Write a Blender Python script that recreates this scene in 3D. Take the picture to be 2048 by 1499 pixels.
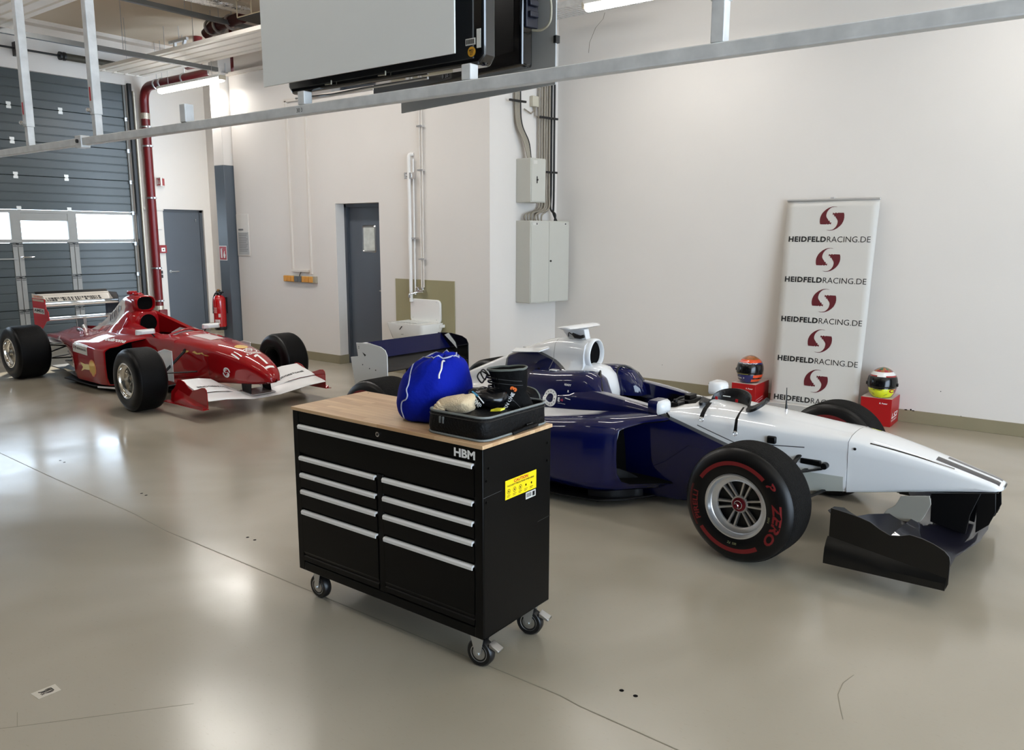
import bpy, bmesh, math, random
from math import sin, cos, pi, radians as R
from mathutils import Vector as V, Matrix, noise
from mathutils.bvhtree import BVHTree

for o in list(bpy.data.objects): bpy.data.objects.remove(o, do_unlink=True)
scene = bpy.context.scene
COL = scene.collection

# ------------------------------------------------------------------ camera
def cam_axes(yaw, pitch, roll):
    f = V((sin(yaw)*cos(pitch), cos(yaw)*cos(pitch), -sin(pitch)))
    r0 = V((cos(yaw), -sin(yaw), 0)); d0 = f.cross(r0)
    r = cos(roll)*r0 + sin(roll)*d0; d = -sin(roll)*r0 + cos(roll)*d0
    return r, d, f
r_, d_, f_ = cam_axes(-0.6518, 0.174157, -0.002944)
cam = bpy.data.cameras.new('camera'); camo = bpy.data.objects.new('camera', cam); COL.objects.link(camo)
cam.sensor_width = 36; cam.lens = 1591.33/2048*36; cam.clip_start = .05; cam.clip_end = 200
M = Matrix.Identity(4)
for i in range(3):
    M[i][0] = r_[i]; M[i][1] = -d_[i]; M[i][2] = -f_[i]
M[2][3] = 1.8
camo.matrix_world = M
scene.camera = camo

# ------------------------------------------------------------------ view
scene.view_settings.view_transform = 'Standard'
scene.view_settings.look = 'None'
scene.view_settings.gamma = 1
scene.view_settings.use_curve_mapping = False
scene.view_settings.exposure = 0.0

# ------------------------------------------------------------------ sky
W = bpy.data.worlds.new('sky'); scene.world = W; W.use_nodes = True
bgn = W.node_tree.nodes['Background']
bgn.inputs[0].default_value = (0.68, 0.83, 1.0, 1); bgn.inputs[1].default_value = 10.0

def srgb(r, g, b):
    def c(x):
        x /= 255
        return x/12.92 if x <= .04045 else ((x+.055)/1.055)**2.4
    return (c(r), c(g), c(b), 1)

def light_area(name, loc, size, power, rot=(0,0,0), col=(1,1,1), sy=None):
    l = bpy.data.lights.new(name, 'AREA'); l.energy = power; l.color = col
    l.shape = 'RECTANGLE' if sy else 'SQUARE'; l.size = size
    if sy: l.size_y = sy
    o = bpy.data.objects.new(name, l); COL.objects.link(o); o.location = loc; o.rotation_euler = rot
    return o
# daylight: low sun outside the big garage door
sl = bpy.data.lights.new('sun', 'SUN'); sl.energy = 16; sl.angle = R(.6); sl.color = (1, .93, .82)
so = bpy.data.objects.new('sun', sl); COL.objects.link(so)
so.rotation_euler = V((-2.6, 2.1, 1.9)).to_track_quat('Z', 'Y').to_euler()
# pit-lane side: daylight through the open garage front at the camera's right and behind
light_area('daylight_opening', (6.7, 1.0, 2.4), 7.5, 46, (0, R(90), 0), (.86, .93, 1), 3.6).rotation_euler = (0, R(90), 0)

# ------------------------------------------------------------------ mesh helpers
class MB:
    def __init__(s): s.v = []; s.f = []; s.m = []
    def add(s, vs, fs, mi=0, M=None):
        k = len(s.v)
        s.v += [tuple(M @ V(p)) if M else tuple(p) for p in vs]
        s.f += [tuple(i+k for i in f) for f in fs]; s.m += [mi]*len(fs)
        return s
    def box(s, x0, x1, y0, y1, z0, z1, mi=0, M=None):
        vs = [(x, y, z) for x in (x0, x1) for y in (y0, y1) for z in (z0, z1)]
        return s.add(vs, [(0,1,3,2),(4,6,7,5),(0,4,5,1),(2,3,7,6),(0,2,6,4),(1,5,7,3)], mi, M)
    def loft(s, rings, mi=0, closed=True, cap=True, M=None, mif=None):
        n = len(rings[0]); k = len(s.v); vs = [p for r in rings for p in r]; fs = []; ms = []
        m = n if closed else n-1
        for i in range(len(rings)-1):
            for j in range(m):
                a = i*n+j; b = i*n+(j+1) % n
                fs.append((a, b, b+n, a+n)); ms.append(mif(i, j) if mif else mi)
        if cap and closed:
            fs.append(tuple(range(n))[::-1]); ms.append(mi)
            fs.append(tuple((len(rings)-1)*n+j for j in range(n))); ms.append(mi)
        s.v += [tuple(M @ V(p)) if M else tuple(p) for p in vs]
        s.f += [tuple(i+k for i in f) for f in fs]; s.m += ms
        return s
    def tube(s, pts, r, n=10, mi=0, M=None, cap=True, sq=1):
        pts = [V(p) for p in pts]; rings = []; up = V((0, 0, 1))
        rr = r if isinstance(r, (list, tuple)) else [r]*len(pts)
        prev = None
        for i, p in enumerate(pts):
            t = (pts[min(i+1, len(pts)-1)] - pts[max(i-1, 0)])
            if t.length < 1e-9: t = V((0, 0, 1))
            t.normalize()
            if prev is None:
                a = t.cross(up) if abs(t.dot(up)) < .95 else t.cross(V((1, 0, 0)))
            else: a = prev - t*prev.dot(t)
            a.normalize(); prev = a; b = t.cross(a)
            rings.append([p + rr[i]*(cos(2*pi*j/n)*a + sq*sin(2*pi*j/n)*b) for j in range(n)])
        return s.loft(rings, mi, True, cap, M)
    def cyl(s, a, b, r, n=16, mi=0, M=None): return s.tube([a, b], r, n, mi, M)
    def lathe(s, prof, n=32, mi=0, M=None, axis='z', a0=0, a1=2*pi, mif=None):
        full = abs(a1-a0-2*pi) < 1e-6
        rings = []
        for r, h in prof:
            ring = []
            for j in range(n if full else n+1):
                t = a0+(a1-a0)*j/n
                if axis == 'z': ring.append((r*cos(t), r*sin(t), h))
                elif axis == 'y': ring.append((r*cos(t), h, r*sin(t)))
                else: ring.append((h, r*cos(t), r*sin(t)))
            rings.append(ring)
        return s.loft(rings, mi, full, False, M, mif)
    def prism(s, poly, d, mi=0, M=None):
        """poly: list of 3D points (planar); d: extrusion vector"""
        n = len(poly); d = V(d)
        vs = [V(p) for p in poly]+[V(p)+d for p in poly]
        fs = [tuple(range(n))[::-1], tuple(range(n, 2*n))]+[(i, (i+1) % n, (i+1) % n+n, i+n) for i in range(n)]
        return s.add(vs, fs, mi, M)
    def build(s, name, mats, parent=None, smooth=None, bevel=0, subsurf=0, loc=None, solid=0, seg=2):
        me = bpy.data.meshes.new(name); me.from_pydata(s.v, [], s.f); me.update()
        if not isinstance(mats, (list, tuple)): mats = [mats]
        for m in mats: me.materials.append(m)
        if any(s.m): me.polygons.foreach_set('material_index', s.m)
        bm = bmesh.new(); bm.from_mesh(me)
        bmesh.ops.remove_doubles(bm, verts=bm.verts, dist=1e-6)
        bmesh.ops.recalc_face_normals(bm, faces=bm.faces)
        bm.to_mesh(me); bm.free()
        if smooth is not None:
            me.polygons.foreach_set('use_smooth', [True]*len(me.polygons))
            me.set_sharp_from_angle(angle=R(smooth))
        o = bpy.data.objects.new(name, me); COL.objects.link(o)
        if loc: o.location = loc
        if parent: o.parent = parent
        if solid:
            md = o.modifiers.new('solid', 'SOLIDIFY'); md.thickness = solid; md.offset = 0
        if bevel:
            md = o.modifiers.new('bevel', 'BEVEL'); md.width = bevel; md.segments = seg; md.limit_method = 'ANGLE'; md.angle_limit = R(40); md.harden_normals = False
            if smooth is None:
                me.polygons.foreach_set('use_smooth', [True]*len(me.polygons)); me.set_sharp_from_angle(angle=R(35))
        if subsurf:
            md = o.modifiers.new('sub', 'SUBSURF'); md.levels = subsurf; md.render_levels = subsurf
        return o

def tag(o, label=None, cat=None, group=None, kind=None):
    if label: o['label'] = label
    if cat: o['category'] = cat
    if group: o['group'] = group
    if kind: o['kind'] = kind
    return o
def thing(name, label, cat, loc=(0,0,0), rz=0, group=None):
    o = bpy.data.objects.new(name, None); COL.objects.link(o); o.empty_display_size = .1
    o.location = loc; o.rotation_euler = (0, 0, rz)
    return tag(o, label, cat, group)
def struct(name, mb, mat, **k):
    return tag(mb.build(name, mat, **k), kind='structure')
def dup_tree(o, parent=None):
    c = o.copy(); COL.objects.link(c)
    if parent: c.parent = parent
    for ch in list(o.children): dup_tree(ch, c)
    return c

def text_mesh(s, size=1, bold=0.0, sx=1.0, spacing=1.0, shear=0.0, align='LEFT', res=3):
    """flat text as (verts2d, faces); bold thickens the strokes"""
    cu = bpy.data.curves.new('t', 'FONT'); cu.body = s; cu.size = size; cu.offset = bold*size
    cu.space_character = spacing; cu.shear = shear; cu.resolution_u = res; cu.fill_mode = 'BOTH'; cu.align_x = align
    ob = bpy.data.objects.new('t', cu); COL.objects.link(ob)
    dg = bpy.context.evaluated_depsgraph_get(); me = bpy.data.meshes.new_from_object(ob.evaluated_get(dg))
    vs = [(v.co.x*sx, v.co.y) for v in me.vertices]; fs = [tuple(p.vertices) for p in me.polygons]
    bpy.data.objects.remove(ob); bpy.data.curves.remove(cu); bpy.data.meshes.remove(me)
    return vs, fs
def width2d(t): return max(p[0] for p in t[0])-min(p[0] for p in t[0])
def place_flat(mb, t, o, x, y, mi=0, off=0.0, w=None, h=None, center=False):
    """put 2-D shape t on the plane o + a*x + b*y; scaled to width w and/or height h"""
    vs, fs = t
    if not vs: return
    x0 = min(p[0] for p in vs); x1 = max(p[0] for p in vs); y0 = min(p[1] for p in vs); y1 = max(p[1] for p in vs)
    sx = w/(x1-x0) if w else None; sy = h/(y1-y0) if h else None
    if sx is None and sy is None: sx = sy = 1
    elif sx is None: sx = sy
    elif sy is None: sy = sx
    x = V(x).normalized(); y = V(y).normalized(); n = x.cross(y); o = V(o)+n*off
    cx, cy = ((x0+x1)/2, (y0+y1)/2) if center else (x0, y0)
    mb.add([o+x*((p[0]-cx)*sx)+y*((p[1]-cy)*sy) for p in vs], fs, mi)
def project_flat(mb, t, o, x, y, d, bvh, mi=0, off=.002, w=None, h=None, cut=.03):
    """like place_flat but thrown along d onto a surface; long edges are subdivided first"""
    vs, fs = t
    bm = bmesh.new(); bv = [bm.verts.new((p[0], p[1], 0)) for p in vs]
    for f in fs:
        try: bm.faces.new([bv[i] for i in f])
        except ValueError: pass
    x0 = min(p[0] for p in vs); x1 = max(p[0] for p in vs); y0 = min(p[1] for p in vs); y1 = max(p[1] for p in vs)
    sx = w/(x1-x0) if w else None; sy = h/(y1-y0) if h else None
    if sx is None and sy is None: sx = sy = 1
    elif sx is None: sx = sy
    elif sy is None: sy = sx
    for _ in range(4):
        ed = [e for e in bm.edges if V(((e.verts[0].co.x-e.verts[1].co.x)*sx, (e.verts[0].co.y-e.verts[1].co.y)*sy)).length > cut]
        if not ed: break
        bmesh.ops.subdivide_edges(bm, edges=ed, cuts=1, use_grid_fill=False)
        bm.normal_update()
        bmesh.ops.triangulate(bm, faces=bm.faces)
    bm.verts.ensure_lookup_table(); bm.verts.index_update()
    x = V(x).normalized(); y = V(y).normalized(); o = V(o); d = V(d).normalized()
    out = []; ok = []
    for v in bm.verts:
        p = o+x*((v.co.x-x0)*sx)+y*((v.co.y-y0)*sy)
        hit, nrm, idx, dist = bvh.ray_cast(p, d)
        if hit is None: out.append(p); ok.append(False)
        else:
            if nrm.dot(d) > 0: nrm = -nrm
            out.append(hit+nrm*off); ok.append(True)
    fcs = [tuple(v.index for v in f.verts) for f in bm.faces if all(ok[v.index] for v in f.verts) and max((out[a.index]-out[b.index]).length for a in f.verts for b in f.verts) < cut*2.6]
    bm.free()
    use = sorted({i for f in fcs for i in f}); ix = {k: n for n, k in enumerate(use)}
    mb.add([out[i] for i in use], [tuple(ix[i] for i in f) for f in fcs], mi)
def bvh_of(objs):
    vs = []; fs = []
    dg = bpy.context.evaluated_depsgraph_get()
    for o in objs:
        ev = o.evaluated_get(dg); me = ev.to_mesh(); k = len(vs)
        vs += [v.co.copy() for v in me.vertices]; fs += [tuple(i+k for i in p.vertices) for p in me.polygons]
        ev.to_mesh_clear()
    return BVHTree.FromPolygons(vs, fs)
def poly2d(pts): return list(pts), [tuple(range(len(pts)))]
def ellipse2d(rx, ry, n=28, cx=0, cy=0): return poly2d([(cx+rx*cos(2*pi*i/n), cy+ry*sin(2*pi*i/n)) for i in range(n)])
def ring2d(r0, r1, a0=0, a1=2*pi, n=36):
    vs = []; fs = []
    for i in range(n+1):
        t = a0+(a1-a0)*i/n; vs += [(r0*cos(t), r0*sin(t)), (r1*cos(t), r1*sin(t))]
    for i in range(n): fs.append((2*i, 2*i+1, 2*i+3, 2*i+2))
    return vs, fs
def merge2d(*ts):
    vs = []; fs = []
    for t, dx, dy, s in ts:
        k = len(vs); vs += [(p[0]*s+dx, p[1]*s+dy) for p in t[0]]; fs += [tuple(i+k for i in f) for f in t[1]]
    return vs, fs
def rect2d(x0, y0, x1, y1): return poly2d([(x0, y0), (x1, y0), (x1, y1), (x0, y1)])
def catmull(pts, n=8):
    P = [V(p) for p in pts]; out = []
    for i in range(len(P)-1):
        p0 = P[max(i-1, 0)]; p1 = P[i]; p2 = P[i+1]; p3 = P[min(i+2, len(P)-1)]
        for k in range(n):
            t = k/n
            out.append(.5*((2*p1)+(p2-p0)*t+(2*p0-5*p1+4*p2-p3)*t*t+(3*p1-p0-3*p2+p3)*t**3))
    out.append(P[-1]); return out
def interp(tab, x):
    if x <= tab[0][0]: return tab[0][1]
    for (a, b), (c, d) in zip(tab, tab[1:]):
        if x <= c:
            t = (x-a)/(c-a); return b+(d-b)*t
    return tab[-1][1]
def interp_s(tab, x):
    """smooth (cosine-free Catmull) interpolation of a table"""
    if x <= tab[0][0]: return tab[0][1]
    if x >= tab[-1][0]: return tab[-1][1]
    for i in range(len(tab)-1):
        if x <= tab[i+1][0]:
            x1, y1 = tab[i]; x2, y2 = tab[i+1]; h = x2-x1
            m1 = (y2-tab[i-1][1])/(x2-tab[i-1][0]) if i > 0 else (y2-y1)/h
            m2 = (tab[i+2][1]-y1)/(tab[i+2][0]-x1) if i+2 < len(tab) else (y2-y1)/h
            t = (x-x1)/h; t2 = t*t; t3 = t2*t
            return (2*t3-3*t2+1)*y1+(t3-2*t2+t)*h*m1+(-2*t3+3*t2)*y2+(t3-t2)*h*m2

# ------------------------------------------------------------------ materials
MATS = {}
def nodes_of(m): return m.node_tree.nodes, m.node_tree.links
def mat(name, col, rough=.5, metal=0, var=0.0, vscale=6, bump=0, bscale=40, coat=0, spec=.5, sheen=0, trans=0, rvar=0.0, coat_rough=.03, stretch=None):
    if name in MATS: return MATS[name]
    m = bpy.data.materials.new(name); m.use_nodes = True; N, L = nodes_of(m); b = N['Principled BSDF']
    b.inputs['Base Color'].default_value = col; b.inputs['Roughness'].default_value = rough
    b.inputs['Metallic'].default_value = metal; b.inputs['Coat Weight'].default_value = coat
    b.inputs['Coat Roughness'].default_value = coat_rough
    b.inputs['Specular IOR Level'].default_value = spec; b.inputs['Transmission Weight'].default_value = trans
    if sheen: b.inputs['Sheen Weight'].default_value = sheen
    tc = N.new('ShaderNodeTexCoord'); mp = N.new('ShaderNodeMapping'); L.new(tc.outputs['Object'], mp.inputs[0])
    if stretch: mp.inputs['Scale'].default_value = stretch
    n = N.new('ShaderNodeTexNoise'); n.inputs['Scale'].default_value = vscale; n.inputs['Detail'].default_value = 4; L.new(mp.outputs[0], n.inputs[0])
    if var:
        mx = N.new('ShaderNodeMix'); mx.data_type = 'RGBA'
        mx.inputs[6].default_value = tuple(max(0, c*(1-var)) for c in col[:3])+(1,); mx.inputs[7].default_value = tuple(min(1, c*(1+var)) for c in col[:3])+(1,)
        L.new(n.outputs[0], mx.inputs[0]); L.new(mx.outputs[2], b.inputs['Base Color'])
    if rvar:
        mr = N.new('ShaderNodeMapRange'); mr.inputs[3].default_value = max(0, rough-rvar); mr.inputs[4].default_value = min(1, rough+rvar)
        mr.inputs[1].default_value = .3; mr.inputs[2].default_value = .7
        L.new(n.outputs[0], mr.inputs[0]); L.new(mr.outputs[0], b.inputs['Roughness'])
    if bump:
        n2 = N.new('ShaderNodeTexNoise'); n2.inputs['Scale'].default_value = bscale; n2.inputs['Detail'].default_value = 3; L.new(mp.outputs[0], n2.inputs[0])
        bp = N.new('ShaderNodeBump'); bp.inputs['Strength'].default_value = bump; bp.inputs['Distance'].default_value = .01
        L.new(n2.outputs[0], bp.inputs['Height']); L.new(bp.outputs[0], b.inputs['Normal'])
    MATS[name] = m; return m
def emis(name, col, st):
    if name in MATS: return MATS[name]
    m = bpy.data.materials.new(name); m.use_nodes = True; N, L = nodes_of(m); b = N['Principled BSDF']
    b.inputs['Base Color'].default_value = (.9, .9, .9, 1)
    b.inputs['Emission Color'].default_value = col; b.inputs['Emission Strength'].default_value = st
    MATS[name] = m; return m
def zone_mat(name, base, zones, rough=.25, coat=1.0, edge=.0015):
    """glossy paint; zones = [(colour, [[plane,...],...])]; a zone is a union of convex cells;
    plane (a,b,c,d): inside where a*x+b*y+c*z+d > 0 in the part's own coordinates"""
    if name in MATS: return MATS[name]
    m = bpy.data.materials.new(name); m.use_nodes = True; N, L = nodes_of(m); b = N['Principled BSDF']
    tc = N.new('ShaderNodeTexCoord'); sp = tc.outputs['Object']
    cur = None
    def col_in(c):
        r = N.new('ShaderNodeRGB'); r.outputs[0].default_value = c; return r.outputs[0]
    cur = col_in(base)
    for c, cells in zones:
        tot = None
        for planes in cells:
            acc = None
            for (a, bb, cc, dd) in planes:
                dp = N.new('ShaderNodeVectorMath'); dp.operation = 'DOT_PRODUCT'; L.new(sp, dp.inputs[0]); dp.inputs[1].default_value = (a, bb, cc)
                mr = N.new('ShaderNodeMapRange'); mr.inputs[1].default_value = -dd-edge; mr.inputs[2].default_value = -dd+edge; L.new(dp.outputs['Value'], mr.inputs[0])
                if acc is None: acc = mr.outputs[0]
                else:
                    mm = N.new('ShaderNodeMath'); mm.operation = 'MINIMUM'; L.new(acc, mm.inputs[0]); L.new(mr.outputs[0], mm.inputs[1]); acc = mm.outputs[0]
            if tot is None: tot = acc
            else:
                mm = N.new('ShaderNodeMath'); mm.operation = 'MAXIMUM'; L.new(tot, mm.inputs[0]); L.new(acc, mm.inputs[1]); tot = mm.outputs[0]
        mx = N.new('ShaderNodeMix'); mx.data_type = 'RGBA'; L.new(tot, mx.inputs[0]); L.new(cur, mx.inputs[6]); L.new(col_in(c), mx.inputs[7]); cur = mx.outputs[2]
    L.new(cur, b.inputs['Base Color']); b.inputs['Roughness'].default_value = .5; b.inputs['Specular IOR Level'].default_value = .08; b.inputs['Coat Weight'].default_value = coat; b.inputs['Coat Roughness'].default_value = .03
    MATS[name] = m; return m
def line_plane(p, q, side):
    """vertical-sided plane through two (u,z) points (x,z), inside on the side of point `side`"""
    nx, nz = -(q[1]-p[1]), (q[0]-p[0]); l = math.hypot(nx, nz); nx /= l; nz /= l
    d = -(nx*p[0]+nz*p[1])
    if nx*side[0]+nz*side[1]+d < 0: nx, nz, d = -nx, -nz, -d
    return (nx, 0, nz, d)
def convex_cell(pts):
    """(u,z) convex polygon -> planes"""
    c = (sum(p[0] for p in pts)/len(pts), sum(p[1] for p in pts)/len(pts))
    return [line_plane(p, q, c) for p, q in zip(pts, pts[1:]+pts[:1])]
# ================================================================== materials of the room
m_wall = mat('wall_paint', srgb(222, 217, 211), .62, var=.035, vscale=1.3, bump=.05, bscale=60)
m_wall2 = mat('wall_paint_upper', srgb(219, 210, 200), .65, var=.03, vscale=1.5)
m_ceil = mat('ceiling_paint', srgb(214, 198, 176), .8, var=.05, vscale=.8)
m_plinth = mat('plinth_paint', srgb(140, 131, 106), .45, var=.10, vscale=4, bump=.15, bscale=25)
m_greyp = mat('column_grey_paint', srgb(88, 96, 104), .4, var=.05)
m_door = mat('door_grey_paint', srgb(84, 91, 100), .38, var=.05, vscale=2)
m_white = mat('white_plastic', srgb(232, 230, 226), .35, var=.02)
m_trim = mat('white_trim_paint', srgb(220, 216, 209), .5, var=.02)
m_black = mat('black_plastic', srgb(14, 14, 16), .4)
m_dark = mat('dark_void', srgb(6, 6, 7), .9, spec=.1)
m_chrome = mat('chrome', (.75, .75, .77, 1), .12, 1)
m_steel = mat('brushed_steel', (.52, .53, .54, 1), .3, 1, var=.1)
m_galv = mat('galvanised_steel', (.66, .67, .67, 1), .42, .15, var=.30, vscale=14, rvar=.12, stretch=(1, 1, 1))
m_alu = mat('aluminium', (.62, .62, .63, 1), .32, .85, var=.08)
m_galu = mat('gate_frame_alloy', srgb(150, 149, 145), .5, .1, var=.08, spec=.3)
m_redpipe = mat('dark_red_pipe_paint', srgb(104, 18, 22), .3, var=.08)
m_redp = mat('signal_red', srgb(170, 20, 28), .4)
m_gatelam = None

def floor_material():
    m = bpy.data.materials.new('epoxy_floor'); m.use_nodes = True; N, L = nodes_of(m); b = N['Principled BSDF']
    tc = N.new('ShaderNodeTexCoord')
    def nz(sc, det=5, st=None, dist=0):
        n = N.new('ShaderNodeTexNoise'); n.inputs['Scale'].default_value = sc; n.inputs['Detail'].default_value = det; n.inputs['Distortion'].default_value = dist
        if st:
            mp = N.new('ShaderNodeMapping'); mp.inputs['Scale'].default_value = st; L.new(tc.outputs['Object'], mp.inputs[0]); L.new(mp.outputs[0], n.inputs[0])
        else: L.new(tc.outputs['Object'], n.inputs[0])
        return n
    a = nz(.55, 3, dist=.6); r = N.new('ShaderNodeValToRGB'); L.new(a.outputs[0], r.inputs[0])
    r.color_ramp.elements[0].position = .33; r.color_ramp.elements[0].color = srgb(145, 137, 121)
    r.color_ramp.elements[1].position = .68; r.color_ramp.elements[1].color = srgb(175, 167, 153)
    # fine wear and scuffs
    c = nz(38, 4, (1, 3, 1)); mr = N.new('ShaderNodeMapRange'); mr.inputs[1].default_value = .62; mr.inputs[2].default_value = .78; L.new(c.outputs[0], mr.inputs[0]); mr.inputs[4].default_value = .16
    mx = N.new('ShaderNodeMix'); mx.data_type = 'RGBA'; L.new(mr.outputs[0], mx.inputs[0]); L.new(r.outputs[0], mx.inputs[6]); mx.inputs[7].default_value = srgb(96, 88, 72)
    d = nz(9, 6, (1, .35, 1), 1.2); mr2 = N.new('ShaderNodeMapRange'); mr2.inputs[1].default_value = .66; mr2.inputs[2].default_value = .72; L.new(d.outputs[0], mr2.inputs[0]); mr2.inputs[4].default_value = .05
    mr2.inputs[1].default_value = .60; mr2.inputs[2].default_value = .85
    mx2 = N.new('ShaderNodeMix'); mx2.data_type = 'RGBA'; L.new(mr2.outputs[0], mx2.inputs[0]); L.new(mx.outputs[2], mx2.inputs[6]); mx2.inputs[7].default_value = srgb(182, 174, 155)
    L.new(mx2.outputs[2], b.inputs['Base Color'])
    e = nz(1.1, 5); mr3 = N.new('ShaderNodeMapRange'); mr3.inputs[1].default_value = .35; mr3.inputs[2].default_value = .65; mr3.inputs[3].default_value = .13; mr3.inputs[4].default_value = .24; L.new(e.outputs[0], mr3.inputs[0])
    L.new(mr3.outputs[0], b.inputs['Roughness'])
    b.inputs['Specular IOR Level'].default_value = .55
    bp = N.new('ShaderNodeBump'); bp.inputs['Strength'].default_value = .05; bp.inputs['Distance'].default_value = .01
    g = nz(6, 3); L.new(g.outputs[0], bp.inputs['Height']); L.new(bp.outputs[0], b.inputs['Normal'])
    return m
m_floor = floor_material()

XG, YS, YR = -13.87, 7.35, 8.43
CZ = 4.95
struct('floor', MB().box(XG-.3, 7.0, -5.0, 8.8, -.12, 0), m_floor)
struct('ceiling', MB().box(XG-.3, 7.2, -5.2, 9.0, CZ, CZ+.15), m_ceil)
# right wall (long white wall behind the blue car)
struct('wall_right', MB().box(-5.74, 7.2, YR, YR+.25, 0, CZ), m_wall)
# return wall and the block of the sink wall, door opening cut out
def plan_wall(pts, z0, z1, mb=None):
    mb = mb or MB(); mb.prism([(x, y, z0) for x, y in pts], (0, 0, z1-z0)); return mb
b = MB()
plan_wall([(-5.94, YS), (-5.74, YR), (-5.74, YR+.25), (-6.2, YR+.25), (-6.2, YS)], 0, 4.15, b)     # return pier
b.box(-7.795, -6.2, YS, YS+.45, 0, 4.15)
b.box(-10.96, -8.65, YS, YS+.45, 0, 4.15)
b.box(-8.65, -7.795, YS, YS+.45, 2.212, 4.15)
struct('wall_back', b, m_wall)
b = MB(); plan_wall([(-5.94, YS+.06), (-5.74, YR), (-5.74, YR+.25), (-6.2, YR+.25), (-6.2, YS+.06)], 4.15, CZ, b)
b.box(-10.96, -6.2, YS+.10, YS+.45, 4.15, CZ)
b.box(-10.99, -5.93, YS-.03, YS+.45, 4.12, 4.17)
struct('wall_back_upper', b, m_wall2)
struct('wall_back_left', MB().box(XG-.3, -10.6, 8.75, 9.0, 0, CZ), m_wall)
m_unseen_wall = mat('unseen_wall_dark_grey', srgb(58, 60, 62), .6, var=.1)  # dark tone given to unseen walls to cut reflections and fill light
struct('wall_front', MB().box(XG-.3, 7.2, -5.2, -5.0, 0, CZ), m_unseen_wall)
# pit side wall with a wide opening (seen only in reflections)
b = MB(); b.box(7.0, 7.2, -5, -3.2, 0, CZ); b.box(7.0, 7.2, 5.2, 8.7, 0, CZ); b.box(7.0, 7.2, -3.2, 5.2, 4.3, CZ)
struct('wall_pit', b, m_unseen_wall)
# garage wall with its big opening and the grey side door
GY0, GY1, GT = 2.55, 7.30, 4.31
b = MB(); b.box(XG-.25, XG, GY1, 7.80, 0, CZ); b.box(XG-.25, XG, 7.80, 8.60, 2.24, CZ); b.box(XG-.25, XG, 8.60, 8.80, 0, CZ)
b.box(XG-.25, XG, GY0, GY1, GT-.015, CZ); b.box(XG-.25, XG, -5.0, GY0, 0, CZ)
struct('wall_garage', b, m_wall)
# baseboards
b = MB(); b.box(-5.74, 7.0, YR-.012, YR, 0, .122); struct('baseboard_right', b, m_plinth, bevel=.003)
b = MB(); b.box(-10.96, -8.65, YS-.012, YS, 0, .122); b.box(-7.795, -5.94, YS-.012, YS, 0, .122)
b.box(-8.662, -8.65+.012, YS-.012, YS+.24, 0, .122)
b.prism([(-5.94, YS-.012, 0), (-5.928, YS-.012, 0), (-5.728, YR, 0), (-5.74, YR, 0)], (0, 0, .122))
struct('baseboard_back', b, m_plinth, bevel=.003)
b = MB(); b.box(XG, -10.6, 8.738, 8.75, 0, .122); b.box(XG, XG+.012, 8.60, 8.74, 0, .122); b.box(XG, XG+.012, 7.32, 7.80, 0, .122)
struct('baseboard_left', b, m_plinth, bevel=.003)
# column: grey up to 2.83 m, white above, beige foot
b = MB(); b.box(-11.24, -10.99, 7.20, 7.42, .122, 2.826); struct('trim_column', b, m_greyp, bevel=.006)
b = MB(); b.box(-11.24, -10.99, 7.20, 7.42, 2.826, CZ); struct('trim_column_upper', b, m_wall, bevel=.006)
b = MB(); b.box(-11.252, -10.978, 7.188, 7.42, 0, .122); struct('baseboard_column', b, m_plinth, bevel=.003)
# soffit lines on the ceiling next to the garage wall
b = MB(); b.box(XG, XG+.35, -5, 8.75, CZ-.16, CZ); b.box(XG+.35, XG+.55, -5, 8.75, CZ-.06, CZ); struct('trim_ceiling', b, m_wall2, bevel=.004)
b = MB()
b.box(XG, XG+.05, 7.42, 7.46, 2.22, 2.255); b.box(XG+.0, XG+.03, 7.46, 7.80, 2.215, 2.235)
struct('trim_door', b, m_trim)

# ---------------------------------------------------------------- doors
def lever(mb, o, along, out, L=.12):
    o = V(o); along = V(along); out = V(out)
    mb.cyl(o, o+out*.055, .011, 10); mb.tube([o+out*.05, o+out*.055+along*.02, o+out*.052+along*L], .010, 8)
    mb.cyl(o, o+out*.008, .026, 16)
d1 = struct('door_1', MB().box(-8.80, -7.80, YS+.20, YS+.245, 0.0, 2.212), m_door)        # recessed leaf in the sink wall
fr = MB()
fr.box(-8.66, -8.61, YS+.15, YS+.20, 0, 2.21); fr.box(-8.66, -7.79, YS+.15, YS+.20, 2.165, 2.212); fr.box(-8.61, -8.60, YS+.18, YS+.2, 0, 2.17)
fr.build('door_frame', mat('door_frame_paint', srgb(70, 76, 84), .4), d1)
y_ = YS+.2
wf = MB()
def rframe(mb, x0, x1, z0, z1, y, w=.022, t=.012, r=.03, n=5):
    def rr(x0, x1, z0, z1, r):
        pts = []
        for cx, cz, a in ((x1-r, z1-r, 0), (x0+r, z1-r, 90), (x0+r, z0+r, 180), (x1-r, z0+r, 270)):
            for k in range(n+1): pts.append((cx+r*cos(R(a+90*k/n)), cz+r*sin(R(a+90*k/n))))
        return pts
    o_ = rr(x0, x1, z0, z1, r); i_ = rr(x0+w, x1-w, z0+w, z1-w, r*.6)
    k = len(o_)
    rings = [[(p[0], y, p[1]) for p in o_], [(p[0]*.5+q[0]*.5, y-t, p[1]*.5+q[1]*.5) for p, q in zip(o_, i_)], [(q[0], y, q[1]) for q in i_]]
    mb.loft(rings, closed=True, cap=False)
rframe(wf, -8.35, -8.075, 1.555, 1.925, y_, .03, .014)
wf.build('window_frame', m_steel, d1, smooth=50)
m_paneD = mat('door_pane_reflection', srgb(206, 212, 206), .08, 0, var=.45, vscale=9, coat=1)  # pale blotches painted as light reflected in the pane
MB().box(-8.32, -8.10, y_-.004, y_-.001, 1.585, 1.895).build('pane', m_paneD, d1)
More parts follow.
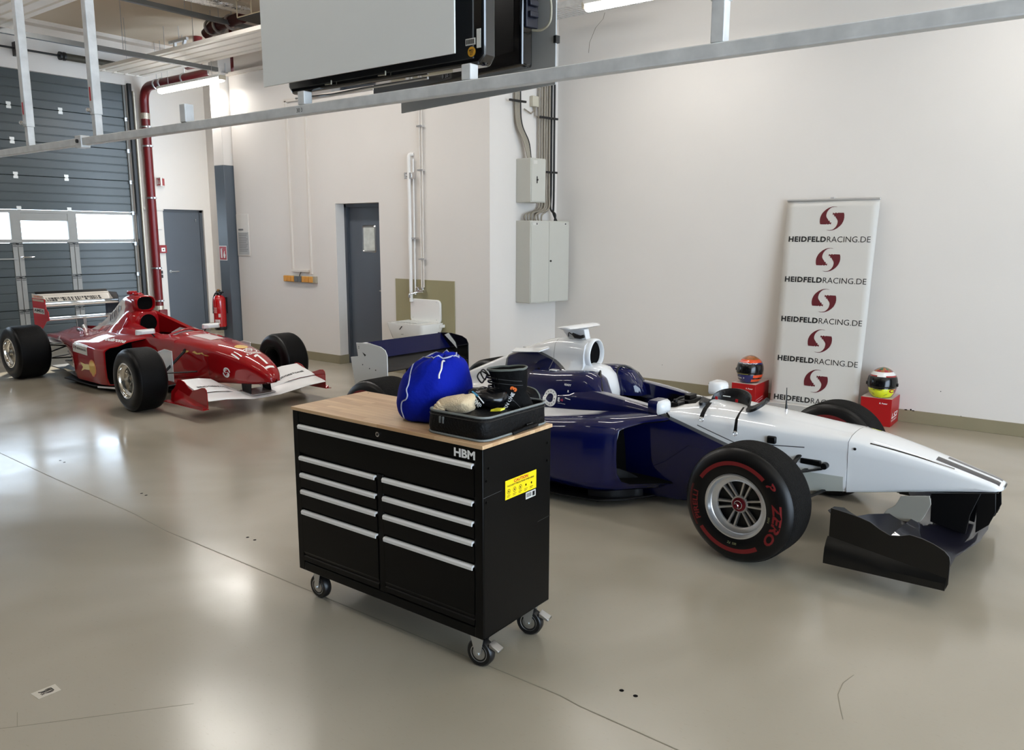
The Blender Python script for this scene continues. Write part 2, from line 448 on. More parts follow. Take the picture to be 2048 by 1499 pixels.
lv = MB(); lever(lv, (-7.86, y_, 1.05), (-1, 0, 0), (0, -1, 0)); lv.build('door_handle', m_steel, d1, smooth=40)

d2 = struct('door_2', MB().box(XG-.10, XG-.06, 7.82, 8.58, 0.0, 2.20), m_door)
MB().box(XG-.06, XG-.045, 8.54, 8.60, 0, 2.23).box(XG-.06, XG-.045, 7.80, 7.83, 0, 2.23).box(XG-.06, XG-.045, 7.8, 8.6, 2.19, 2.24).build('door_frame', mat('door_frame_paint', srgb(70, 76, 84), .4), d2)
lv = MB(); lever(lv, (XG-.06, 7.90, 1.12), (0, 1, 0), (1, 0, 0), .14); lv.build('door_handle', m_steel, d2, smooth=40)
MB().cyl((XG-.06, 8.46, 2.06), (XG-.045, 8.46, 2.06), .012, 10).cyl((XG-.06, 8.46, 2.03), (XG-.045, 8.46, 2.03), .008, 10).build('door_hook', m_steel, d2)
MB().box(XG-.25, XG-.12, 7.8, 8.6, 0, 2.24).build('door_backing', m_door, d2)

# ---------------------------------------------------------------- sectional garage door (horizontal panels 0.53 m high)
m_gate = mat('gate_steel_paint', srgb(70, 77, 79), .33, var=.06, vscale=3, bump=.04, bscale=90)
gate = thing('sectional_door', 'large slate grey sectional garage door with a band of windows and a wicket door', 'garage door', (XG, GY0, 0))
GX = .0-.06   # face of the panels, local x
GW = GY1-GY0
def panel_profile(z0, z1, ribs=3):
    """front face x over z: joint groove at both ends, shallow horizontal beads"""
    pts = [(GX-.02, z0), (GX, z0+.008)]
    h = (z1-z0)
    for k in range(1, ribs+1):
        zc = z0+h*k/(ribs+1)
        pts += [(GX, zc-.012), (GX-.007, zc-.004), (GX-.007, zc+.004), (GX, zc+.012)]
    pts += [(GX, z1-.008), (GX-.02, z1)]
    return pts
def gate_panel(y0, y1, z0, z1, name='panel'):
    mb = MB(); pr = panel_profile(z0, z1)
    rings = [[(x, y, z) for x, z in pr]+[(GX-.045, y, pr[-1][1]), (GX-.045, y, pr[0][1])] for y in (y0, y1)]
    mb.loft(rings, closed=True, cap=True)
    return mb.build(name, m_gate, gate)
seams = [0.06, .59, 1.12, 1.65, 2.175, 2.70, 3.225, 3.75, 4.30]
for k in (4, 5, 6, 7): gate_panel(0, GW, seams[k], seams[k+1])
yw0, yw1 = 5.375-GY0, 6.235-GY0   # wicket door between the two aluminium posts
for k in (0, 1, 2):
    gate_panel(0, yw0-.075-.9, seams[k], seams[k+1]); gate_panel(yw0-.9+.0, yw0-.075, seams[k], seams[k+1])
    gate_panel(yw0+.075, yw1-.075, seams[k], seams[k+1]); gate_panel(yw1+.075, GW, seams[k], seams[k+1])
# aluminium posts with hinge gaps
for yc in (yw0, yw1, yw0-.94):
    for k in (0, 1, 2):
        mb = MB(); mb.box(GX-.03, GX+.012, yc-.075, yc-.004, seams[k]+.012, seams[k+1]-.012); mb.box(GX-.03, GX+.012, yc+.004, yc+.075, seams[k]+.012, seams[k+1]-.012)
        p = mb.build('post', m_galu, gate, bevel=.003)
        if k > 0 or True:
            hb = MB()
            for s in (-.042, .042): hb.box(GX+.012, GX+.018, yc+s-.028, yc+s+.028, seams[k+1]-.032, seams[k+1]-.02); hb.box(GX+.012, GX+.018, yc+s-.028, yc+s+.028, seams[k+1]-.056, seams[k+1]-.048)
            hb.box(GX-.02, GX+.02, yc-.014, yc+.014, seams[k+1]-.025, seams[k+1]-.0)
            hb.build('hinge', m_black, p)
for yc in (yw0, yw1, yw0-.94): MB().box(GX-.05, GX-.031, yc-.09, yc+.09, .0, 1.66).build('post_light_block', m_galu, gate)  # strip added behind each post to stop daylight through the hinge gaps
# window band: frame members and panes
wz0, wz1 = 1.655, 2.17
mb = MB()
mb.box(GX-.03, GX+.012, 0, GW, 2.10+.02, wz1); mb.box(GX-.03, GX+.010, 0, GW, wz0, wz0+.055)
for yc, w in ((yw0, .075), (yw1, .07), (GW-.02, .02), (yw0-.94, .07), (.02, .02)): mb.box(GX-.03, GX+.012, yc-w, yc+w, wz0+.05, 2.125)
mb.box(GX-.03, GX+.006, yw0+.075, yw1-.07, 2.00, 2.125)         # thicker frame over the wicket window
mb.build('window_frame', m_galu, gate, bevel=.003)
m_glass = bpy.data.materials.new('window_glass'); m_glass.use_nodes = True
N, L = nodes_of(m_glass); N.remove(N['Principled BSDF'])
tr_ = N.new('ShaderNodeBsdfTransparent'); tr_.inputs[0].default_value = (.97, .98, .98, 1); gl_ = N.new('ShaderNodeBsdfGlossy'); gl_.inputs['Roughness'].default_value = .02; fr_ = N.new('ShaderNodeFresnel'); fr_.inputs[0].default_value = 1.3
mx_ = N.new('ShaderNodeMixShader'); L.new(fr_.outputs[0], mx_.inputs[0]); L.new(tr_.outputs[0], mx_.inputs[1]); L.new(gl_.outputs[0], mx_.inputs[2]); L.new(mx_.outputs[0], N['Material Output'].inputs[0])
for y0, y1, zt in ((yw1+.07, GW-.04, 2.12), (yw0+.075, yw1-.07, 2.00), (yw0-.87, yw0-.075, 2.12), (.04, yw0-1.01, 2.12)):
    MB().box(GX-.014, GX-.010, y0, y1, wz0+.055, zt).build('pane', m_glass, gate)
# small hinge plates on the upper joints
m_hp = mat('hinge_plate', srgb(226, 226, 222), .4, .2)
for k, z in enumerate(seams[4:8]):
    for y in (.45, 1.4, 2.12, 2.90, 3.66):
        if k == 0 and y not in (2.90, 3.66): continue
        mb = MB(); mb.box(GX, GX+.006, y-.035, y+.035, z+.008, z+.05); 
        if k: mb.box(GX, GX+.006, y-.035, y+.035, z-.05, z-.008)
        mb.box(GX, GX+.012, y-.025, y+.025, z-.008, z+.008)
        mb.build('hinge_plate', m_hp, gate, bevel=.003)
# side track with rollers
mb = MB(); mb.box(GX+.0, GX+.03, GW-.045, GW-.005, .06, 4.3); mb.build('side_rail', m_galu, gate, bevel=.003)
MB().box(.0, .06, GW+.0, GW+.06, 0, 4.32).build('gap_shade', m_black, gate)  # black strip set in the gap as its painted shade
MB().box(.02, .10, GW+.062, GW+.085, 0, 4.2).build('guide_track', mat('track_cream', srgb(196, 188, 172), .4, .3), gate, bevel=.002)
for z in (.59, 1.12, 1.65, 2.175, 2.70, 3.225, 3.75):
    MB().cyl((GX+.045, GW-.03, z-.02), (GX+.045, GW+.065, z-.02), .014, 10).box(GX+.0, GX+.05, GW-.06, GW-.01, z-.05, z+.01).build('roller', m_steel, gate, smooth=40)
lv = MB(); lever(lv, (GX+.012, yw0+.045, 1.43), (0, 1, 0), (1, 0, 0), .16); lv.build('door_handle', m_chrome, gate, smooth=40)
MB().box(GX+.03, GX+.045, yw0-.85, yw0-.03, 1.395, 1.415).box(GX, GX+.03, yw0-.85, yw0-.83, 1.395, 1.415).build('crossbar', m_galu, gate)
MB().box(GX-.05, GX+.01, 0, GW, .0, .058).build('bottom_seal', m_black, gate)
# spring shaft above the gate
sh = thing('spring_shaft', 'long dark steel torsion spring shaft above the garage door', 'shaft', (XG+.12, 0, 4.57))
MB().cyl((0, 2.2, 0), (0, 7.3, 0), .016, 12).build('shaft', m_black, sh, smooth=40)
mb = MB(); mb.cyl((0, 6.25, 0), (0, 7.16, 0), .055, 18); m_spring = mat('spring_steel', srgb(70, 66, 56), .6, .2, var=.3, vscale=30, stretch=(.2, 8, .2)); mb.build('spring', m_spring, sh, smooth=40)
mb = MB(); mb.lathe([(.02, -.04), (.065, -.04), (.065, -.01), (.05, 0), (.065, .02), (.065, .05), (.02, .05)], 18, axis='y', M=Matrix.Translation((0, 6.23, 0))); mb.build('spring_plug', m_black, sh, smooth=30)
mb = MB(); mb.box(-.12, .02, 5.56, 5.60, -.10, .10); mb.cyl((0, 5.54, 0), (0, 5.63, 0), .05, 16); mb.build('bearing_bracket', m_black, sh)
MB().cyl((0, 3.2, 0), (0, 4.1, 0), .055, 18).build('spring', m_spring, sh, smooth=40)

# joint, hairline cracks and tape in the floor
m_jnt = mat('floor_joint', srgb(120, 114, 98), .6)
b = MB(); pts = [(-9.5, 2.54), (-7.285, 2.512), (-6.307, 2.477), (-5.0, 2.45), (-4.5, 2.415), (-1.6, 2.417), (-1.5, 2.403), (-.9, 2.385)]
for (x0, y0), (x1, y1) in zip(pts, pts[1:]): b.prism([(x0, y0-.003, .0002), (x1, y1-.003, .0002), (x1, y1+.003, .0002), (x0, y0+.003, .0002)], (0, 0, .0004))
struct('trim_floor_joint', b, m_jnt)
b = MB(); pts = [(-3.35, .70), (-3.083, 1.019), (-2.77, 1.412), (-2.70, 1.50)]
for (x0, y0), (x1, y1) in zip(pts, pts[1:]): b.prism([(x0, y0, .0002), (x0+.002, y0-.001, .0002), (x1+.002, y1-.001, .0002), (x1, y1, .0002)], (0, 0, .0003))
pts = [(-.716, 3.29), (-.735, 3.20), (-.728, 3.10), (-.69, 3.0), (-.665, 2.94)]
for (x0, y0), (x1, y1) in zip(pts, pts[1:]): b.prism([(x0, y0, .0002), (x0+.003, y0, .0002), (x1+.003, y1, .0002), (x1, y1, .0002)], (0, 0, .0003))
b.prism([(-3.178, 1.056, .0002), (-3.083, 1.019, .0002), (-3.083, 1.021, .0002), (-3.178, 1.058, .0002)], (0, 0, .0003))
struct('trim_floor_crack', b, m_jnt)
m_hole = mat('hole_black', srgb(10, 9, 8), .9, spec=.1)
for x, y in ((-1.424, 2.598), (-1.361, 2.598), (-2.72, 2.64), (-2.66, 2.64), (-4.03, 2.657), (-3.96, 2.658), (-5.333, 2.692), (-5.269, 2.690), (-6.652, 2.718), (-6.573, 2.715)):
    tag(MB().lathe([(0, .0009), (.008, .0009), (.010, .0001)], 14, M=Matrix.Translation((x, y, 0))).build('bolt_hole', m_hole), 'small dark bolt hole in the floor, paired with another, in the row under the beam', 'hole', 'paired bolt holes in the floor')

b = MB()
for x, z, w, h in ((-1.558, .122, .030, .012), (-1.513, .128, .018, .018), (-1.492, .122, .026, .010), (-1.27, .34, .010, .008), (-1.08, .125, .006, .008), (-4.2, .30, .008, .008)):
    b.prism([(x+w*.5*cos(a), YR-.0125, z+h*.5*sin(a)) for a in [2*pi*i/8 for i in range(8)]], (0, -.001, 0))
struct('trim_wall_chips', b, m_hole)
b = MB(); pts = [(-5.10, 4.335), (-5.12, 4.27), (-5.22, 4.188), (-5.30, 4.033), (-5.31, 3.92)]
for (x0, z0), (x1, z1) in zip(pts, pts[1:]): b.prism([(x0, YR-.0006, z0), (x0+.006, YR-.0006, z0), (x1+.006, YR-.0006, z1), (x1, YR-.0006, z1)], (0, .0005, 0))
struct('trim_wall_crack', b, m_jnt)
# ================================================================== lamps
m_tube = emis('fluorescent_glow', (1, .97, .92, 1), 9)
def lamp(x0, x1, y, z, label, power=70, grp=None, zt=CZ):
    t = thing('strip_lamp', label, 'light', ((x0+x1)/2, y, z), 0, grp); h = (x1-x0)/2
    MB().box(-h, h, -.055, .055, .035, .075).build('lamp_housing', m_white, t, bevel=.006)
    mb = MB(); prof = [(-.05, .035), (-.056, .01), (-.045, -.018), (-.02, -.03), (.02, -.03), (.045, -.018), (.056, .01), (.05, .035)]
    mb.loft([[(x, a, b) for a, b in prof] for x in (-h+.02, h-.02)]); mb.build('diffuser', m_tube, t, smooth=60)
    for s in (-.7, .7): MB().cyl((s*h, 0, .07), (s*h, 0, zt-z), .003, 6).build('hanger_wire', m_steel, t)
    for s in (-1, 1): MB().box(s*h-.02, s*h+.02, -.05, .05, .0, .06).build('end_cap', mat('lamp_cap', srgb(190, 180, 160), .4), t, bevel=.005)
    l = light_area('tube_light', (0, 0, -.045), h*1.9, power, (0, 0, 0), (1, .965, .92), .10); l.parent = t; l.data.spread = R(170)
    return t
lamp(-12.37, -10.67, 7.05, 4.0, 'lit fluorescent strip lamp hanging beside the grey column near the red pipe', 30, None, 4.29)
lamp(-4.72, -3.02, 7.42, 4.1, 'lit fluorescent strip lamp over the long white wall at the top edge', 10)
G = 'ceiling strip lamps outside the picture'
for x0, y, zz, pw in ((-1.2, 7.42, 4.1, 9), (2.6, 7.42, 4.1, 9), (-7.6, 5.2, 4.6, 27), (-4.2, 5.2, 4.6, 17), (-.8, 5.2, 4.6, 15), (2.6, 5.2, 4.6, 15), (-12.2, 1.4, 4.6, 20), (-8.4, 1.4, 4.6, 16), (-4.6, 1.0, 4.6, 10), (-.7, 1.0, 4.6, 10), (3.2, 1.0, 4.6, 10), (-9.5, 5.2, 4.78, 52)):  # last entry is an unseen lamp added to brighten the left back wall
    lamp(x0, x0+1.7, y, zz, 'lit fluorescent strip lamp placed unseen on the ceiling beyond the picture', pw, G)

# ================================================================== radiant ceiling panels, rails
m_rad = mat('radiant_panel_paint', srgb(246, 240, 230), .4, var=.03)
def rad_panel(x0, x1, y0, y1, z, label):
    t = thing('radiant_panel', label, 'heating panel', (x0, y0, z))
    L_, w = x1-x0, y1-y0; pts = []; n = 4
    for k in range(n):
        a = w*k/n; p = w/n
        pts += [(a, 0), (a+p*.30, 0), (a+p*.34, .022), (a+p*.42, .03), (a+p*.50, .022), (a+p*.54, 0)]
    pts.append((w, 0))
    mb = MB(); ring = [(a, h) for a, h in pts]+[(w, .05), (0, .05)]
    mb.loft([[(x, a, h) for a, h in ring] for x in (0, L_)]); mb.build('panel_sheet', m_rad, t, smooth=35)
    mb = MB(); mb.box(-.02, .03, -.02, w+.02, -.006, .07)
    for k in range(n): mb.box(-.03, .05, w*(k+.42)/n-.03, w*(k+.42)/n+.03, -.012, .03)
    mb.build('end_profile', m_rad, t, bevel=.004)
    for x in (.8, 2.6, 4.4):
        for y in (.05, w-.05): MB().cyl((x, y, .05), (x, y, CZ-z), .004, 6).build('hanger_wire', m_steel, t)
    return t
rad_panel(-12.98, -6.6, 6.40, 7.12, 4.30, 'white ribbed radiant heating panel hanging behind the screens')
rad_panel(-11.40, -4.0, 3.80, 4.46, 4.30, 'white ribbed radiant heating panel at the top left corner')
def rail(p, q, s, label, name='ceiling_rail', h=None):
    p, q = V(p), V(q); t = thing(name, label, 'rail', p); d = q-p
    hh = h or s
    ax = V((1, 0, 0)) if abs(d.y) > abs(d.x) else V((0, 1, 0))
    mb = MB(); rings = []
    for o in (V((0, 0, 0)), d):
        rings.append([o+ax*a+V((0, 0, b)) for a, b in ((-s/2, -hh/2), (s/2, -hh/2), (s/2, hh/2), (s*.25, hh/2), (s*.25, hh*.3), (-s*.25, hh*.3), (-s*.25, hh/2), (-s/2, hh/2))])
    mb.loft(rings); mb.build('rail_profile', mat('rail_grey_steel', srgb(120, 122, 122), .4, .6, var=.1), t)
    return t
t = rail((-11.02, 1.2, 4.20), (-11.02, 7.33, 4.20), .06, 'grey steel channel rail running under the heating panel to the back wall')
MB().box(-.06, .10, 6.05, 6.13, -.05, -.03).box(-.08, -.06, 6.06, 6.14, -.06, .05).cyl((.06, 6.1, -.02), (.06, 6.1, .10), .006, 8).cyl((-.02, 6.1, -.02), (-.02, 6.1, .10), .006, 8).build('rail_bracket', m_steel, t)
for y in (2.0, 4.6): MB().cyl((0, y, .03), (0, y, CZ-4.2), .005, 6).build('hanger_rod', m_steel, t)
t = rail((-10.30, 3.4, 4.70), (-10.30, 7.42, 4.70), .06, 'grey steel channel rail close to the ceiling')
for y in (.9, 2.9): MB().cyl((0, y, .03), (0, y, CZ-4.7), .005, 6).build('hanger_rod', m_steel, t)
# strut frame bracket above the long panel
t = thing('strut_bracket', 'small galvanised strut bracket hanging above the radiant panel', 'bracket', (-12.0, 7.2, 4.30))
mb = MB(); mb.box(-.25, .25, -.02, .02, .42, .46); mb.box(-.12, -.08, -.02, .02, .05, .42); mb.prism([(.20, -.02, .42), (.16, -.02, .42), (-.02, -.02, .05), (.02, -.02, .05)], (0, .04, 0)); mb.cyl((.02, 0, .46), (.02, 0, .65), .005, 6)
mb.build('strut', m_galv, t)

# ================================================================== dark red sprinkler pipe
def bend(a, b, c, r, n=8):
    a, b, c = V(a), V(b), V(c); u = (a-b).normalized(); w = (c-b).normalized()
    p = b+u*r; q = b+w*r; return [p.lerp(b, t).lerp(b.lerp(q, t), t) for t in [i/n for i in range(n+1)]]
pipe = thing('fire_water_pipe', 'dark red fire water pipe rising between the garage door and the grey side door', 'pipe', (-13.74, 7.53, 0))
PX, PY = 0, 0
path = [(0, 0, .02)]+bend((0, 0, .02), (0, 0, 4.28), (2.6, 0, 4.28), .28)+[(2.35, 0, 4.28)]+bend((2.0, 0, 4.28), (2.62, 0, 4.28), (2.62, 0, 4.9), .16)+[(2.62, 0, CZ)]
MB().tube(path, .075, 20).build('pipe_run', m_redpipe, pipe, smooth=40)
for z in (2.42, 3.62, .62, 3.30, 1.2): MB().lathe([(.075, -.016), (.092, -.012), (.092, .012), (.075, .016)], 20, M=Matrix.Translation((0, 0, z))).box(.08, .12, -.02, .02, z-.015, z+.015).box(-.13, -.07, -.015, .015, z-.012, z+.012).build('pipe_clamp', m_steel, pipe, smooth=30)
for z in (3.8, .48): MB().lathe([(.0765, -.05), (.0785, -.05), (.0785, .05), (.0765, .05)], 20, M=Matrix.Translation((0, 0, z))).build('pipe_label', mat('foil_label', srgb(190, 180, 165), .35, .4, var=.4, vscale=40), pipe)
MB().box(-.06, .10, -.05, .10, .0, .46).build('valve_box', m_redpipe, pipe, bevel=.01)
for x in (.45, .62, 1.3, 2.1): MB().lathe([(.075, -.02), (.088, -.016), (.088, .016), (.075, .02)], 20, axis='x', M=Matrix.Translation((x, 0, 4.28))).cyl((x, 0, 4.3), (x, 0, CZ), .005, 6).build('pipe_clamp', m_steel, pipe, smooth=30)
p2 = thing('branch_pipe', 'dark red branch pipe dropping from the ceiling behind the radiant panel', 'pipe', (-12.35, 7.75, 0))
MB().tube([(0, 0, CZ-.005)]+bend((0, 0, CZ), (0, 0, 4.55), (-.5, 0, 4.55), .1)+[(-.35, 0, 4.55)], .075, 18).build('pipe_run', m_redpipe, p2, smooth=40)
MB().lathe([(.07, -.03), (.09, -.03), (.09, .03), (.07, .03)], 18, M=Matrix.Translation((0, 0, 4.70))).build('pipe_coupling', m_redpipe, p2, smooth=30)
m_dkred = mat('pipe_dark_maroon', srgb(66, 10, 14), .35)
p3 = thing('cross_pipe', 'short dark red pipe with couplings under the ceiling beside the foil duct', 'pipe', (-10.65, 7.0, 4.72))
MB().tube([(-.28, 0, -.08), (-.1, 0, 0), (.62, 0, .02)], .075, 18).build('pipe_run', m_dkred, p3, smooth=40)
for x in (-.15, .05, .35): MB().lathe([(.085, -.02), (.105, -.02), (.105, .02), (.085, .02)], 18, axis='x', M=Matrix.Translation((x, 0, .0))).cyl((x, 0, .05), (x, 0, CZ-4.72), .006, 6).build('pipe_coupling', m_steel, p3, smooth=30)
# foil covered duct and wire guard at the top
fd = thing('foil_duct', 'crinkled silver foil duct under the ceiling', 'duct', (-9.66, 6.1, 4.72))
mb = MB(); rings = []
for i in range(28):
    t_ = i/27; ring = []
    for j in range(16):
        a = 2*pi*j/16; r = .072*(1+.14*noise.noise(V((i*.9, cos(a)*2, sin(a)*2))))
        ring.append((r*cos(a)+.10*t_, -.9+1.55*t_, r*sin(a)))
    rings.append(ring)
mb.loft(rings); mb.build('foil_wrap', mat('foil', (.8, .8, .8, 1), .22, 1, bump=.6, bscale=30), fd)
for x in (-.3, .45): MB().cyl((.05, x, .06), (.05, x, CZ-4.72), .006, 6).build('hanger_rod', m_steel, fd)
wg = thing('wire_cage', 'beige wire cage with a dark tray under the ceiling beside the white board', 'cage', (-8.98, 6.60, 4.50))
mb = MB()
for x in (-.3, .0, .3, .6):
    for y in (-.2, .2): mb.cyl((x, y, 0), (x, y, .448), .008, 6)
for z in (.0, .20, .38):
    for y in (-.2, .2): mb.cyl((-.3, y, z), (.6, y, z), .008, 6)
mb.build('cage_wires', mat('cage_beige', srgb(150, 136, 110), .5), wg); MB().box(-.3, .6, -.2, .2, -.02, -.0).build('tray', m_black, wg)
# perforated tray near the corner
ct = thing('cable_tray', 'perforated galvanised cable tray high up where the two walls meet', 'cable tray', (-5.65, 7.6, 4.22))
mb = MB(); mb.box(0, 1.3, 0, .02, 0, .06); mb.box(0, 1.3, .36, .38, 0, .06)
for k in range(22): mb.prism([(k*.06, .02, 0), (k*.06+.03, .02, 0), (k*.06+.13, .36, 0), (k*.06+.10, .36, 0)], (0, 0, .006))
mb.build('tray', m_galv, ct)
for x in (.3, 1.1): MB().cyl((x, .2, .0), (x, .2, CZ-4.22), .006, 6).build('hanger_rod', m_steel, ct)

# ================================================================== galvanised gantry with screens
gan = thing('screen_gantry', 'galvanised square steel beam crossing the picture with upright hangers', 'beam', (0, 2.5, 0))
MB().box(-9.4, 1.2, -.0225, .0225, 2.35, 2.395).build('beam_tube', m_galv, gan, bevel=.004)
m_redlab = mat('red_sticker', srgb(176, 24, 40), .5)
for i, x in enumerate((-7.05, -6.09, -5.13, -1.09, -.12, .86)):
    h = MB().box(x-.027, x+.027, -.027, .027, 2.52, CZ-.002).build('hanger_tube', m_galv, gan, bevel=.004)
    MB().box(x-.022, x+.022, -.022, .022, 2.395, 2.53).build('inner_tube', m_galv, h, bevel=.003)
    MB().cyl((x-.01, -.05, 2.545), (x-.01, -.02, 2.545), .013, 12).cyl((x-.01, -.056, 2.545), (x-.01, -.05, 2.545), .008, 6).build('bolt', m_chrome, h)
    MB().box(x-.012, x+.004, -.0285, -.0272, 2.60, 2.68).build('sticker', m_redlab, h)
x = -4.13; MB().box(x-.027, x+.027, -.027, .027, 2.395, 2.49).build('stub_tube', m_galv, gan, bevel=.004)
for x in (-3.13, -2.12): MB().box(x-.024, x+.024, -.024, .024, 2.395, 2.455).build('stub_tube', m_galv, gan, bevel=.004)
MB().box(-5.38, -5.30, -.03, .03, 2.335, 2.41).build('joint_sleeve', m_galv, gan, bevel=.004)
MB().cyl((-5.34, -.04, 2.375), (-5.34, -.03, 2.375), .012, 10).build('bolt', m_black, gan)
mb = MB(); place_flat(mb, text_mesh('30 3', 1), (-3.165, -.0235, 2.362), (1, 0, 0), (0, 0, 1), h=.018); mb.build('stencil_number', m_black, gan)
m_board = mat('white_board', srgb(226, 227, 224), .5, var=.04, vscale=1.2, rvar=.06)
m_gloss = mat('gloss_black', srgb(6, 7, 11), .09, coat=1)
m_satin = mat('satin_black', srgb(13, 14, 18), .35)
ba = thing('screen_cover', 'large white board hanging in front of the black screens', 'board', (-2.77, 2.46, 2.495))
MB().box(-.61, .61, -.004, .004, 0, .78).build('board_sheet', m_board, ba, bevel=.001)
MB().cyl((-.575, -.012, .405), (-.575, -.003, .405), .012, 12).cyl((-.60, -.008, .415), (-.60, -.003, .415), .003, 8).build('screw', m_chrome, ba)
ta = thing('television', 'black flat television seen from behind, under and beside the white board', 'screen', (-2.70, 2.56, 2.455))
prof = [(-.57, .035), (-.545, 0), (.615, 0), (.64, .035), (.64, .82), (-.57, .82)]
MB().prism([(a, -.045, b) for a, b in prof], (0, .075, 0)).build('tv_casing', m_gloss, ta, bevel=.012, seg=3)
m_lab = mat('paper_label', srgb(205, 203, 196), .5, var=.1, vscale=30)
MB().box(.548, .598, -.0475, -.046, .075, .100).box(.605, .625, -.0475, -.046, .060, .130).build('sticker', m_lab, ta)
mb = MB()
for k in range(14): mb.box(.552+k*.0030, .552+k*.0030+(.001 if k % 3 else .002), -.0482, -.0476, .079, .096)
mb.build('barcode', m_black, ta)
MB().prism([(.578+.019*cos(2*pi*i/24), -.0475, .050+.019*sin(2*pi*i/24)) for i in range(24)], (0, .002, 0)).build('round_sticker', mat('orange_sticker', srgb(196, 140, 30), .5), ta)
mb = MB(); place_flat(mb, text_mesh('MES', 1, .02), (.578, -.0477, .055), (1, 0, 0), (0, 0, 1), w=.022, center=True); place_flat(mb, text_mesh('27', 1, .02), (.578, -.0477, .043), (1, 0, 0), (0, 0, 1), w=.015, center=True); mb.build('round_sticker_print', m_black, ta)
for x in (-.30, .05): MB().tube([(x, -.045, .02), (x+.06, -.06, .015), (x+.06, -.06, .03)], .003, 6).build('cable_clip', mat('beige_cable', srgb(176, 170, 150), .5), ta)
MB().tube([(-.56, -.01, -.01), (-.3, -.01, -.02), (-.1, 0, -.012), (.3, 0, -.01)], .006, 8).build('edge_strip', m_steel, ta)
rot = R(-10)
tb = thing('television', 'black flat television with a glossy front hanging behind the beam', 'screen', (-2.70, 2.99, 2.51), rot)
MB().box(-.575, .575, -.03, .04, 0, .78).build('tv_casing', m_gloss, tb, bevel=.012, seg=3)
MB().box(-.53, .53, -.0325, -.031, .065, .72).build('screen_glass', mat('screen_dark', srgb(3, 3, 5), .2), tb)
mb = MB(); place_flat(mb, text_mesh('LG', 1, .02), (.055, -.0335, .022), (1, 0, 0), (0, 0, 1), h=.014); place_flat(mb, ring2d(.8, 1), (.035, -.0335, .029), (1, 0, 0), (0, 0, 1), w=.018, center=True)
place_flat(mb, ellipse2d(.6, .6), (.035, -.0335, .029), (1, 0, 0), (0, 0, 1), w=.012, center=True); mb.build('maker_mark', mat('grey_print', srgb(130, 130, 132), .5), tb)
mb = MB()
for k in range(7): mb.box(.565, .60, .0, .05, .20+k*.045, .225+k*.045)
mb.box(.565, .585, -.01, .06, .16, .60); mb.build('rear_vents', mat('blue_black_plastic', srgb(14, 17, 34), .4), tb, bevel=.004)
bb_ = thing('screen_cover', 'white board hanging behind the glossy television, edge showing below the beam', 'board', (-2.625, 3.10, 2.445), rot)
MB().box(-.58, .58, -.004, .004, 0, 1.1).build('board_sheet', mat('grey_board', srgb(178, 180, 180), .42, var=.05, vscale=1.2), bb_, bevel=.001)
MB().box(.575, .59, -.012, .012, .17, .20).build('edge_clip', m_black, bb_)
cb = tag(MB().tube(catmull([(-2.10, 2.88, 2.98), (-2.05, 2.88, 2.86), (-2.02, 2.90, 2.78), (-2.03, 2.92, 2.69), (-2.08, 2.93, 2.66), (-2.13, 2.93, 2.665)], 8), .005, 8).tube(catmull([(-2.12, 2.88, 2.84), (-2.06, 2.87, 2.90), (-2.02, 2.87, 2.96)], 6), .005, 8).build('cable', mat('beige_cable', srgb(176, 170, 150), .5), smooth=60), 'loose beige cable looping beside the rear television', 'cable')
for x in (-3.3, -2.2):
    g = tag(MB().box(x-.02, x+.02, 2.60, 2.66, 2.7, CZ).build('screen_pole', m_galv, bevel=.003), 'galvanised pole holding the televisions, hidden behind the white board', 'pole', 'poles behind the televisions')
for x in (-3.0, -2.3): tag(MB().box(x-.02, x+.02, 3.16, 3.20, 2.9, CZ).build('screen_pole', m_galv, bevel=.003), 'galvanised pole holding the televisions, hidden behind the white board', 'pole', 'poles behind the televisions')

# ================================================================== things on the back wall
m_conduit = mat('white_conduit', srgb(216, 209, 200), .5)
c = thing('cable_duct', 'thin white cable duct frame dropping to the yellow sockets', 'cable duct', (-9.4, YS, 0))
mb = MB()
mb.box(-.225, -.19, -.03, 0, 1.27, 3.64); mb.box(.19, .225, -.03, 0, 1.24, 3.64); mb.box(-.225, 1.55, -.03, 0, 3.62, 3.66); mb.box(-.225, .15, -.032, 0, 1.265, 1.30)
mb.build('duct', m_conduit, c, bevel=.002)
so_ = thing('socket_strip', 'row of orange and grey power sockets on the white back wall', 'sockets', (-9.44, YS, 1.165))
m_or = mat('orange_socket', srgb(214, 150, 58), .4); m_gs = mat('grey_socket', srgb(96, 98, 98), .4)
MB().box(-.36, .36, -.035, 0, -.048, .048).build('back_plate', mat('socket_plate', srgb(168, 160, 140), .4), so_, bevel=.004)
for i, x in enumerate((-.315, -.232, -.150, -.068, .016, .10, .18, .262)):
    s_ = MB().box(x-.036, x+.036, -.055, -.035, -.042, .042).build('socket', m_gs if i in (3, 4) else m_or, so_, bevel=.006)
MB().tube([(.02, -.05, .04), (.03, -.05, .07), (.02, -.02, .10)], .006, 8).build('plug_lead', m_black, so_)
pp = thing('notice_board', 'pale framed notice with a grey text sheet beside the grey column', 'notice', (-10.80, YS, 1.78))
MB().box(-.15, .155, -.012, 0, -.31, .32).build('board', m_trim, pp, bevel=.002)
MB().box(-.12, .15, -.016, -.012, -.29, .05).build('sheet', mat('grey_sheet', srgb(178, 178, 176), .5), pp)
mb = MB()
for k in range(11): mb.box(-.095, .125-(k % 3)*.02, -.017, -.0162, .02-k*.026, .028-k*.026)
mb.box(-.10, .02, -.017, -.0125, .075, .10); mb.build('printed_lines', mat('grey_ink', srgb(120, 120, 120), .6), pp)
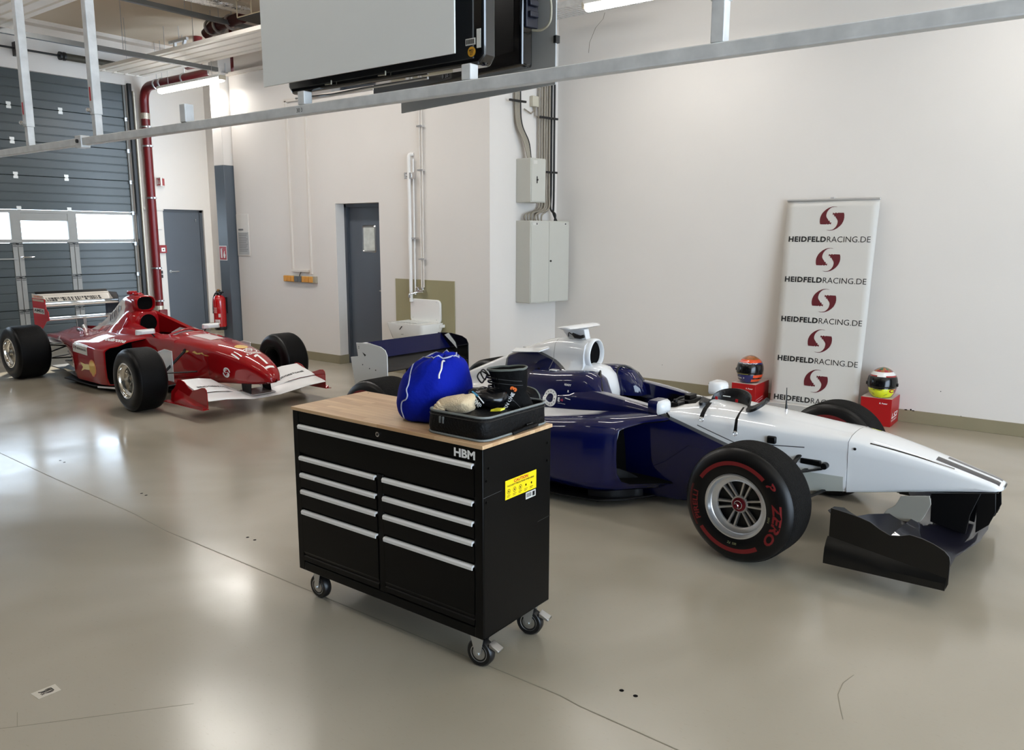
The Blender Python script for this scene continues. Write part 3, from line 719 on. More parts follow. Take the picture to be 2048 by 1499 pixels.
# sink area
tag(MB().box(-7.51, -6.49, YS-.012, YS, .35, 1.24).build('splash_panel', mat('splash_olive', srgb(152, 145, 112), .35, var=.03), bevel=.002), 'flat olive beige splash panel on the wall behind the sink', 'splash panel')
m_cer = mat('sink_ceramic', srgb(236, 236, 232), .12, coat=1, var=.03)
sk = thing('utility_sink', 'white ceramic utility sink with an upright back plate', 'sink', (-6.98, YS-.012, 0))
mb = MB()
def rrect(x0, x1, y0, y1, r, n=5):
    pts = []
    for cx, cy, a in ((x1-r, y1-r, 0), (x0+r, y1-r, 90), (x0+r, y0+r, 180), (x1-r, y0+r, 270)):
        for k in range(n+1): pts.append((cx+r*cos(R(a+90*k/n)), cy+r*sin(R(a+90*k/n))))
    return pts
def ringz(x0, x1, y0, y1, r, z): return [(p[0], p[1], z) for p in rrect(x0, x1, y0, y1, r)]
mb.loft([ringz(-.22, .28, -.36, -.05, .08, .505), ringz(-.25, .30, -.385, -.03, .07, .53), ringz(-.285, .315, -.405, 0, .05, .66), ringz(-.295, .32, -.41, 0, .045, .705), ringz(-.295, .32, -.41, 0, .045, .72),
         ringz(-.265, .29, -.38, -.06, .05, .72), ringz(-.25, .27, -.35, -.08, .06, .60), ringz(-.2, .22, -.3, -.1, .06, .555)], cap=True)
mb.build('basin', m_cer, sk, smooth=60)
mb = MB(); mb.loft([[(p[0], y, p[1]) for p in rrect(-.235, .28, .70, 1.0, .06)] for y in (-.035, 0)]); mb.build('back_plate', m_cer, sk, bevel=.008, smooth=40)
mb = MB(); mb.box(-.20, .16, -.32, -.12, .722, .728); [mb.box(-.20+k*.05, -.18+k*.05, -.34, -.1, .728, .734) for k in range(8)]; mb.build('grate', mat('grate_grey', srgb(205, 205, 200), .4), sk)
MB().box(.25, .33, -.10, 0, .66, .70).build('wall_bracket', m_cer, sk, bevel=.005)
for x, z in ((-.19, .96), (.22, .97), (-.19, .76), (.22, .75)): MB().cyl((x, -.037, z), (x, -.034, z), .006, 8).build('screw', m_steel, sk)
MB().tube([(.02, -.2, .555), (.02, -.2, .36), (.02, -.012, .34)], .022, 12).build('drain_pipe', m_white, sk, smooth=60)
MB().prism([(-.06, -.411, .645), (-.045, -.411, .645), (-.005, -.411, .69), (-.02, -.411, .69)], (0, -.001, 0)).prism([(-.03, -.408, .585), (.01, -.408, .59), (.01, -.408, .594), (-.03, -.408, .59)], (0, -.001, 0)).build('scratch_mark', m_black, sk)
wp = thing('waste_pipe', 'white plastic waste pipe bent at the top and clipped to the wall above the sink', 'pipe', (-7.18, YS, 0))
MB().tube([(0, -.06, .96), (0, -.06, 2.60)]+bend((0, -.06, 2.5), (0, -.06, 2.78), (0, 0.0, 2.78), .05)+[(.03, -.0, 2.78)], .022, 14).build('pipe_run', m_white, wp, smooth=50)
MB().tube([(.045, -.03, 1.05), (.045, -.03, 2.72)], .011, 10).build('thin_pipe', m_white, wp, smooth=50)
MB().box(-.07, .06, -.075, 0, 2.48, 2.56).cyl((-.03, -.085, 2.52), (-.03, -.07, 2.52), .012, 8).build('pipe_clamp', m_chrome, wp, bevel=.004)
MB().box(-.03, .09, -.065, 0, 1.745, 1.765).build('pipe_clamp', m_chrome, wp)
sp_ = thing('water_pipe', 'pair of thin supply pipes running up the wall to the right of the waste pipe', 'pipe', (-7.02, YS, 0))
MB().cyl((0, -.03, 1.14), (0, -.03, 4.10), .012, 10).build('pipe_run', m_conduit, sp_, smooth=50)
MB().cyl((.04, -.03, 2.0), (.04, -.03, 4.10), .010, 10).cyl((.035, -.03, 1.14), (.035, -.03, 2.0), .010, 10).build('pipe_run', m_conduit, sp_, smooth=50)
for z in (3.1, 2.58, 1.50): MB().box(-.03, .06, -.05, 0, z-.01, z+.01).build('pipe_clamp', m_chrome, sp_)
tp = thing('water_tap', 'chrome wall tap over the utility sink', 'tap', (-7.02, YS-.012, 1.10))
MB().cyl((-.03, 0, .0), (-.03, -.05, .0), .014, 10).cyl((.05, 0, .0), (.05, -.05, .0), .014, 10).tube([(.06, -.05, 0), (-.05, -.05, 0)], .02, 12).build('tap_body', m_chrome, tp, smooth=40)
MB().tube([(-.03, -.05, -.01), (-.05, -.10, -.02), (-.09, -.15, -.04), (-.09, -.15, -.08)], .012, 10).build('spout', m_chrome, tp, smooth=40)
MB().box(-.055, -.02, -.07, -.03, .03, .05).cyl((-.03, -.05, 0), (-.03, -.05, .04), .008, 8).box(.03, .07, -.07, -.03, .03, .05).cyl((.05, -.05, 0), (.05, -.05, .04), .008, 8).build('tap_handle', m_chrome, tp, bevel=.003)
# ================================================================== electrical cabinets on the return wall
wdir = V((.1819, .9833, 0)); ndir = V((.9833, -.1819, 0)); cab_rz = math.atan2(wdir.y, wdir.x)
m_cab = mat('cabinet_grey', srgb(190, 189, 180), .42, var=.02)
def cabinet(name, label, base, w, d, z0, z1, doors):
    t = thing(name, label, 'electrical cabinet', (base.x, base.y, z0), cab_rz)   # local x along the wall, -y out of it
    h = z1-z0
    MB().box(0, w, -d, 0, 0, h).build('cabinet_body', m_cab, t, bevel=.006)
    x = .012
    for k, dw in enumerate(doors):
        dr = MB().box(x, x+dw-.004, -d-.008, -d, .012, h-.012).build('door', m_cab, t, bevel=.003)
        x += dw
    return t
cbase = V((-5.865, 7.754, 0))
t1 = cabinet('electrical_cabinet', 'large pale grey two door electrical cabinet in the wall corner', cbase, .665, .25, .99, 1.968, (.30, .34))
MB().cyl((.335, -.258, .50), (.335, -.270, .50), .012, 12).build('lock', m_black, t1)
MB().box(.04, .115, -.2595, -.2582, .925, .955).box(.56, .61, -.2595, -.2582, .93, .955).build('label_plate', m_lab, t1)
MB().box(.095, .11, -.2602, -.2596, .93, .952).box(.575, .60, -.2602, -.2596, .936, .95).build('label_print', m_black, t1)
t2 = cabinet('electrical_cabinet', 'small grey single door electrical cabinet above the large one', cbase+V((0, 0, 0)), .25, .25, 2.178, 2.685, (.226,))
MB().cyl((.10, -.258, .26), (.10, -.272, .26), .010, 12).box(.092, .108, -.2595, -.2582, .22, .30).build('lock', m_black, t2)
MB().box(.04, .10, -.2595, -.2582, .44, .48).build('label_plate', m_lab, t2)
m_cb1 = mat('grey_cable', srgb(150, 142, 128), .5); m_cb2 = mat('black_cable', srgb(18, 18, 18), .5)
def on_wall(s, out, z): p = cbase+wdir*s+ndir*out; return (p.x, p.y, z)
random.seed(3)
cbn = thing('cable_bundle', 'thick bundle of grey and black cables running down the corner into the large cabinet', 'cables', on_wall(.40, 0, 1.97))
inv = Matrix.Translation(cbn.location).inverted()
for k in range(9):
    s0 = .33+.028*k; o0 = .04+.02*(k % 3)
    pts = catmull([on_wall(s0, o0, 4.15), on_wall(s0, o0, 3.0), on_wall(s0+.004, o0, 2.35), on_wall(s0-.02, o0+.02, 2.12), on_wall(.08+.05*k*.8 if k < 7 else s0, .08+.02*(k % 4), 2.04+.01*(k % 3)), on_wall(.10+.035*k if k < 7 else s0, .06+.02*k*.5, 1.965)], 7)
    MB().tube(pts, .011 if k < 7 else .013, 8, M=inv).build('cable', m_cb1 if k < 7 else m_cb2, cbn, smooth=60)
for z in (2.55, 3.18): MB().box(-.14, .16, -.012, .012, -.012, .012, M=Matrix.Translation(V(on_wall(.42, .11, z))-cbn.location) @ Matrix.Rotation(cab_rz, 4, 'Z')).build('cable_clamp', m_black, cbn, bevel=.003)
cb2 = thing('cable_bundle', 'curved bundle of cables entering the top of the small cabinet', 'cables', on_wall(.1, 0, 2.69))
inv = Matrix.Translation(cb2.location).inverted()
for k in range(5):
    pts = catmull([on_wall(-.06+.02*k, .05+.012*(k % 2), 4.15), on_wall(-.06+.02*k, .05, 3.35), on_wall(-.045+.02*k, .06, 3.08), on_wall(.03+.02*k, .10, 2.88), on_wall(.08+.012*k, .12, 2.685)], 7)
    MB().tube(pts, .010, 8, M=inv).build('cable', m_cb1 if k < 4 else m_cb2, cb2, smooth=60)
MB().box(-.16, .10, -.012, .012, -.012, .012, M=Matrix.Translation(V(on_wall(-.02, .08, 3.33))-cb2.location) @ Matrix.Rotation(cab_rz, 4, 'Z')).build('cable_clamp', m_black, cb2, bevel=.003)
jb = thing('junction_box', 'small beige junction box at the top of the cable bundle', 'junction box', on_wall(.26, 0, 3.30), cab_rz)
MB().box(-.05, .05, -.06, 0, 0, .12).build('box_body', mat('beige_box', srgb(196, 190, 172), .4), jb, bevel=.006)
MB().tube([(0, -.03, 0), (0, -.03, -.05), (-.05, -.03, -.08), (-.16, -.03, -.04)], .008, 8).tube([(.02, -.03, 0), (.02, -.03, -.10), (.10, -.04, -.12)], .008, 8).build('cable', m_cb1, jb, smooth=60)
# ================================================================== signs, alarms, extinguisher
def sign_sheet(t, w, h, mat_): return MB().box(-w/2, w/2, -.004, 0, -h/2, h/2).build('sign_plate', mat_, t)
s1 = thing('fire_sign', 'red and white fire extinguisher sign on the grey column', 'sign', (-11.13, 7.199, 1.51))
sign_sheet(s1, .20, .225, m_white); MB().box(-.088, .088, -.006, -.004, -.10, .10).build('red_field', m_redp, s1)
mb = MB(); mb.box(-.055, -.02, -.0072, -.0062, -.075, .045); mb.box(-.05, -.025, -.0072, -.0062, .045, .07); mb.prism([(-.055, -.0065, .06), (-.01, -.0065, .075), (-.01, -.0065, .065), (-.055, -.0065, .05)], (0, -.001, 0))
mb.prism([(.02, -.0065, -.075), (.05, -.0065, -.075), (.065, -.0065, -.03), (.045, -.0065, 0), (.055, -.0065, .04), (.03, -.0065, .02), (.01, -.0065, -.03)], (0, -.001, 0)); mb.build('pictogram', m_white, s1)
s2 = thing('fire_sign', 'small box shaped red and white hydrant sign high on the wall above the side door', 'sign', (XG, 7.74, 2.71))
MB().box(0, .14, -.02, .0, -.075, .075).prism([(0, 0, -.075), (.14, 0, -.075), (0, .14, -.075)], (0, 0, .15)).build('sign_box', m_white, s2)
q = V((-.707, .707, 0)); nrm = V((.707, .707, 0))
MB().box(-.0, .001, -.0, .001, 0, .001).build('mounting_pin', m_white, s2)
mb = MB(); o = V((.14, 0, 0)); a = o+q*.03-V((0, 0, .06))+nrm*.002
mb.prism([a, a+q*.13, a+q*.13+V((0, 0, .12)), a+V((0, 0, .12))], nrm*.001); mb.prism([V((.01, -.0205, -.06)), V((.13, -.0205, -.06)), V((.13, -.0205, .06)), V((.01, -.0205, .06))], (0, -.001, 0)); mb.build('red_field', m_redp, s2)
mb = MB(); mb.box(.025, .05, -.0225, -.0216, -.045, .045); mb.prism([(.07, -.022, -.04), (.11, -.022, -.04), (.10, -.022, .045), (.08, -.022, .01)], (0, -.001, 0)); mb.build('pictogram', m_white, s2)
s3 = thing('fire_alarm_button', 'red square fire alarm push box beside the grey side door', 'alarm', (XG, 7.73, 1.53))
MB().box(0, .05, -.07, .07, -.07, .07).build('alarm_case', mat('alarm_red', srgb(140, 20, 30), .4), s3, bevel=.006); MB().box(.05, .054, -.035, .035, -.045, .025).build('alarm_window', m_white, s3); MB().cyl((.054, 0, -.01), (.058, 0, -.01), .012, 12).build('button', m_black, s3)
s4 = thing('light_switch', 'pair of small black switches stacked beside the red pipe', 'switch', (XG, 7.67, 1.08))
MB().box(0, .03, -.03, .035, .01, .065).build('switch_rocker', m_black, s4, bevel=.004); MB().box(0, .03, -.03, .035, -.065, -.01).build('switch_rocker', m_black, s4, bevel=.004)
tag(MB().box(XG, XG+.03, 7.62, 7.75, 1.88, 2.03).build('wall_cover', m_trim, bevel=.003), 'small blank white wall cover above the red alarm box', 'cover')
fe = thing('fire_extinguisher', 'tall red fire extinguisher hanging on the grey column', 'fire extinguisher', (-11.13, 7.08, .33))
m_fe = mat('extinguisher_red', srgb(186, 10, 16), .22, coat=1)
MB().lathe([(.0, .002), (.088, .0), (.093, .02), (.093, .05)], 28).build('base_ring', m_black, fe, smooth=40)
MB().lathe([(.093, .05), (.095, .06), (.095, .44), (.088, .49), (.065, .525), (.03, .54), (0, .542)], 28).build('cylinder', m_fe, fe, smooth=60)
MB().lathe([(.03, .535), (.045, .545), (.045, .575), (.025, .59), (0, .59)], 20).box(-.05, .10, -.018, .018, .575, .595).prism([(-.05, -.015, .60), (.04, -.015, .615), (.04, -.015, .605), (-.05, -.015, .59)], (0, .03, 0)).build('valve_handle', m_black, fe, smooth=40)
MB().lathe([(0, 0), (.022, 0), (.022, .03), (0, .035)], 16, M=Matrix.Translation((-.01, 0, .595))).build('safety_cap', mat('brass_cap', srgb(160, 110, 50), .4, .5), fe, smooth=40)
MB().tube(catmull([(-.03, 0, .575), (-.08, -.01, .56), (-.108, -.03, .48), (-.112, -.04, .36), (-.10, -.05, .25)], 7), .012, 10).build('hose', m_black, fe, smooth=60)
MB().lathe([(.0958, .28), (.0962, .28), (.0962, .31), (.0958, .31)], 20, a0=R(180), a1=R(245)).build('hose_clip', m_lab, fe)
m_wl = mat('extinguisher_print', srgb(225, 205, 200), .5)
mb = MB(); mb.lathe([(.0957, .10), (.0963, .10), (.0963, .165), (.0957, .165)], 12, a0=R(275), a1=R(325)); mb.lathe([(.0957, .20), (.0963, .20), (.0963, .255), (.0957, .255)], 8, a0=R(312), a1=R(332)); mb.build('label_plate', m_wl, fe)
mb = MB()
for k in range(5): mb.lathe([(.0957, .27+k*.018), (.0962, .27+k*.018), (.0962, .276+k*.018), (.0957, .276+k*.018)], 8, a0=R(265), a1=R(300))
for k in range(3): mb.lathe([(.0964, .118), (.0968, .118), (.0968, .132), (.0964, .132)], 4, a0=R(282+k*13), a1=R(288+k*13), mi=1)
mb.build('label_print', [m_wl, m_black], fe)
MB().box(-.03, .03, .09, .12, .25, .50).build('wall_hook', m_black, fe)
# ================================================================== tool cart
m_cart = mat('cart_black_paint', (.0012, .0012, .0013, 1), .33, var=.1, bump=.02, bscale=120, spec=.18)
m_cartd = mat('cart_shadow_gap', srgb(4, 4, 4), .6, spec=.2)
m_handle = mat('handle_aluminium', (.90, .90, .89, 1), .3, .25)
def wood_mat():
    m = bpy.data.materials.new('beech_butcher_block'); m.use_nodes = True; N, L = nodes_of(m); b = N['Principled BSDF']
    tc = N.new('ShaderNodeTexCoord')
    br = N.new('ShaderNodeTexBrick'); br.offset = .37; br.squash = 1; br.inputs['Scale'].default_value = 1; br.inputs['Brick Width'].default_value = .34; br.inputs['Row Height'].default_value = .036
    br.inputs['Mortar Size'].default_value = .0004; br.inputs['Bias'].default_value = 0
    br.inputs['Color1'].default_value = srgb(196, 158, 118); br.inputs['Color2'].default_value = srgb(222, 190, 150); br.inputs['Mortar'].default_value = srgb(168, 128, 88)
    L.new(tc.outputs['Object'], br.inputs[0])
    mp = N.new('ShaderNodeMapping'); mp.inputs['Scale'].default_value = (3, 40, 40); L.new(tc.outputs['Object'], mp.inputs[0])
    n = N.new('ShaderNodeTexNoise'); n.inputs['Scale'].default_value = 1.6; n.inputs['Detail'].default_value = 5; L.new(mp.outputs[0], n.inputs[0])
    mx = N.new('ShaderNodeMix'); mx.data_type = 'RGBA'; mx.blend_type = 'MULTIPLY'; mx.inputs[0].default_value = .35; L.new(br.outputs[0], mx.inputs[6])
    rp = N.new('ShaderNodeValToRGB'); rp.color_ramp.elements[0].color = (.72, .62, .52, 1); rp.color_ramp.elements[0].position = .35; rp.color_ramp.elements[1].color = (1, 1, 1, 1); rp.color_ramp.elements[1].position = .65
    L.new(n.outputs[0], rp.inputs[0]); L.new(rp.outputs[0], mx.inputs[7]); L.new(mx.outputs[2], b.inputs['Base Color'])
    b.inputs['Roughness'].default_value = .34; return m
cart = thing('tool_cart', 'black rolling tool cart with silver drawer pulls and a beech worktop', 'tool cart', (-2.53, 2.585, 0))
cx0, cx1, cy0, cy1 = -.595, .595, -.24, .235
b = MB(); b.box(cx0, cx1, cy0+.012, cy1, .155, .9655); b.box(cx0, cx0+.042, cy0, cy0+.012, .155, .9655); b.box(cx1-.042, cx1, cy0, cy0+.012, .155, .9655)
b.box(cx0+.042, cx1-.042, cy0, cy0+.012, .155, .20); b.box(-.015, .021, cy0+.002, cy0+.012, .20, .755)
b.build('cart_body', m_cart, cart, bevel=.003)
MB().box(-.6, .6, -.245, .24, .966, .982).build('worktop', wood_mat(), cart, bevel=.0015)
for x, y in ((-.55, .21), (.12, -.10), (.55, .21), (-.16, .20)): MB().cyl((x, y, .9822), (x, y, .9826), .004, 8).build('screw_hole', m_black, cart)
def drawer(x0, x1, z0, z1, handle=True, deep=False):
    d = MB(); y = cy0+.010
    prof = [(y, z0), (y-.012, z0+.002), (y-.012, z1-.030), (y-.004, z1-.022), (y-.004, z1-.002), (y, z1)]
    if deep: prof = [(y, z0), (y-.012, z0+.002), (y-.012, z0+.025), (y-.006, z0+.030), (y-.010, z0+.045), (y-.012, z0+.05), (y-.012, z1-.030), (y-.004, z1-.022), (y-.004, z1-.002), (y, z1)]
    d.loft([[(x, a, c) for a, c in prof] for x in (x0, x1)], closed=True)
    o = d.build('drawer', m_cart, cart)
    h = MB(); hz = z1-.006
    hp = [(y-.004, hz), (y-.018, hz+.001), (y-.024, hz-.006), (y-.022, hz-.019), (y-.018, hz-.020), (y-.016, hz-.010), (y-.004, hz-.008)]
    h.loft([[(x, a, c) for a, c in hp] for x in (x0+.004, x1-.004)]); h.build('drawer_pull', m_handle, o, smooth=35)
    return o
drawer(cx0+.044, cx1-.044, .760, .906)
MB().box(cx0+.044, cx1-.044, cy0+.002, cy0+.012, .910, .964).build('fascia', m_cart, cart)
for x0, x1 in ((cx0+.044, -.018), (.024, cx1-.044)):
    drawer(x0, x1, .668, .750); drawer(x0, x1, .584, .664); drawer(x0, x1, .480, .580); drawer(x0, x1, .205, .476, deep=True)
MB().cyl((0, cy0+.004, .936), (0, cy0-.004, .936), .0115, 20).build('lock_ring', m_chrome, cart, smooth=40)
MB().cyl((0, cy0-.003, .936), (0, cy0-.006, .936), .006, 12).build('lock_core', m_black, cart)
mb = MB(); place_flat(mb, text_mesh('HBM', 1, .04), (.446, cy0-.0012, .916), (1, 0, 0), (0, 0, 1), w=.112, h=.036); mb.build('maker_lettering', mat('white_print', srgb(240, 240, 238), .4), cart)
m_yel = mat('caution_yellow', srgb(246, 214, 12), .4); m_rprint = mat('red_print', srgb(190, 22, 30), .5)
cs = MB().box(cx1, cx1+.0008, -.093, .126, .718, .800).build('caution_sticker', m_yel, cart)
X_ = cx1+.0012
mb = MB(); place_flat(mb, text_mesh('CAUTION', 1, .035), (X_, -.035, .781), (0, 1, 0), (0, 0, 1), w=.10, h=.014); mb.build('caution_heading', m_rprint, cs)
mb = MB(); place_flat(mb, text_mesh('TAKE SAFETY PRECAUTIONS WHEN USING', 1, .03), (X_, -.082, .770), (0, 1, 0), (0, 0, 1), w=.19, h=.0075)
for k in range(5):
    c_ = (X_, -.070+k*.040, .750)
    place_flat(mb, ring2d(.8, 1), c_, (0, 1, 0), (0, 0, 1), w=.022, center=True) if k < 3 else place_flat(mb, merge2d((poly2d([(0, 1), (-1, 0), (0, -1), (1, 0)]), 0, 0, 1)), c_, (0, 1, 0), (0, 0, 1), w=.012, center=True)
    place_flat(mb, rect2d(0, 0, 1, 1.2), c_, (0, 1, 0), (0, 0, 1), w=.007, center=True)
    for j in range(2): place_flat(mb, rect2d(0, 0, 1, .1), (X_, -.082+k*.040, .732-j*.006), (0, 1, 0), (0, 0, 1), w=.024-.006*j, h=.0022)
mb.build('caution_print', m_black, cs)
bs = MB().box(cx1, cx1+.0009, .050, .122, .683, .713).build('barcode_sticker', m_lab, cart)
mb = MB()
for k in range(12): mb.box(cx1+.001, cx1+.0013, .056+k*.003, .056+k*.003+(.001 if k % 3 else .002), .690, .708)
mb.box(cx1+.001, cx1+.0013, .098, .115, .688, .708); mb.build('barcode', m_black, bs)
mb = MB()
for y, z in ((-.215, .83), (-.215, .74), (.21, .90), (.21, .82), (-.20, .88)): mb.cyl((cx1, y, z), (cx1+.004, y, z), .006, 12)
mb.build('side_bolts', m_cart, cart, smooth=40)
mb = MB(); mb.prism([(cx1, -.235, .762), (cx1, -.12, .766), (cx1, -.12, .7675), (cx1, -.235, .764)], (.0006, 0, 0)); mb.prism([(cx1, .14, .556), (cx1, .24, .560), (cx1, .24, .561), (cx1, .14, .557)], (.0006, 0, 0)); mb.build('paint_scratch', mat('scratch_grey', srgb(60, 60, 60), .5), cart)
def caster(x, y, a, swivel):
    c = bpy.data.objects.new('caster', None); COL.objects.link(c); c.parent = cart; c.location = (x, y, 0); c.rotation_euler = (0, 0, a); c.empty_display_size = .05
    MB().lathe([(.030, -.020), (.055, -.021), (.062, -.012), (.062, .012), (.055, .021), (.030, .020)], 28, axis='y', M=Matrix.Translation((0, 0, .062))).build('caster_tyre', m_black, c, smooth=40)
    MB().lathe([(.0, -.022), (.012, -.024), (.034, -.019), (.040, -.022), (.040, .022), (.034, .019), (.012, .024), (0, .022)], 24, axis='y', M=Matrix.Translation((0, 0, .062))).build('caster_hub', m_steel, c, smooth=30)
    mb = MB(); mb.box(-.04, .045, -.04, .04, .148, .155)
    for s in (-.029, .026): mb.prism([(-.012, s, .055), (.012, s, .055), (.03, s, .148), (-.018 if not swivel else -.04, s, .148)], (0, .003, 0))
    mb.box(-.03, .03, -.029, .029, .140, .148); mb.cyl((0, -.034, .062), (0, .034, .062), .007, 8); mb.build('caster_fork', mat('zinc_plate', (.62, .63, .63, 1), .28, .9), c)
    if swivel: MB().prism([(.05, -.022, .10), (.095, -.022, .085), (.098, -.022, .095), (.05, -.022, .118)], (0, .044, 0)).build('brake_pedal', m_steel, c, bevel=.003)
    return c
caster(-.515, -.175, 0, False); caster(-.515, .17, 0, False); caster(.535, -.18, R(8), True); caster(.54, .165, R(14), True)

# ================================================================== things on the cart (top at z .982)
ZT = .983
def surf_blob(name, fn, nu, nv, mats, parent=None, smooth=60, **k):
    """closed body: fn(u,v)->point, u around 0..1, v bottom..top 0..1"""
    mb = MB(); rings = [[fn(i/nu, j/nv) for i in range(nu)] for j in range(nv+1)]
    mb.loft(rings); return mb.build(name, mats, parent, smooth=smooth, **k)
m_blue = mat('royal_blue_fabric', srgb(4, 26, 150), .8, var=.12, vscale=12, bump=.3, bscale=60, spec=.15)
m_pipe_ = mat('grey_piping', srgb(172, 176, 196), .6)
bagp = [(0, .165), (.06, .195), (.2, .215), (.4, .222), (.55, .215), (.7, .195), (.82, .162), (.92, .115), (.98, .065), (1, .012)]
def bag_fn(u, v):
    a = 2*pi*u; h = .288*(v if v < .75 else .75+.25*(1-((1-v)/.25)**1.7)); r = interp_s(bagp, v)
    w = 1+.055*noise.noise(V((cos(a)*2.1, sin(a)*2.1, v*2.6)))+.03*sin(a*9+v*3)*max(0, v-.45)+.012*sin(a*5+v*9)
    return (-2.436+.070*v**2+r*w*cos(a)*.70, 2.60+r*w*sin(a)*.80, ZT+.001+h+.018*noise.noise(V((cos(a)*3, sin(a)*3, v*4+5)))*min(1, v*3))
bag = surf_blob('helmet_bag', bag_fn, 72, 40, m_blue, smooth=80)
tag(bag, 'bright blue soft drawstring helmet bag standing on the worktop', 'bag')
bb2 = bvh_of([bag])
def stick(pts, bvh, eye, r, off=.001):
    """pull a rough line onto a surface, seen from a fixed point in the room"""
    out = []
    for p in pts:
        d = (V(p)-V(eye)).normalized(); h, nn, i, dd = bvh.ray_cast(V(eye), d)
        if h: out.append(h-d*off)
    return out
EYE = (0, 0, 1.8)
seam = catmull([(-2.40, 2.5, 1.275), (-2.46, 2.5, 1.262), (-2.49, 2.5, 1.215), (-2.505, 2.5, 1.165), (-2.512, 2.5, 1.14), (-2.525, 2.5, 1.115), (-2.52, 2.5, 1.09), (-2.53, 2.5, 1.07), (-2.555, 2.5, 1.055), (-2.56, 2.5, 1.02), (-2.545, 2.5, .985), (-2.535, 2.5, .965), (-2.53, 2.5, .948)], 6)
sp = stick([p+V((.022, 0, 0)) for p in seam], bb2, EYE, .003)
MB().tube(sp, .0032, 6).build('bag_piping', m_pipe_, bag, smooth=60)
top = [bag_fn(k/24, .955+.012*sin(k*1.9)) for k in range(25)]
MB().tube([(p[0], p[1], p[2]+.003) for p in top], .0035, 6).build('bag_hem', m_pipe_, bag, smooth=60)
MB().tube(catmull([(-2.33, 2.58, 1.245), (-2.30, 2.52, 1.262), (-2.272, 2.48, 1.235), (-2.262, 2.455, 1.215), (-2.258, 2.45, 1.20)], 6), .004, 8).build('drawstring', m_white, bag, smooth=60)

# open packing case
case = thing('packing_case', 'open black soft packing case with grey piping full of race clothing', 'bag', (-2.105, 2.60, ZT))
m_nyl = mat('black_nylon', (.0014, .0014, .0016, 1), .6, spec=.2, bump=.5, bscale=90, var=.3, vscale=8); m_gp = mat('grey_case_piping', srgb(120, 124, 122), .6)
def case_ring(s, z, wob=0): 
    pts = rrect(-.165*s, .155*s, -.225*s, .225*s, .05, 6); out = []
    for i, (x, y) in enumerate(pts):
        out.append((x+wob*noise.noise(V((x*9, y*9, z*8))), y+wob*noise.noise(V((x*9+4, y*9, z*8))), z+wob*.5*noise.noise(V((x*7, y*7, 3)))))
    return out
rg = [case_ring(.98, .002), case_ring(1.0, .004), case_ring(1.015, .03, .012), case_ring(1.01, .06, .016), case_ring(1.0, .095, .006), case_ring(.985, .097, .006), case_ring(.96, .06, .004), case_ring(.95, .03)]
MB().loft(rg).build('case_shell', m_nyl, case, smooth=60)
for zz, s in ((.006, 1.01), (.097, .995)):
    c_ = case_ring(s, zz, .006 if zz > .05 else 0); MB().tube(c_+[c_[0]], .0048, 6).build('case_piping', m_gp, case, smooth=60)
z2 = case_ring(1.012, .082, .006); MB().tube(z2+[z2[0]], .0022, 5).build('zip', m_black, case)
for x in (-.075, -.058): MB().box(x-.004, x+.004, -.236, -.229, .052, .080).build('zip_pull', m_gs, case, bevel=.001)
MB().tube(catmull([(.165, -.05, .008), (.185, .0, .02), (.185, .06, .02), (.165, .12, .012)], 6), .008, 8).build('carry_handle', m_nyl, case, smooth=60)
MB().box(.156, .168, .045, .09, .010, .03).build('handle_buckle', m_black, case, bevel=.003)
# folded suit filling the case
def suit_fn(u, v):
    a = 2*pi*u; r = (1-v**3)**.6
    return (-2.11+.145*r*cos(a), 2.60+.20*r*sin(a), ZT+.02+.075*v+.012*noise.noise(V((cos(a)*r*4, sin(a)*r*4, 1)))*v)
suit = surf_blob('race_suit', suit_fn, 40, 12, mat('black_suit_cloth', srgb(12, 13, 18), .45, bump=.5, bscale=50), smooth=70)
tag(suit, 'black folded race suit lying at the bottom of the open case', 'suit')
# glossy black glove pack with white lettering
def glove_fn(u, v):
    a = 2*pi*u; r = sin(pi*min(.999, .04+v*.96)*.5+0) if False else (1-abs(2*v-1)**2.6)**.5
    return (-2.135+.105*r*cos(a)+.02*v, 2.60+.085*r*sin(a), ZT+.085+.085*v+.012*noise.noise(V((cos(a)*2, sin(a)*2, v*3))))
gl = surf_blob('racing_glove', glove_fn, 40, 16, mat('shiny_black_cloth', srgb(8, 9, 14), .22, var=.3, bump=.3, bscale=25), smooth=70)
tag(gl, 'glossy black racing glove with white and blue lettering in the middle of the case', 'glove')
gb = bvh_of([gl])
m_wp = mat('white_print', srgb(240, 240, 238), .4); m_bp = mat('sky_blue_print', srgb(70, 160, 205), .5)
xd = V((.86, -.30, -.42)).normalized(); yd = V((.30, .30, .86)); yd = (yd-xd*yd.dot(xd)).normalized(); dd_ = (V((-2.13, 2.56, 1.12))-V(EYE)).normalized()
def on_glove(t, dx, dy, w, m, nm):
    mb = MB(); o = V((-2.085, 2.50, 1.155))+xd*dx+yd*dy-dd_*.15; project_flat(mb, t, o, xd, yd, dd_, gb, off=.0012, w=w, cut=.02)
    if mb.v: mb.build(nm, m, gl)
on_glove(text_mesh('OMP', 1, .03), .0, -.045, .062, m_wp, 'glove_lettering')
on_glove(rect2d(0, 0, 1, .08), .0, -.014, .066, m_wp, 'glove_stripe')
on_glove(poly2d([(0, 0), (1, .12), (.95, .3), (.1, .14)]), -.035, -.022, .05, m_bp, 'glove_stripe')
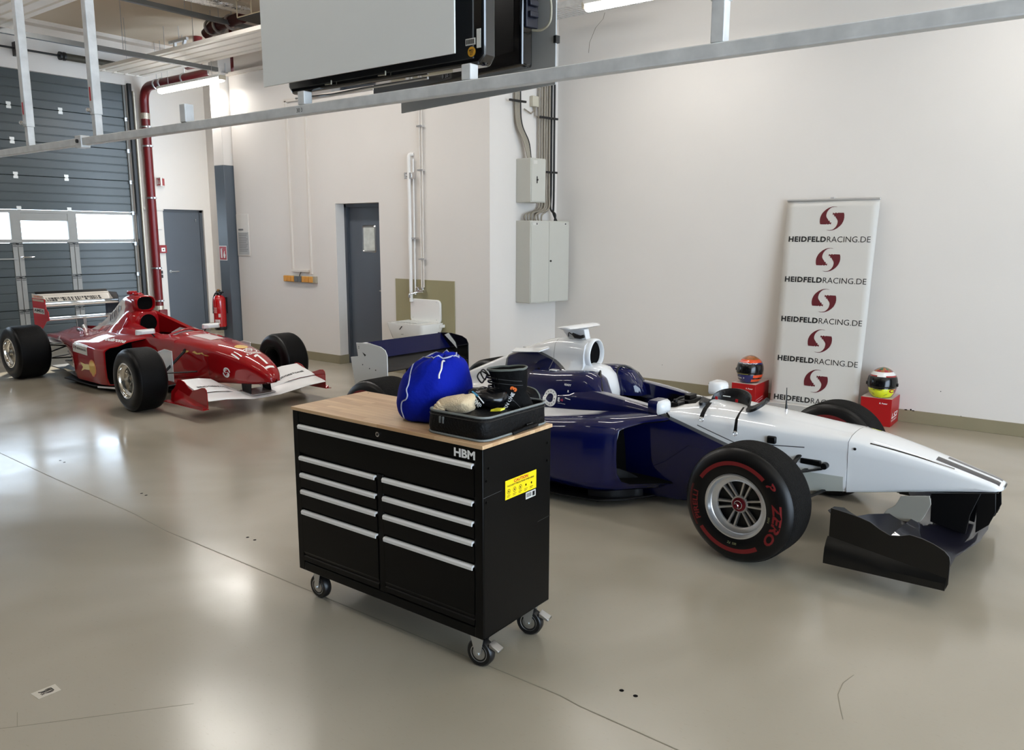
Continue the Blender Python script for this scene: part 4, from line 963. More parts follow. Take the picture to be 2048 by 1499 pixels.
# cream balaclava
def bal_fn(u, v):
    a = 2*pi*u; r = (1-abs(2*v-1)**2.2)**.5
    f = 1+.20*noise.noise(V((cos(a)*1.6, sin(a)*1.6, v*2+7)))+.05*sin(4*a+v*7)
    x = .095*r*cos(a)*f; y = .070*r*sin(a)*f
    return (-2.20+x, 2.50+y, ZT+.072+.075*v+.30*x*(v-.3)+.010*noise.noise(V((x*30, y*30, v*3)))*v)
bal = surf_blob('balaclava', bal_fn, 56, 22, mat('cream_knit', srgb(222, 198, 160), .85, var=.07, vscale=20, bump=.5, bscale=160, sheen=.3), smooth=80)
tag(bal, 'cream knitted balaclava folded on the front edge of the case', 'balaclava')
mb = MB()
for k in range(3):
    pts = [(-2.262+.030*k*.3+.05*t-.01*sin(3*t), 2.432-.012*sin(pi*t)+.004*k, ZT+.083+.014*k+.008*sin(pi*t+k)) for t in [i/8 for i in range(9)]]
    mb.tube([(p[0]-.01, p[1], p[2]) for p in pts], [.004+.006*sin(pi*(i+.5)/9) for i in range(9)], 8)
mb.build('balaclava_fold', mat('cream_knit', srgb(222, 198, 160), .85), bal, smooth=70)
# racing boots
m_boot = mat('black_suede', (.0012, .0012, .0014, 1), .75, spec=.15, var=.3, bump=.3, bscale=80); m_seamg = mat('boot_stitching', srgb(60, 60, 62), .6)
def boot(name, label, M, text=False):
    t = bpy.data.objects.new(name, None); COL.objects.link(t); t.matrix_world = M; t.empty_display_size = .05; tag(t, label, 'boot', 'pair of racing boots in the case')
    # side profile, x toward the toe, z up; rings of (x centre, z, half length, half width)
    secs = [(.045, 0, .135, .040), (.045, .018, .137, .044), (.040, .040, .130, .042), (.022, .062, .105, .038), (.0, .082, .075, .036), (-.018, .105, .062, .037), (-.024, .130, .062, .040), (-.024, .158, .066, .043), (-.022, .172, .068, .045)]
    rings = []
    for cx, z, hl, hw in secs:
        ring = []
        for j in range(32):
            a = 2*pi*j/32; c_, s_ = cos(a), sin(a)
            x = cx+hl*(abs(c_)**.8)*(1 if c_ > 0 else -1); tz = z+(.012*(x-cx)/.1 if z > .1 else 0)
            ring.append((x, hw*(abs(s_)**.8)*(1 if s_ > 0 else -1)*(1-.18*max(0, c_) if z < .07 else 1), tz+.0025*noise.noise(V((x*30, s_*2, z*30)))))
        rings.append(ring)
    inner = [[(-.022+(p[0]+.022)*.88, p[1]*.86, p[2]-.004) for p in rings[-1]], [(-.022+(p[0]+.022)*.8, p[1]*.8, .09) for p in rings[-1]]]
    upper_ = MB().loft(rings+inner).build('boot_upper', m_boot, t, smooth=60)
    MB().loft([[(p[0]*1.03-.001, p[1]*1.05, z) for p in rings[0]] for z in (-.012, .010)]).build('boot_sole', m_black, t, bevel=.003)
    c_ = [(p[0], p[1], p[2]+.001) for p in rings[8]]; MB().tube(c_+[c_[0]], .004, 6).build('boot_collar', mat('collar_grey', srgb(96, 100, 94), .7), t, smooth=60)
    mb = MB()
    for k in range(6):
        z = .062+.018*k; x = interp([(.06, .115), (.082, .075), (.105, .045), (.13, .040), (.16, .045)], z); mb.tube(catmull([(x-.03, -.036, z-.006), (x+.004, -.02, z+.002), (x+.010, .0, z+.006), (x+.004, .02, z+.002), (x-.03, .036, z-.006)], 4), .0035, 6)
    for s in (-1, 1): mb.tube(catmull([(.045, 0, .155), (.065, s*.02, .178), (.080, s*.035, .165), (.070, s*.03, .140), (.06, s*.012, .15)], 6), .0028, 6)
    mb.build('laces', m_black, t, smooth=60)
    bv = bvh_of([upper_])
    # (children are evaluated in their own coordinates)
    mb = MB()
    for sgn in (-1,):
        for line in ([(-.05, .035), (-.02, .075), (.02, .10), (.03, .13)], [(.0, .03), (.03, .05), (.04, .08), (.0, .09), (-.03, .06)], [(-.07, .11), (-.03, .12), (.01, .13)], [(-.07, .125), (-.03, .135), (.01, .145)]):
            P = catmull([(a, .2, c) for a, c in line], 6); o = []
            for p in P:
                h, nn, i, d_ = bv.ray_cast(V(p), V((0, -1, 0)))
                if h: o.append(h+V((0, .0008, 0)))
            if len(o) > 2: mb.tube(o, .0011, 5)
    mb.build('stitching', m_seamg, t)
    if text:
        mb = MB(); xdd = V((-.70, 0, .71)); 
        project_flat(mb, text_mesh('TURN ONE', 1, .02), (.012, .2, .018), (-.60, 0, .80), (.80, 0, .60), (0, -1, 0), bv, off=.001, w=.085, cut=.02)
        if mb.v: mb.build('boot_lettering', m_wp, t)
        mb = MB(); project_flat(mb, text_mesh('3', 1, .06), (-.043, .2, .091), (-.60, 0, .80), (.80, 0, .60), (0, -1, 0), bv, off=.001, w=.014, cut=.02)
        if mb.v: mb.build('boot_lettering', mat('orange_print', srgb(230, 110, 40), .5), t)
    return t
def TRS(loc, rx, ry, rz): return Matrix.Translation(loc) @ Matrix.Rotation(rz, 4, 'Z') @ Matrix.Rotation(ry, 4, 'Y') @ Matrix.Rotation(rx, 4, 'X')
boot('racing_boot', 'upright black laced racing boot with grey collar and orange three', TRS((-2.062, 2.685, ZT+.035), 0, R(10), R(180+30)) @ Matrix.Scale(1.24, 4), True)
boot('racing_boot', 'black racing boot lying on its side in the back of the case', TRS((-2.17, 2.765, ZT+.055), R(82), 0, R(176)))
tag(MB().prism([(-2.02, 2.50, ZT+.098), (-1.975, 2.51, ZT+.104), (-1.968, 2.53, ZT+.108), (-2.01, 2.525, ZT+.102)], (0, .004, .008)).build('yellow_label', mat('yellow_fabric', srgb(214, 208, 40), .5, var=.5, vscale=60)), 'small yellow and black printed label at the front edge of the case', 'label')

# ================================================================== banner, boxes and helmets by the wall
ban = thing('roll_up_banner', 'tall white roll up banner with five dark red emblems leaning on the wall', 'banner', (-2.385, 8.17, 0))
tl = math.atan2(.21, 2.15); MBN = Matrix.Rotation(-tl, 4, 'X')
m_ban = mat('banner_vinyl', srgb(206, 203, 197), .45, var=.025, vscale=2)
mb = MB(); rings = []
for i in range(33):
    s = .06+2.10*i/32; w = interp([(0, .435), (.4, .432), (1.2, .438), (2.16, .445)], s)
    rings.append([(w*(2*j/12-1), .004*sin(s*3+j*.5)+.006*((2*j/12-1)**2)*sin(s*1.4), s) for j in range(13)])
mb.loft(rings, closed=False, cap=False, M=MBN); sheet = mb.build('banner_sheet', m_ban, ban, smooth=60, solid=.0015)
MB().box(-.448, .448, -.012, .012, 2.155, 2.175, M=MBN).box(-.02, .02, -.01, .01, 2.175, 2.19, M=MBN).build('top_rail', m_alu, ban, bevel=.003)
MB().box(-.45, .45, -.05, .06, .012, .095).build('base_cassette', mat('cassette_grey', srgb(196, 194, 190), .35, .3), ban, bevel=.012)
for x in (-.30, .25): MB().box(x-.02, x+.02, -.17, .16, .0, .012).build('base_foot', m_black, ban, bevel=.003)
MB().box(-.465, -.45, -.045, .055, .01, .10).box(.45, .465, -.045, .055, .01, .10).build('end_cap', m_black, ban, bevel=.003)
lobe = [(.39, .945), (.25, .985), (.125, 1.0), (-.1, .985), (-.29, .92), (-.5, .80), (-.68, .64), (-.82, .47), (-.90, .31), (-.965, .12), (-.986, -.08), (-.97, -.31), (-.917, -.47), (-.43, -.478),
        (-.40, -.44), (-.36, -.44), (-.32, -.49), (-.25, -.49), (-.19, -.43), (-.13, -.44), (-.08, -.49), (-.03, -.47), (-.05, -.40), (-.01, -.34), (-.06, -.31), (-.12, -.35), (-.17, -.27), (-.14, -.21), (-.20, -.17), (-.27, -.19), (-.29, -.11),
        (-.33, -.05), (-.43, .08), (-.48, .18), (-.494, .30), (-.458, .5), (-.40, .63), (-.32, .75), (-.20, .865), (-.1, .93), (.125, .97)]
def tri2d(pts):
    bm = bmesh.new(); f = bm.faces.new([bm.verts.new((p[0], p[1], 0)) for p in pts]); bm.normal_update(); bmesh.ops.triangulate(bm, faces=bm.faces, ngon_method='EAR_CLIP'); bm.verts.index_update()
    r = [(v.co.x, v.co.y) for v in bm.verts], [tuple(v.index for v in q.verts) for q in bm.faces]; bm.free(); return r
L1 = tri2d(lobe); L2 = tri2d([(-x, -y) for x, y in lobe]); EMBLEM = merge2d((L1, 0, 0, 1), (L2, 0, 0, 1))
m_mar = mat('maroon_print', srgb(92, 20, 30), .5); m_ink = mat('black_ink', srgb(16, 16, 18), .5)
tH = text_mesh('HEIDFELD', 1, .04, spacing=1.12); tR = text_mesh('RACING.DE', 1, -.004)
banb = bvh_of([sheet]); nrmb = MBN.to_3x3() @ V((0, 1, 0)); upb = MBN.to_3x3() @ V((0, 0, 1))
for k in range(5):
    sc = 1.979-.408*k; mb = MB()
    def P(x, s): return MBN @ V((x, -.2, s))
    project_flat(mb, EMBLEM, P(.013-.118, sc-.118), (1, 0, 0), upb, nrmb, banb, off=.0022, w=.236, h=.236, cut=.05); mb.build('emblem', m_mar, ban)
    mb = MB(); s0 = sc-.232
    project_flat(mb, tH, P(-.398, s0), (1, 0, 0), upb, nrmb, banb, off=.0022, w=.372, h=.055, cut=.06)
    project_flat(mb, tR, P(-.016, s0-.0005), (1, 0, 0), upb, nrmb, banb, off=.0022, w=.412, h=.056, cut=.06); mb.build('web_address', m_ink, ban)
m_box = mat('box_red_card', srgb(164, 8, 14), .42, var=.05); m_boxt = mat('box_top_card', srgb(196, 186, 178), .5)
def hbox(x0, x1, y0, y1, label, side=True):
    t = thing('helmet_box', label, 'box', (x0, y0, 0)); w, d, h = x1-x0, y1-y0, .268
    MB().box(0, w, 0, d, 0, h).build('carton', m_box, t, bevel=.002)
    MB().box(.004, w-.004, .004, d-.004, h, h+.002).build('box_lid', m_boxt, t)
    mb = MB(); place_flat(mb, text_mesh('R. Power', 1, .02, shear=.2), (w*.60, -.001, h*.80), (1, 0, 0), (0, 0, 1), w=.075, h=.014)
    if side:
        place_flat(mb, text_mesh('LS2', 1, .02, shear=.3), (w+.001, .03, .075), (0, 1, 0), (0, 0, 1), w=.24, h=.05)
        place_flat(mb, text_mesh('HELMETS', 1, .0, shear=.2), (w+.001, .03, .045), (0, 1, 0), (0, 0, 1), w=.22, h=.018)
    else:
        place_flat(mb, text_mesh('LS2', 1, .02, shear=.3), (w*.45, -.001, .03), (1, 0, 0), (0, 0, 1), w=.11, h=.04)
        for z in (.10, .075): place_flat(mb, rect2d(0, 0, 1, .03), (w+.001, .02, z), (0, 1, .1), (0, 0, 1), w=.2, h=.003)
    mb.build('box_lettering', m_wp, t)
    return t
hbox(-3.18, -2.92, 8.01, 8.40, 'red helmet carton under the orange helmet, left of the banner', False)
hbox(-1.90, -1.62, 8.08, 8.41, 'red helmet carton under the yellow helmet, right of the banner')
def helmet(loc, rz, label, cols, fn_mi, sticker):
    t = thing('racing_helmet', label, 'helmet', loc, rz)
    A = [(0, .088), (.02, .104), (.05, .121), (.10, .132), (.15, .134), (.20, .122), (.235, .098), (.262, .066), (.279, .03), (.284, .004)]
    F = [(0, .118), (.02, .138), (.05, .152), (.09, .156), (.15, .150), (.20, .135), (.235, .108), (.262, .072), (.279, .034), (.284, .004)]
    Bk = [(0, .10), (.02, .115), (.06, .132), (.12, .146), (.17, .145), (.21, .126), (.24, .100), (.262, .068), (.279, .032), (.284, .004)]
    zs = [0, .006, .015, .03, .045, .06, .075, .09, .10, .11, .12, .13, .14, .15, .16, .17, .18, .19, .195, .205, .215, .225, .235, .245, .254, .262, .27, .276, .281, .284]
    n = 56
    def pt(a, z, k=1.0):
        s, c = sin(a), cos(a); a_ = interp_s(A, z); b_ = interp_s(F, z) if c > 0 else interp_s(Bk, z)
        return (a_*s*k, -b_*c*k, z)       # a=0 faces -y
    mb = MB(); mb.loft([[pt(2*pi*j/n, z) for j in range(n)] for z in zs], mif=lambda i, j: fn_mi(((j+.5)/n*360+180) % 360-180, (zs[i]+zs[min(i+1, len(zs)-1)])/2))
    mb.build('helmet_shell', cols, t, smooth=70)
    mb = MB(); za = [.098, .11, .125, .14, .155, .17, .185, .200]; aa = [R(-82+164*k/30) for k in range(31)]
    mb.loft([[pt(a, z+.004*(cos(a)), 1.018) for a in aa] for z in za], closed=False, cap=False); mb.build('visor', mat('visor_dark', srgb(4, 4, 5), .2, coat=.15, spec=.4), t, smooth=80, solid=.002)
    for s in (-1, 1): MB().cyl((s*.130, -.035, .125), (s*.143, -.035, .125), .016, 16).build('visor_pivot', m_black, t, smooth=40)
    MB().loft([[(p[0]*k, p[1]*k, z) for p in [pt(2*pi*j/n, 0) for j in range(n)]] for k, z in ((.9, .0005), (1.02, .0), (1.03, .006), (1.0, .010))], cap=False).build('edge_trim', m_black, t, smooth=60)
    bv = bvh_of([t.children[0], t.children[1]])
    for txt, mt, x0, z, w, h, bold in sticker:
        mb = MB(); project_flat(mb, txt if isinstance(txt, tuple) else text_mesh(txt, 1, bold), (x0, -.4, z), (1, 0, 0), (0, 0, 1), (0, 1, 0), bv, off=.0014, w=w, h=h, cut=.02)
        if mb.v: mb.build('helmet_print', mt, t)
    return t
c_or = mat('helmet_orange', srgb(226, 72, 24), .18, coat=1); c_nv = mat('helmet_navy', srgb(24, 26, 92), .18, coat=1); c_bk = mat('helmet_black', srgb(10, 10, 12), .2, coat=1, var=.5, vscale=25)
c_ye = mat('helmet_yellow', srgb(222, 232, 20), .2, coat=1); c_wh = mat('helmet_white', srgb(226, 226, 224), .18, coat=1); c_rd = mat('helmet_red', srgb(150, 14, 22), .2, coat=1); c_gr = mat('helmet_green', srgb(26, 92, 54), .2, coat=1)
c_mx = mat('helmet_top_pattern', srgb(150, 84, 30), .25, coat=1, var=.9, vscale=28)
def mi_L(a, z):
    aa = abs(a)
    if z > .248: return 3
    if z > .218: return 0
    if z > .197: return 1
    if z > .085: return 2 if aa < 140 else 0
    if aa < 38+z*80: return 1
    return 0 if int(z*1000/14) % 3 else 2
def mi_R(a, z):
    aa = abs(a)
    if z > .262: return 4 if int((a+180)/30) % 2 else 3
    if z > .246: return 3 if int((a+180)/24) % 2 else 2
    if z > .212: return 1
    if z > .19: return 2 if aa > 20 else 1
    if z > .085: return 5 if aa < 110 else 2
    if aa < 62: return 0
    return 2
helmet((-3.045, 8.165, .271), R(-6), 'orange and navy racing helmet with dark visor on the left red carton', [c_or, c_nv, c_bk, c_mx], mi_L,
       [('HEIDFELDRACING.DE', m_wp, -.115, .198, .22, .016, .01), (rect2d(0, 0, 1, .2), mat('red_white_sticker', srgb(236, 130, 120), .4), -.07, .216, .10, .016, 0), ('RAVENOL', m_wp, -.085, .05, .07, .014, .02), (poly2d([(0, 0), (1, .5), (0, 1), (.4, .5)]), m_wp, .0, .048, .014, .02, 0), (rect2d(0, 0, 1, .02), mat('gold_line', srgb(190, 180, 90), .4), -.10, .097, .15, .004, 0)])
helmet((-1.745, 8.21, .271), R(6), 'yellow, white and red racing helmet with dark visor on the right red carton', [c_ye, c_wh, c_rd, c_mx, c_gr, c_bk], mi_R,
       [('LETWEST', m_ink, -.065, .076, .085, .015, .03), (poly2d([(0, .1), (.9, 1), (1, .8), (.15, 0)]), m_ink, .03, .03, .03, .014, 0), (poly2d([(0, .8), (.1, 1), (1, .1), (.9, 0)]), m_ink, -.07, .032, .02, .016, 0), (ring2d(.55, 1), c_rd, .075, .055, .045, .035, 0)])
# ================================================================== wheels (shared by both cars)
m_rub = mat('tyre_rubber', (.0015, .0015, .0017, 1), .6, var=.35, vscale=14, bump=.25, bscale=70, spec=.14)
m_rubw = mat('tyre_sidewall', (.0014, .0015, .002, 1), .38, var=.2, vscale=8, spec=.3)
m_trd = mat('tyre_tread_worn', srgb(20, 19, 18), .85, var=.6, vscale=45, bump=1, bscale=110, spec=.12)
m_rimsil = mat('rim_silver', (.58, .58, .58, 1), .30, .85, var=.06)
m_rimdk = mat('rim_inner_dark', srgb(12, 12, 13), .5)
m_p0 = mat('tyre_red_print', srgb(112, 12, 16), .55, var=.15)
m_car = mat('carbon_fibre', srgb(14, 14, 16), .28, coat=.6, var=.35, vscale=60)
m_bk = mat('black_carbon_satin', srgb(7, 7, 9), .4, spec=.25)
def tyre_prof(R_, w, rr=.178):
    h = w/2
    return [(rr-.006, -h+.030), (rr, -h+.012), (rr+.012, -h+.004), (rr+.045, -h-.004), (rr+.085, -h-.003), (R_-.040, -h+.006), (R_-.020, -h+.020), (R_-.008, -h+.038), (R_-.001, -h+.062), (R_, -h*.4), (R_, 0)]
def tyre_mesh(R_, w, rr=.178, grooves=0):
    half = tyre_prof(R_, w, rr); full = half+[(r, -y) for r, y in half[:-1]][::-1]
    if grooves:
        pts = []
        tread = []
        n_ = grooves
        span = w-.13; 
        for g in range(n_):
            yc = -span/2+span*(g+.5)/n_ if n_ > 1 else 0
            tread += [(R_, yc-.009), (R_-.0035, yc-.007), (R_-.0035, yc+.007), (R_, yc+.009)]
        full = half[:9]+tread+[(r, -y) for r, y in half[:9]][::-1]
    ys = [abs(p[1]) for p in full]
    def mif(i, j):
        r0 = (full[i][0]+full[i+1][0])/2; return 1 if r0 > R_-.006 else 0
    mb = MB(); mb.lathe(full, 96, axis='y', mif=mif); return mb
def side_y(r, R_, w, rr=.178):
    tab = tyre_prof(R_, w, rr); return interp([(a, b) for a, b in tab[:9]], r)
def polar_text(mb, t, r0, h, amid, R_, w, sx=1.0, out=1, rr=.178, flip=False):
    """lettering on the outer (-y) sidewall, read clockwise, seen from outside with x right and z up"""
    vs, fs = t; x0 = min(p[0] for p in vs); x1 = max(p[0] for p in vs); y0 = min(p[1] for p in vs); y1 = max(p[1] for p in vs)
    k = h/(y1-y0); xc = (x0+x1)/2; rm = r0+h/2; pts = []
    for p in vs:
        r = r0+(p[1]-y0)*k; a = amid-(p[0]-xc)*k*sx/rm
        pts.append((r*cos(a), side_y(r, R_, w, rr)-.0012, r*sin(a)))
    mb.add(pts, fs)
def polar_band(mb, r0, r1, a0, a1, R_, w, rr=.178):
    n = max(4, int(abs(a1-a0)/.06)); rings = []
    for i in range(n+1):
        a = a0+(a1-a0)*i/n; ring = []
        for k in range(5):
            r = r0+(r1-r0)*k/4; ring.append((r*cos(a), side_y(r, R_, w, rr)-.0012, r*sin(a)))
        rings.append(ring)
    mb.loft(rings, closed=False, cap=False)
def rim_f1(mb, w, rr=.178):
    h = w/2
    mb.lathe([(rr-.006, -h+.03), (rr+.002, -h+.008), (rr+.006, -h+.004), (rr-.002, -h+.002), (rr-.010, -h+.006), (rr-.013, -h+.03), (rr-.018, -h+.036), (rr-.024, -h+.037), (rr-.046, -h+.052), (rr-.048, -h+.062), (rr-.03, -h+.07)], 64, axis='y')
def spokes_f1(mb, w, rr=.178, n=6):
    h = w/2; y0 = -h+.052
    for k in range(n):
        for s in (-1, 1):
            a = 2*pi*k/n+R(14); c, sn = cos(a), sin(a); t = V((-sn, 0, c)); e = V((c, 0, sn))
            i = e*.040+t*s*.013; o = e*(rr-.044)+t*s*.0205; wd = t*.0042
            i2, o2 = i+V((0, y0+.006, 0)), o+V((0, y0, 0))
            mb.add([i2-wd, i2+wd, o2+wd*1.3, o2-wd*1.3, i2-wd*1.6+V((0, .018, 0)), i2+wd*1.6+V((0, .018, 0)), o2+wd*2+V((0, .018, 0)), o2-wd*2+V((0, .018, 0))],
                   [(0, 1, 2, 3), (4, 7, 6, 5), (0, 4, 5, 1), (1, 5, 6, 2), (2, 6, 7, 3), (3, 7, 4, 0)])
    mb.lathe([(.030, y0+.002), (.046, y0+.0), (.050, y0+.008), (.048, y0+.02), (.03, y0+.02)], 32, axis='y')
def wheel(parent, u, v, R_, w, side, yaw=0, kind='modern', spin=0.0, camber=0.0):
    """side=-1: outer face toward -y (the camera), +1: away"""
    Mx = Matrix.Translation((u, v, R_)) @ Matrix.Rotation(yaw+(pi if side > 0 else 0), 4, 'Z') @ Matrix.Rotation(spin, 4, 'Y')
    t = tyre_mesh(R_, w, grooves=0 if kind == 'modern' else 0).build('wheel', [m_rubw, m_trd if kind == 'modern' else m_rub], parent, smooth=50)
    t.matrix_local = Mx
    mb = MB(); rim_f1(mb, w); rr = .178
    if kind == 'modern':
        spokes_f1(mb, w)
        rm = mb.build('rim', m_rimsil, t, smooth=35)
        MB().lathe([(0, -w/2+.085), (.140, -w/2+.085), (.142, w/2-.03), (.165, w/2-.012), (.178, w/2-.01)], 40, axis='y').build('brake_drum', m_rimdk, t, smooth=40)
        y0 = -w/2+.052
        MB().lathe([(.040, y0+.004), (.038, y0-.006), (.030, y0-.010), (.022, y0-.010), (.020, y0-.002), (.016, y0-.002), (.015, y0-.032), (.011, y0-.036), (.010, y0-.050), (.004, y0-.052), (0, y0-.052)], 28, axis='y').build('wheel_nut', [mat('anodised_red', srgb(110, 22, 34), .35, .6)], t, smooth=35)
        MB().lathe([(.013, y0-.033), (.0155, y0-.036), (.013, y0-.04)], 20, axis='y').lathe([(.018, y0-.011), (.0215, y0-.013), (.0245, y0-.011)], 24, axis='y').build('nut_rings', m_chrome, t, smooth=40)
        mb = MB(); polar_band(mb, .234, .256, R(52), R(152), R_, w); polar_band(mb, .238, .262, R(-138), R(-52), R_, w)
        polar_text(mb, text_mesh('P', 1, .03, shear=.15), .236, .042, R(40), R_, w, 1.5)
        polar_text(mb, text_mesh('ZERO', 1, .035, shear=.15), .224, .052, R(-9), R_, w, 1.4)
        polar_text(mb, text_mesh('PIRELLI', 1, .02), .226, .032, R(192), R_, w, 1.25)
        polar_band(mb, .264, .267, R(166), R(218), R_, w); polar_band(mb, .271, .275, R(166), R(218), R_, w)
        mb.v = [(-a, -b, c) for a, b, c in mb.v] if side > 0 else mb.v     # on the far wheels the visible, inner wall carries the print
        mb.build('tyre_print', m_p0, t)
        mb = MB(); polar_text(mb, text_mesh('5974', 1, 0), .196, .012, R(-5), R_, w, 1.0); polar_text(mb, text_mesh('003  PZ', 1, 0), .205, .012, R(-88), R_, w, 1.0); mb.build('tyre_marking', mat('chalk_print', srgb(150, 150, 110), .6), t)
    else:
        rm = mb.build('rim', mat('rim_polished', (.72, .70, .66, 1), .10, .95, bump=.15, bscale=12), t, smooth=35)
        h = w/2
        MB().lathe([(.165, -h+.03), (.160, -h+.06), (.152, -h+.10), (.146, -h+.13), (.10, -h+.135), (.05, -h+.12), (.045, -h+.10), (.03, -h+.09), (0, -h+.088)], 48, axis='y').build('rim_dish', mat('rim_polished', (.72, .70, .66, 1), .10, .95), t, smooth=35)
        mb = MB()
        for k in range(10):
            a = 2*pi*k/10; mb.cyl((.06*cos(a), -h+.118, .06*sin(a)), (.06*cos(a), -h+.105, .06*sin(a)), .006, 8); mb.box(.07, .14, -h+.108, -h+.134, -.006, .006, M=Matrix.Rotation(a, 4, 'Y'))
        mb.build('rim_spokes', m_rimsil, t, smooth=35)
        MB().lathe([(0, 0), (.140, 0), (.150, w/2-.03), (.165, w/2-.012), (.178, w/2-.01)], 40, axis='y').build('brake_drum', m_rimdk, t, smooth=40)
        mb = MB(); 
        for am in (R(90), R(-90)):
            polar_text(mb, text_mesh('BRIDGESTONE', 1, .01), .232, .028, am, R_, w, 1.1)
        mb.build('tyre_print', mat('tyre_faint_print', srgb(44, 40, 40), .5), t)
    return t
def links(parent, name, segs, w=.016, t=.006):
    for a, b in segs:
        mb = MB(); arm(mb, a, b, w, t); mb.build(name, m_bk, parent, smooth=40)
def arm(mb, a, b, w=.016, t=.006):
    """flat aero-section suspension arm"""
    a, b = V(a), V(b); d = (b-a).normalized(); x = V((1, 0, 0)); x = (x-d*x.dot(d)).normalized(); z = d.cross(x)
    mb.loft([[p+x*w*cx+z*t*cz for cx, cz in ((1, 0), (.5, 1), (-.5, .8), (-1, 0), (-.5, -.8), (.5, -1))] for p in (a, b)])

def body(name, parent, stations, mats, ring, smooth=50, mif=None, cap=True, n_sub=0, **k):
    """loft along u of half-rings mirrored in y"""
    us = [s[0] for s in stations]; nk = len(stations[0])
    def at(u): return [u]+[interp_s([(s[0], s[j]) for s in stations], u) for j in range(1, nk)]
    full = []
    for i in range(len(us)-1):
        m = max(1, int(abs(us[i+1]-us[i])/(.03 if not n_sub else n_sub)))
        for j in range(m): full.append(us[i]+(us[i+1]-us[i])*j/m)
    full.append(us[-1])
    rings = []
    for u in full:
        half = ring(at(u))           # from top centre down the +y side to bottom centre
        rings.append(half+[(p[0], -p[1], p[2]) for p in half[::-1] if abs(p[1]) > 1e-9])
    mb = MB(); mb.loft(rings, mif=mif, cap=cap); return mb.build(name, mats, parent, smooth=smooth, **k)

# ================================================================== blue and white racing car; local x forward, -y toward the camera
C_W = srgb(224, 225, 226); C_B = srgb(2, 9, 62); C_G = srgb(96, 97, 100); C_DG = srgb(36, 34, 40)
blue = thing('formula_car', 'blue and white single seater racing car with a long white nose and red banded tyres', 'racing car', (-1.52, 4.976, 0), -.042)
m_white_p = mat('car_white_paint', C_W, .5, coat=1, var=.02, spec=.3)
m_blue_p = mat('car_blue_paint', C_B, .5, coat=1, var=.05, vscale=3, spec=.08)

# ---- nose: white, dark grey strips near the tip
def nose_ring(s):
    u, zt, zc, yc, yb, zb = s
    return [(u, 0, zt), (u, yc*.35, zt-(zt-zc)*.10), (u, yc*.70, zt-(zt-zc)*.35), (u, yc*.93, zc+(zt-zc)*.22), (u, yc, zc-.004), (u, yc*.99+.01*yb, zc-(zc-zb)*.25), (u, yb+.004, zb+(zc-zb)*.35), (u, yb, zb+.022), (u, yb-.008, zb+.006), (u, yb-.022, zb), (u, 0, zb)]
nose_st = [(.36, .662, .622, .205, .185, .305), (.5, .645, .604, .185, .172, .332), (.7, .602, .568, .158, .153, .372), (.9, .548, .524, .130, .130, .410), (1.04, .509, .488, .110, .108, .433), (1.10, .492, .474, .098, .092, .440), (1.125, .480, .466, .082, .074, .446), (1.135, .468, .460, .055, .045, .452)]
def strip(y0, y1, u0, u1, k0, k1):
    """plan cell bounded by lines in x,y"""
    return [(1, 0, 0, -u0), (-1, 0, 0, u1), (-k0, 1, 0, -(y0-k0*u0)), (k1, -1, 0, (y1-k1*u0))]
topc = (0, 0, 1, 0)
m_nose = zone_mat('nose_paint', C_W, [
    (C_DG, [strip(.018, .078, .84, 1.115, -.006, -.03)+[(.6, 0, 1, -1.022)], strip(-.082, -.018, .80, 1.115, .035, .006)+[(.6, 0, 1, -1.022)]]),
    (srgb(12, 12, 14), [strip(-.170, -.158, .47, .9, .155, .155)+[(0, 0, 1, -.50)]]),
    (srgb(70, 70, 72), [[(1, 0, 0, -.360), (-1, 0, 0, .3635)]])])
nose = body('nose_cone', blue, nose_st, m_nose, nose_ring)
MB().prism([(.80, -.155, .3925), (1.115, -.085, .4435), (1.115, .085, .4435), (.80, .155, .3925)], (0, 0, -.004)).build('nose_underside_strip', m_car, blue)
MB().cyl((.40, -.206, .585), (.40, -.2015, .585), .008, 12).cyl((.40, .2015, .585), (.40, .206, .585), .008, 12).build('nose_fastener', m_black, blue)

# ---- monocoque with open cockpit
def mono_ring(s):
    u, zt, zc, yc, yb, zb, dep, yo, zi = s     # dep 0 closed .. 1 open; yo opening half width; zi rim height
    top = []
    zr = zc+.0
    # outer roll from rim to chine
    a0 = (u, 0, zt*(1-dep)+.22*dep)
    a1 = (u, yo*.70, (zt-.004)*(1-dep)+.22*dep)
    a2 = (u, yo*.94, (zt-.010)*(1-dep)+.30*dep)
    a3 = (u, yo, (zt-.014)*(1-dep)+(zi-.012)*dep)
    a4 = (u, yo+.012, (zt-.016)*(1-dep)+zi*dep)
    a5 = (u, (yo+yc)/2+.006, (zt-.016)*(1-dep)*.5+(zc+.02)*(1-dep)*.5+(zi-.002)*dep)
    a6 = (u, yc-.012, (zc+.012)*(1-dep)+(zi-.016)*dep if False else zc+.014)
    a7 = (u, yc, zc-.005)
    return [a0, a1, a2, a3, a4, a5, a6, a7, (u, yc*.97+yb*.03, zc-(zc-zb)*.2), (u, yc*.6+yb*.4, zc-(zc-zb)*.45), (u, yb+.012, zb+(zc-zb)*.28), (u, yb, zb+.035), (u, yb-.012, zb+.008), (u, yb-.04, zb), (u, 0, zb)]
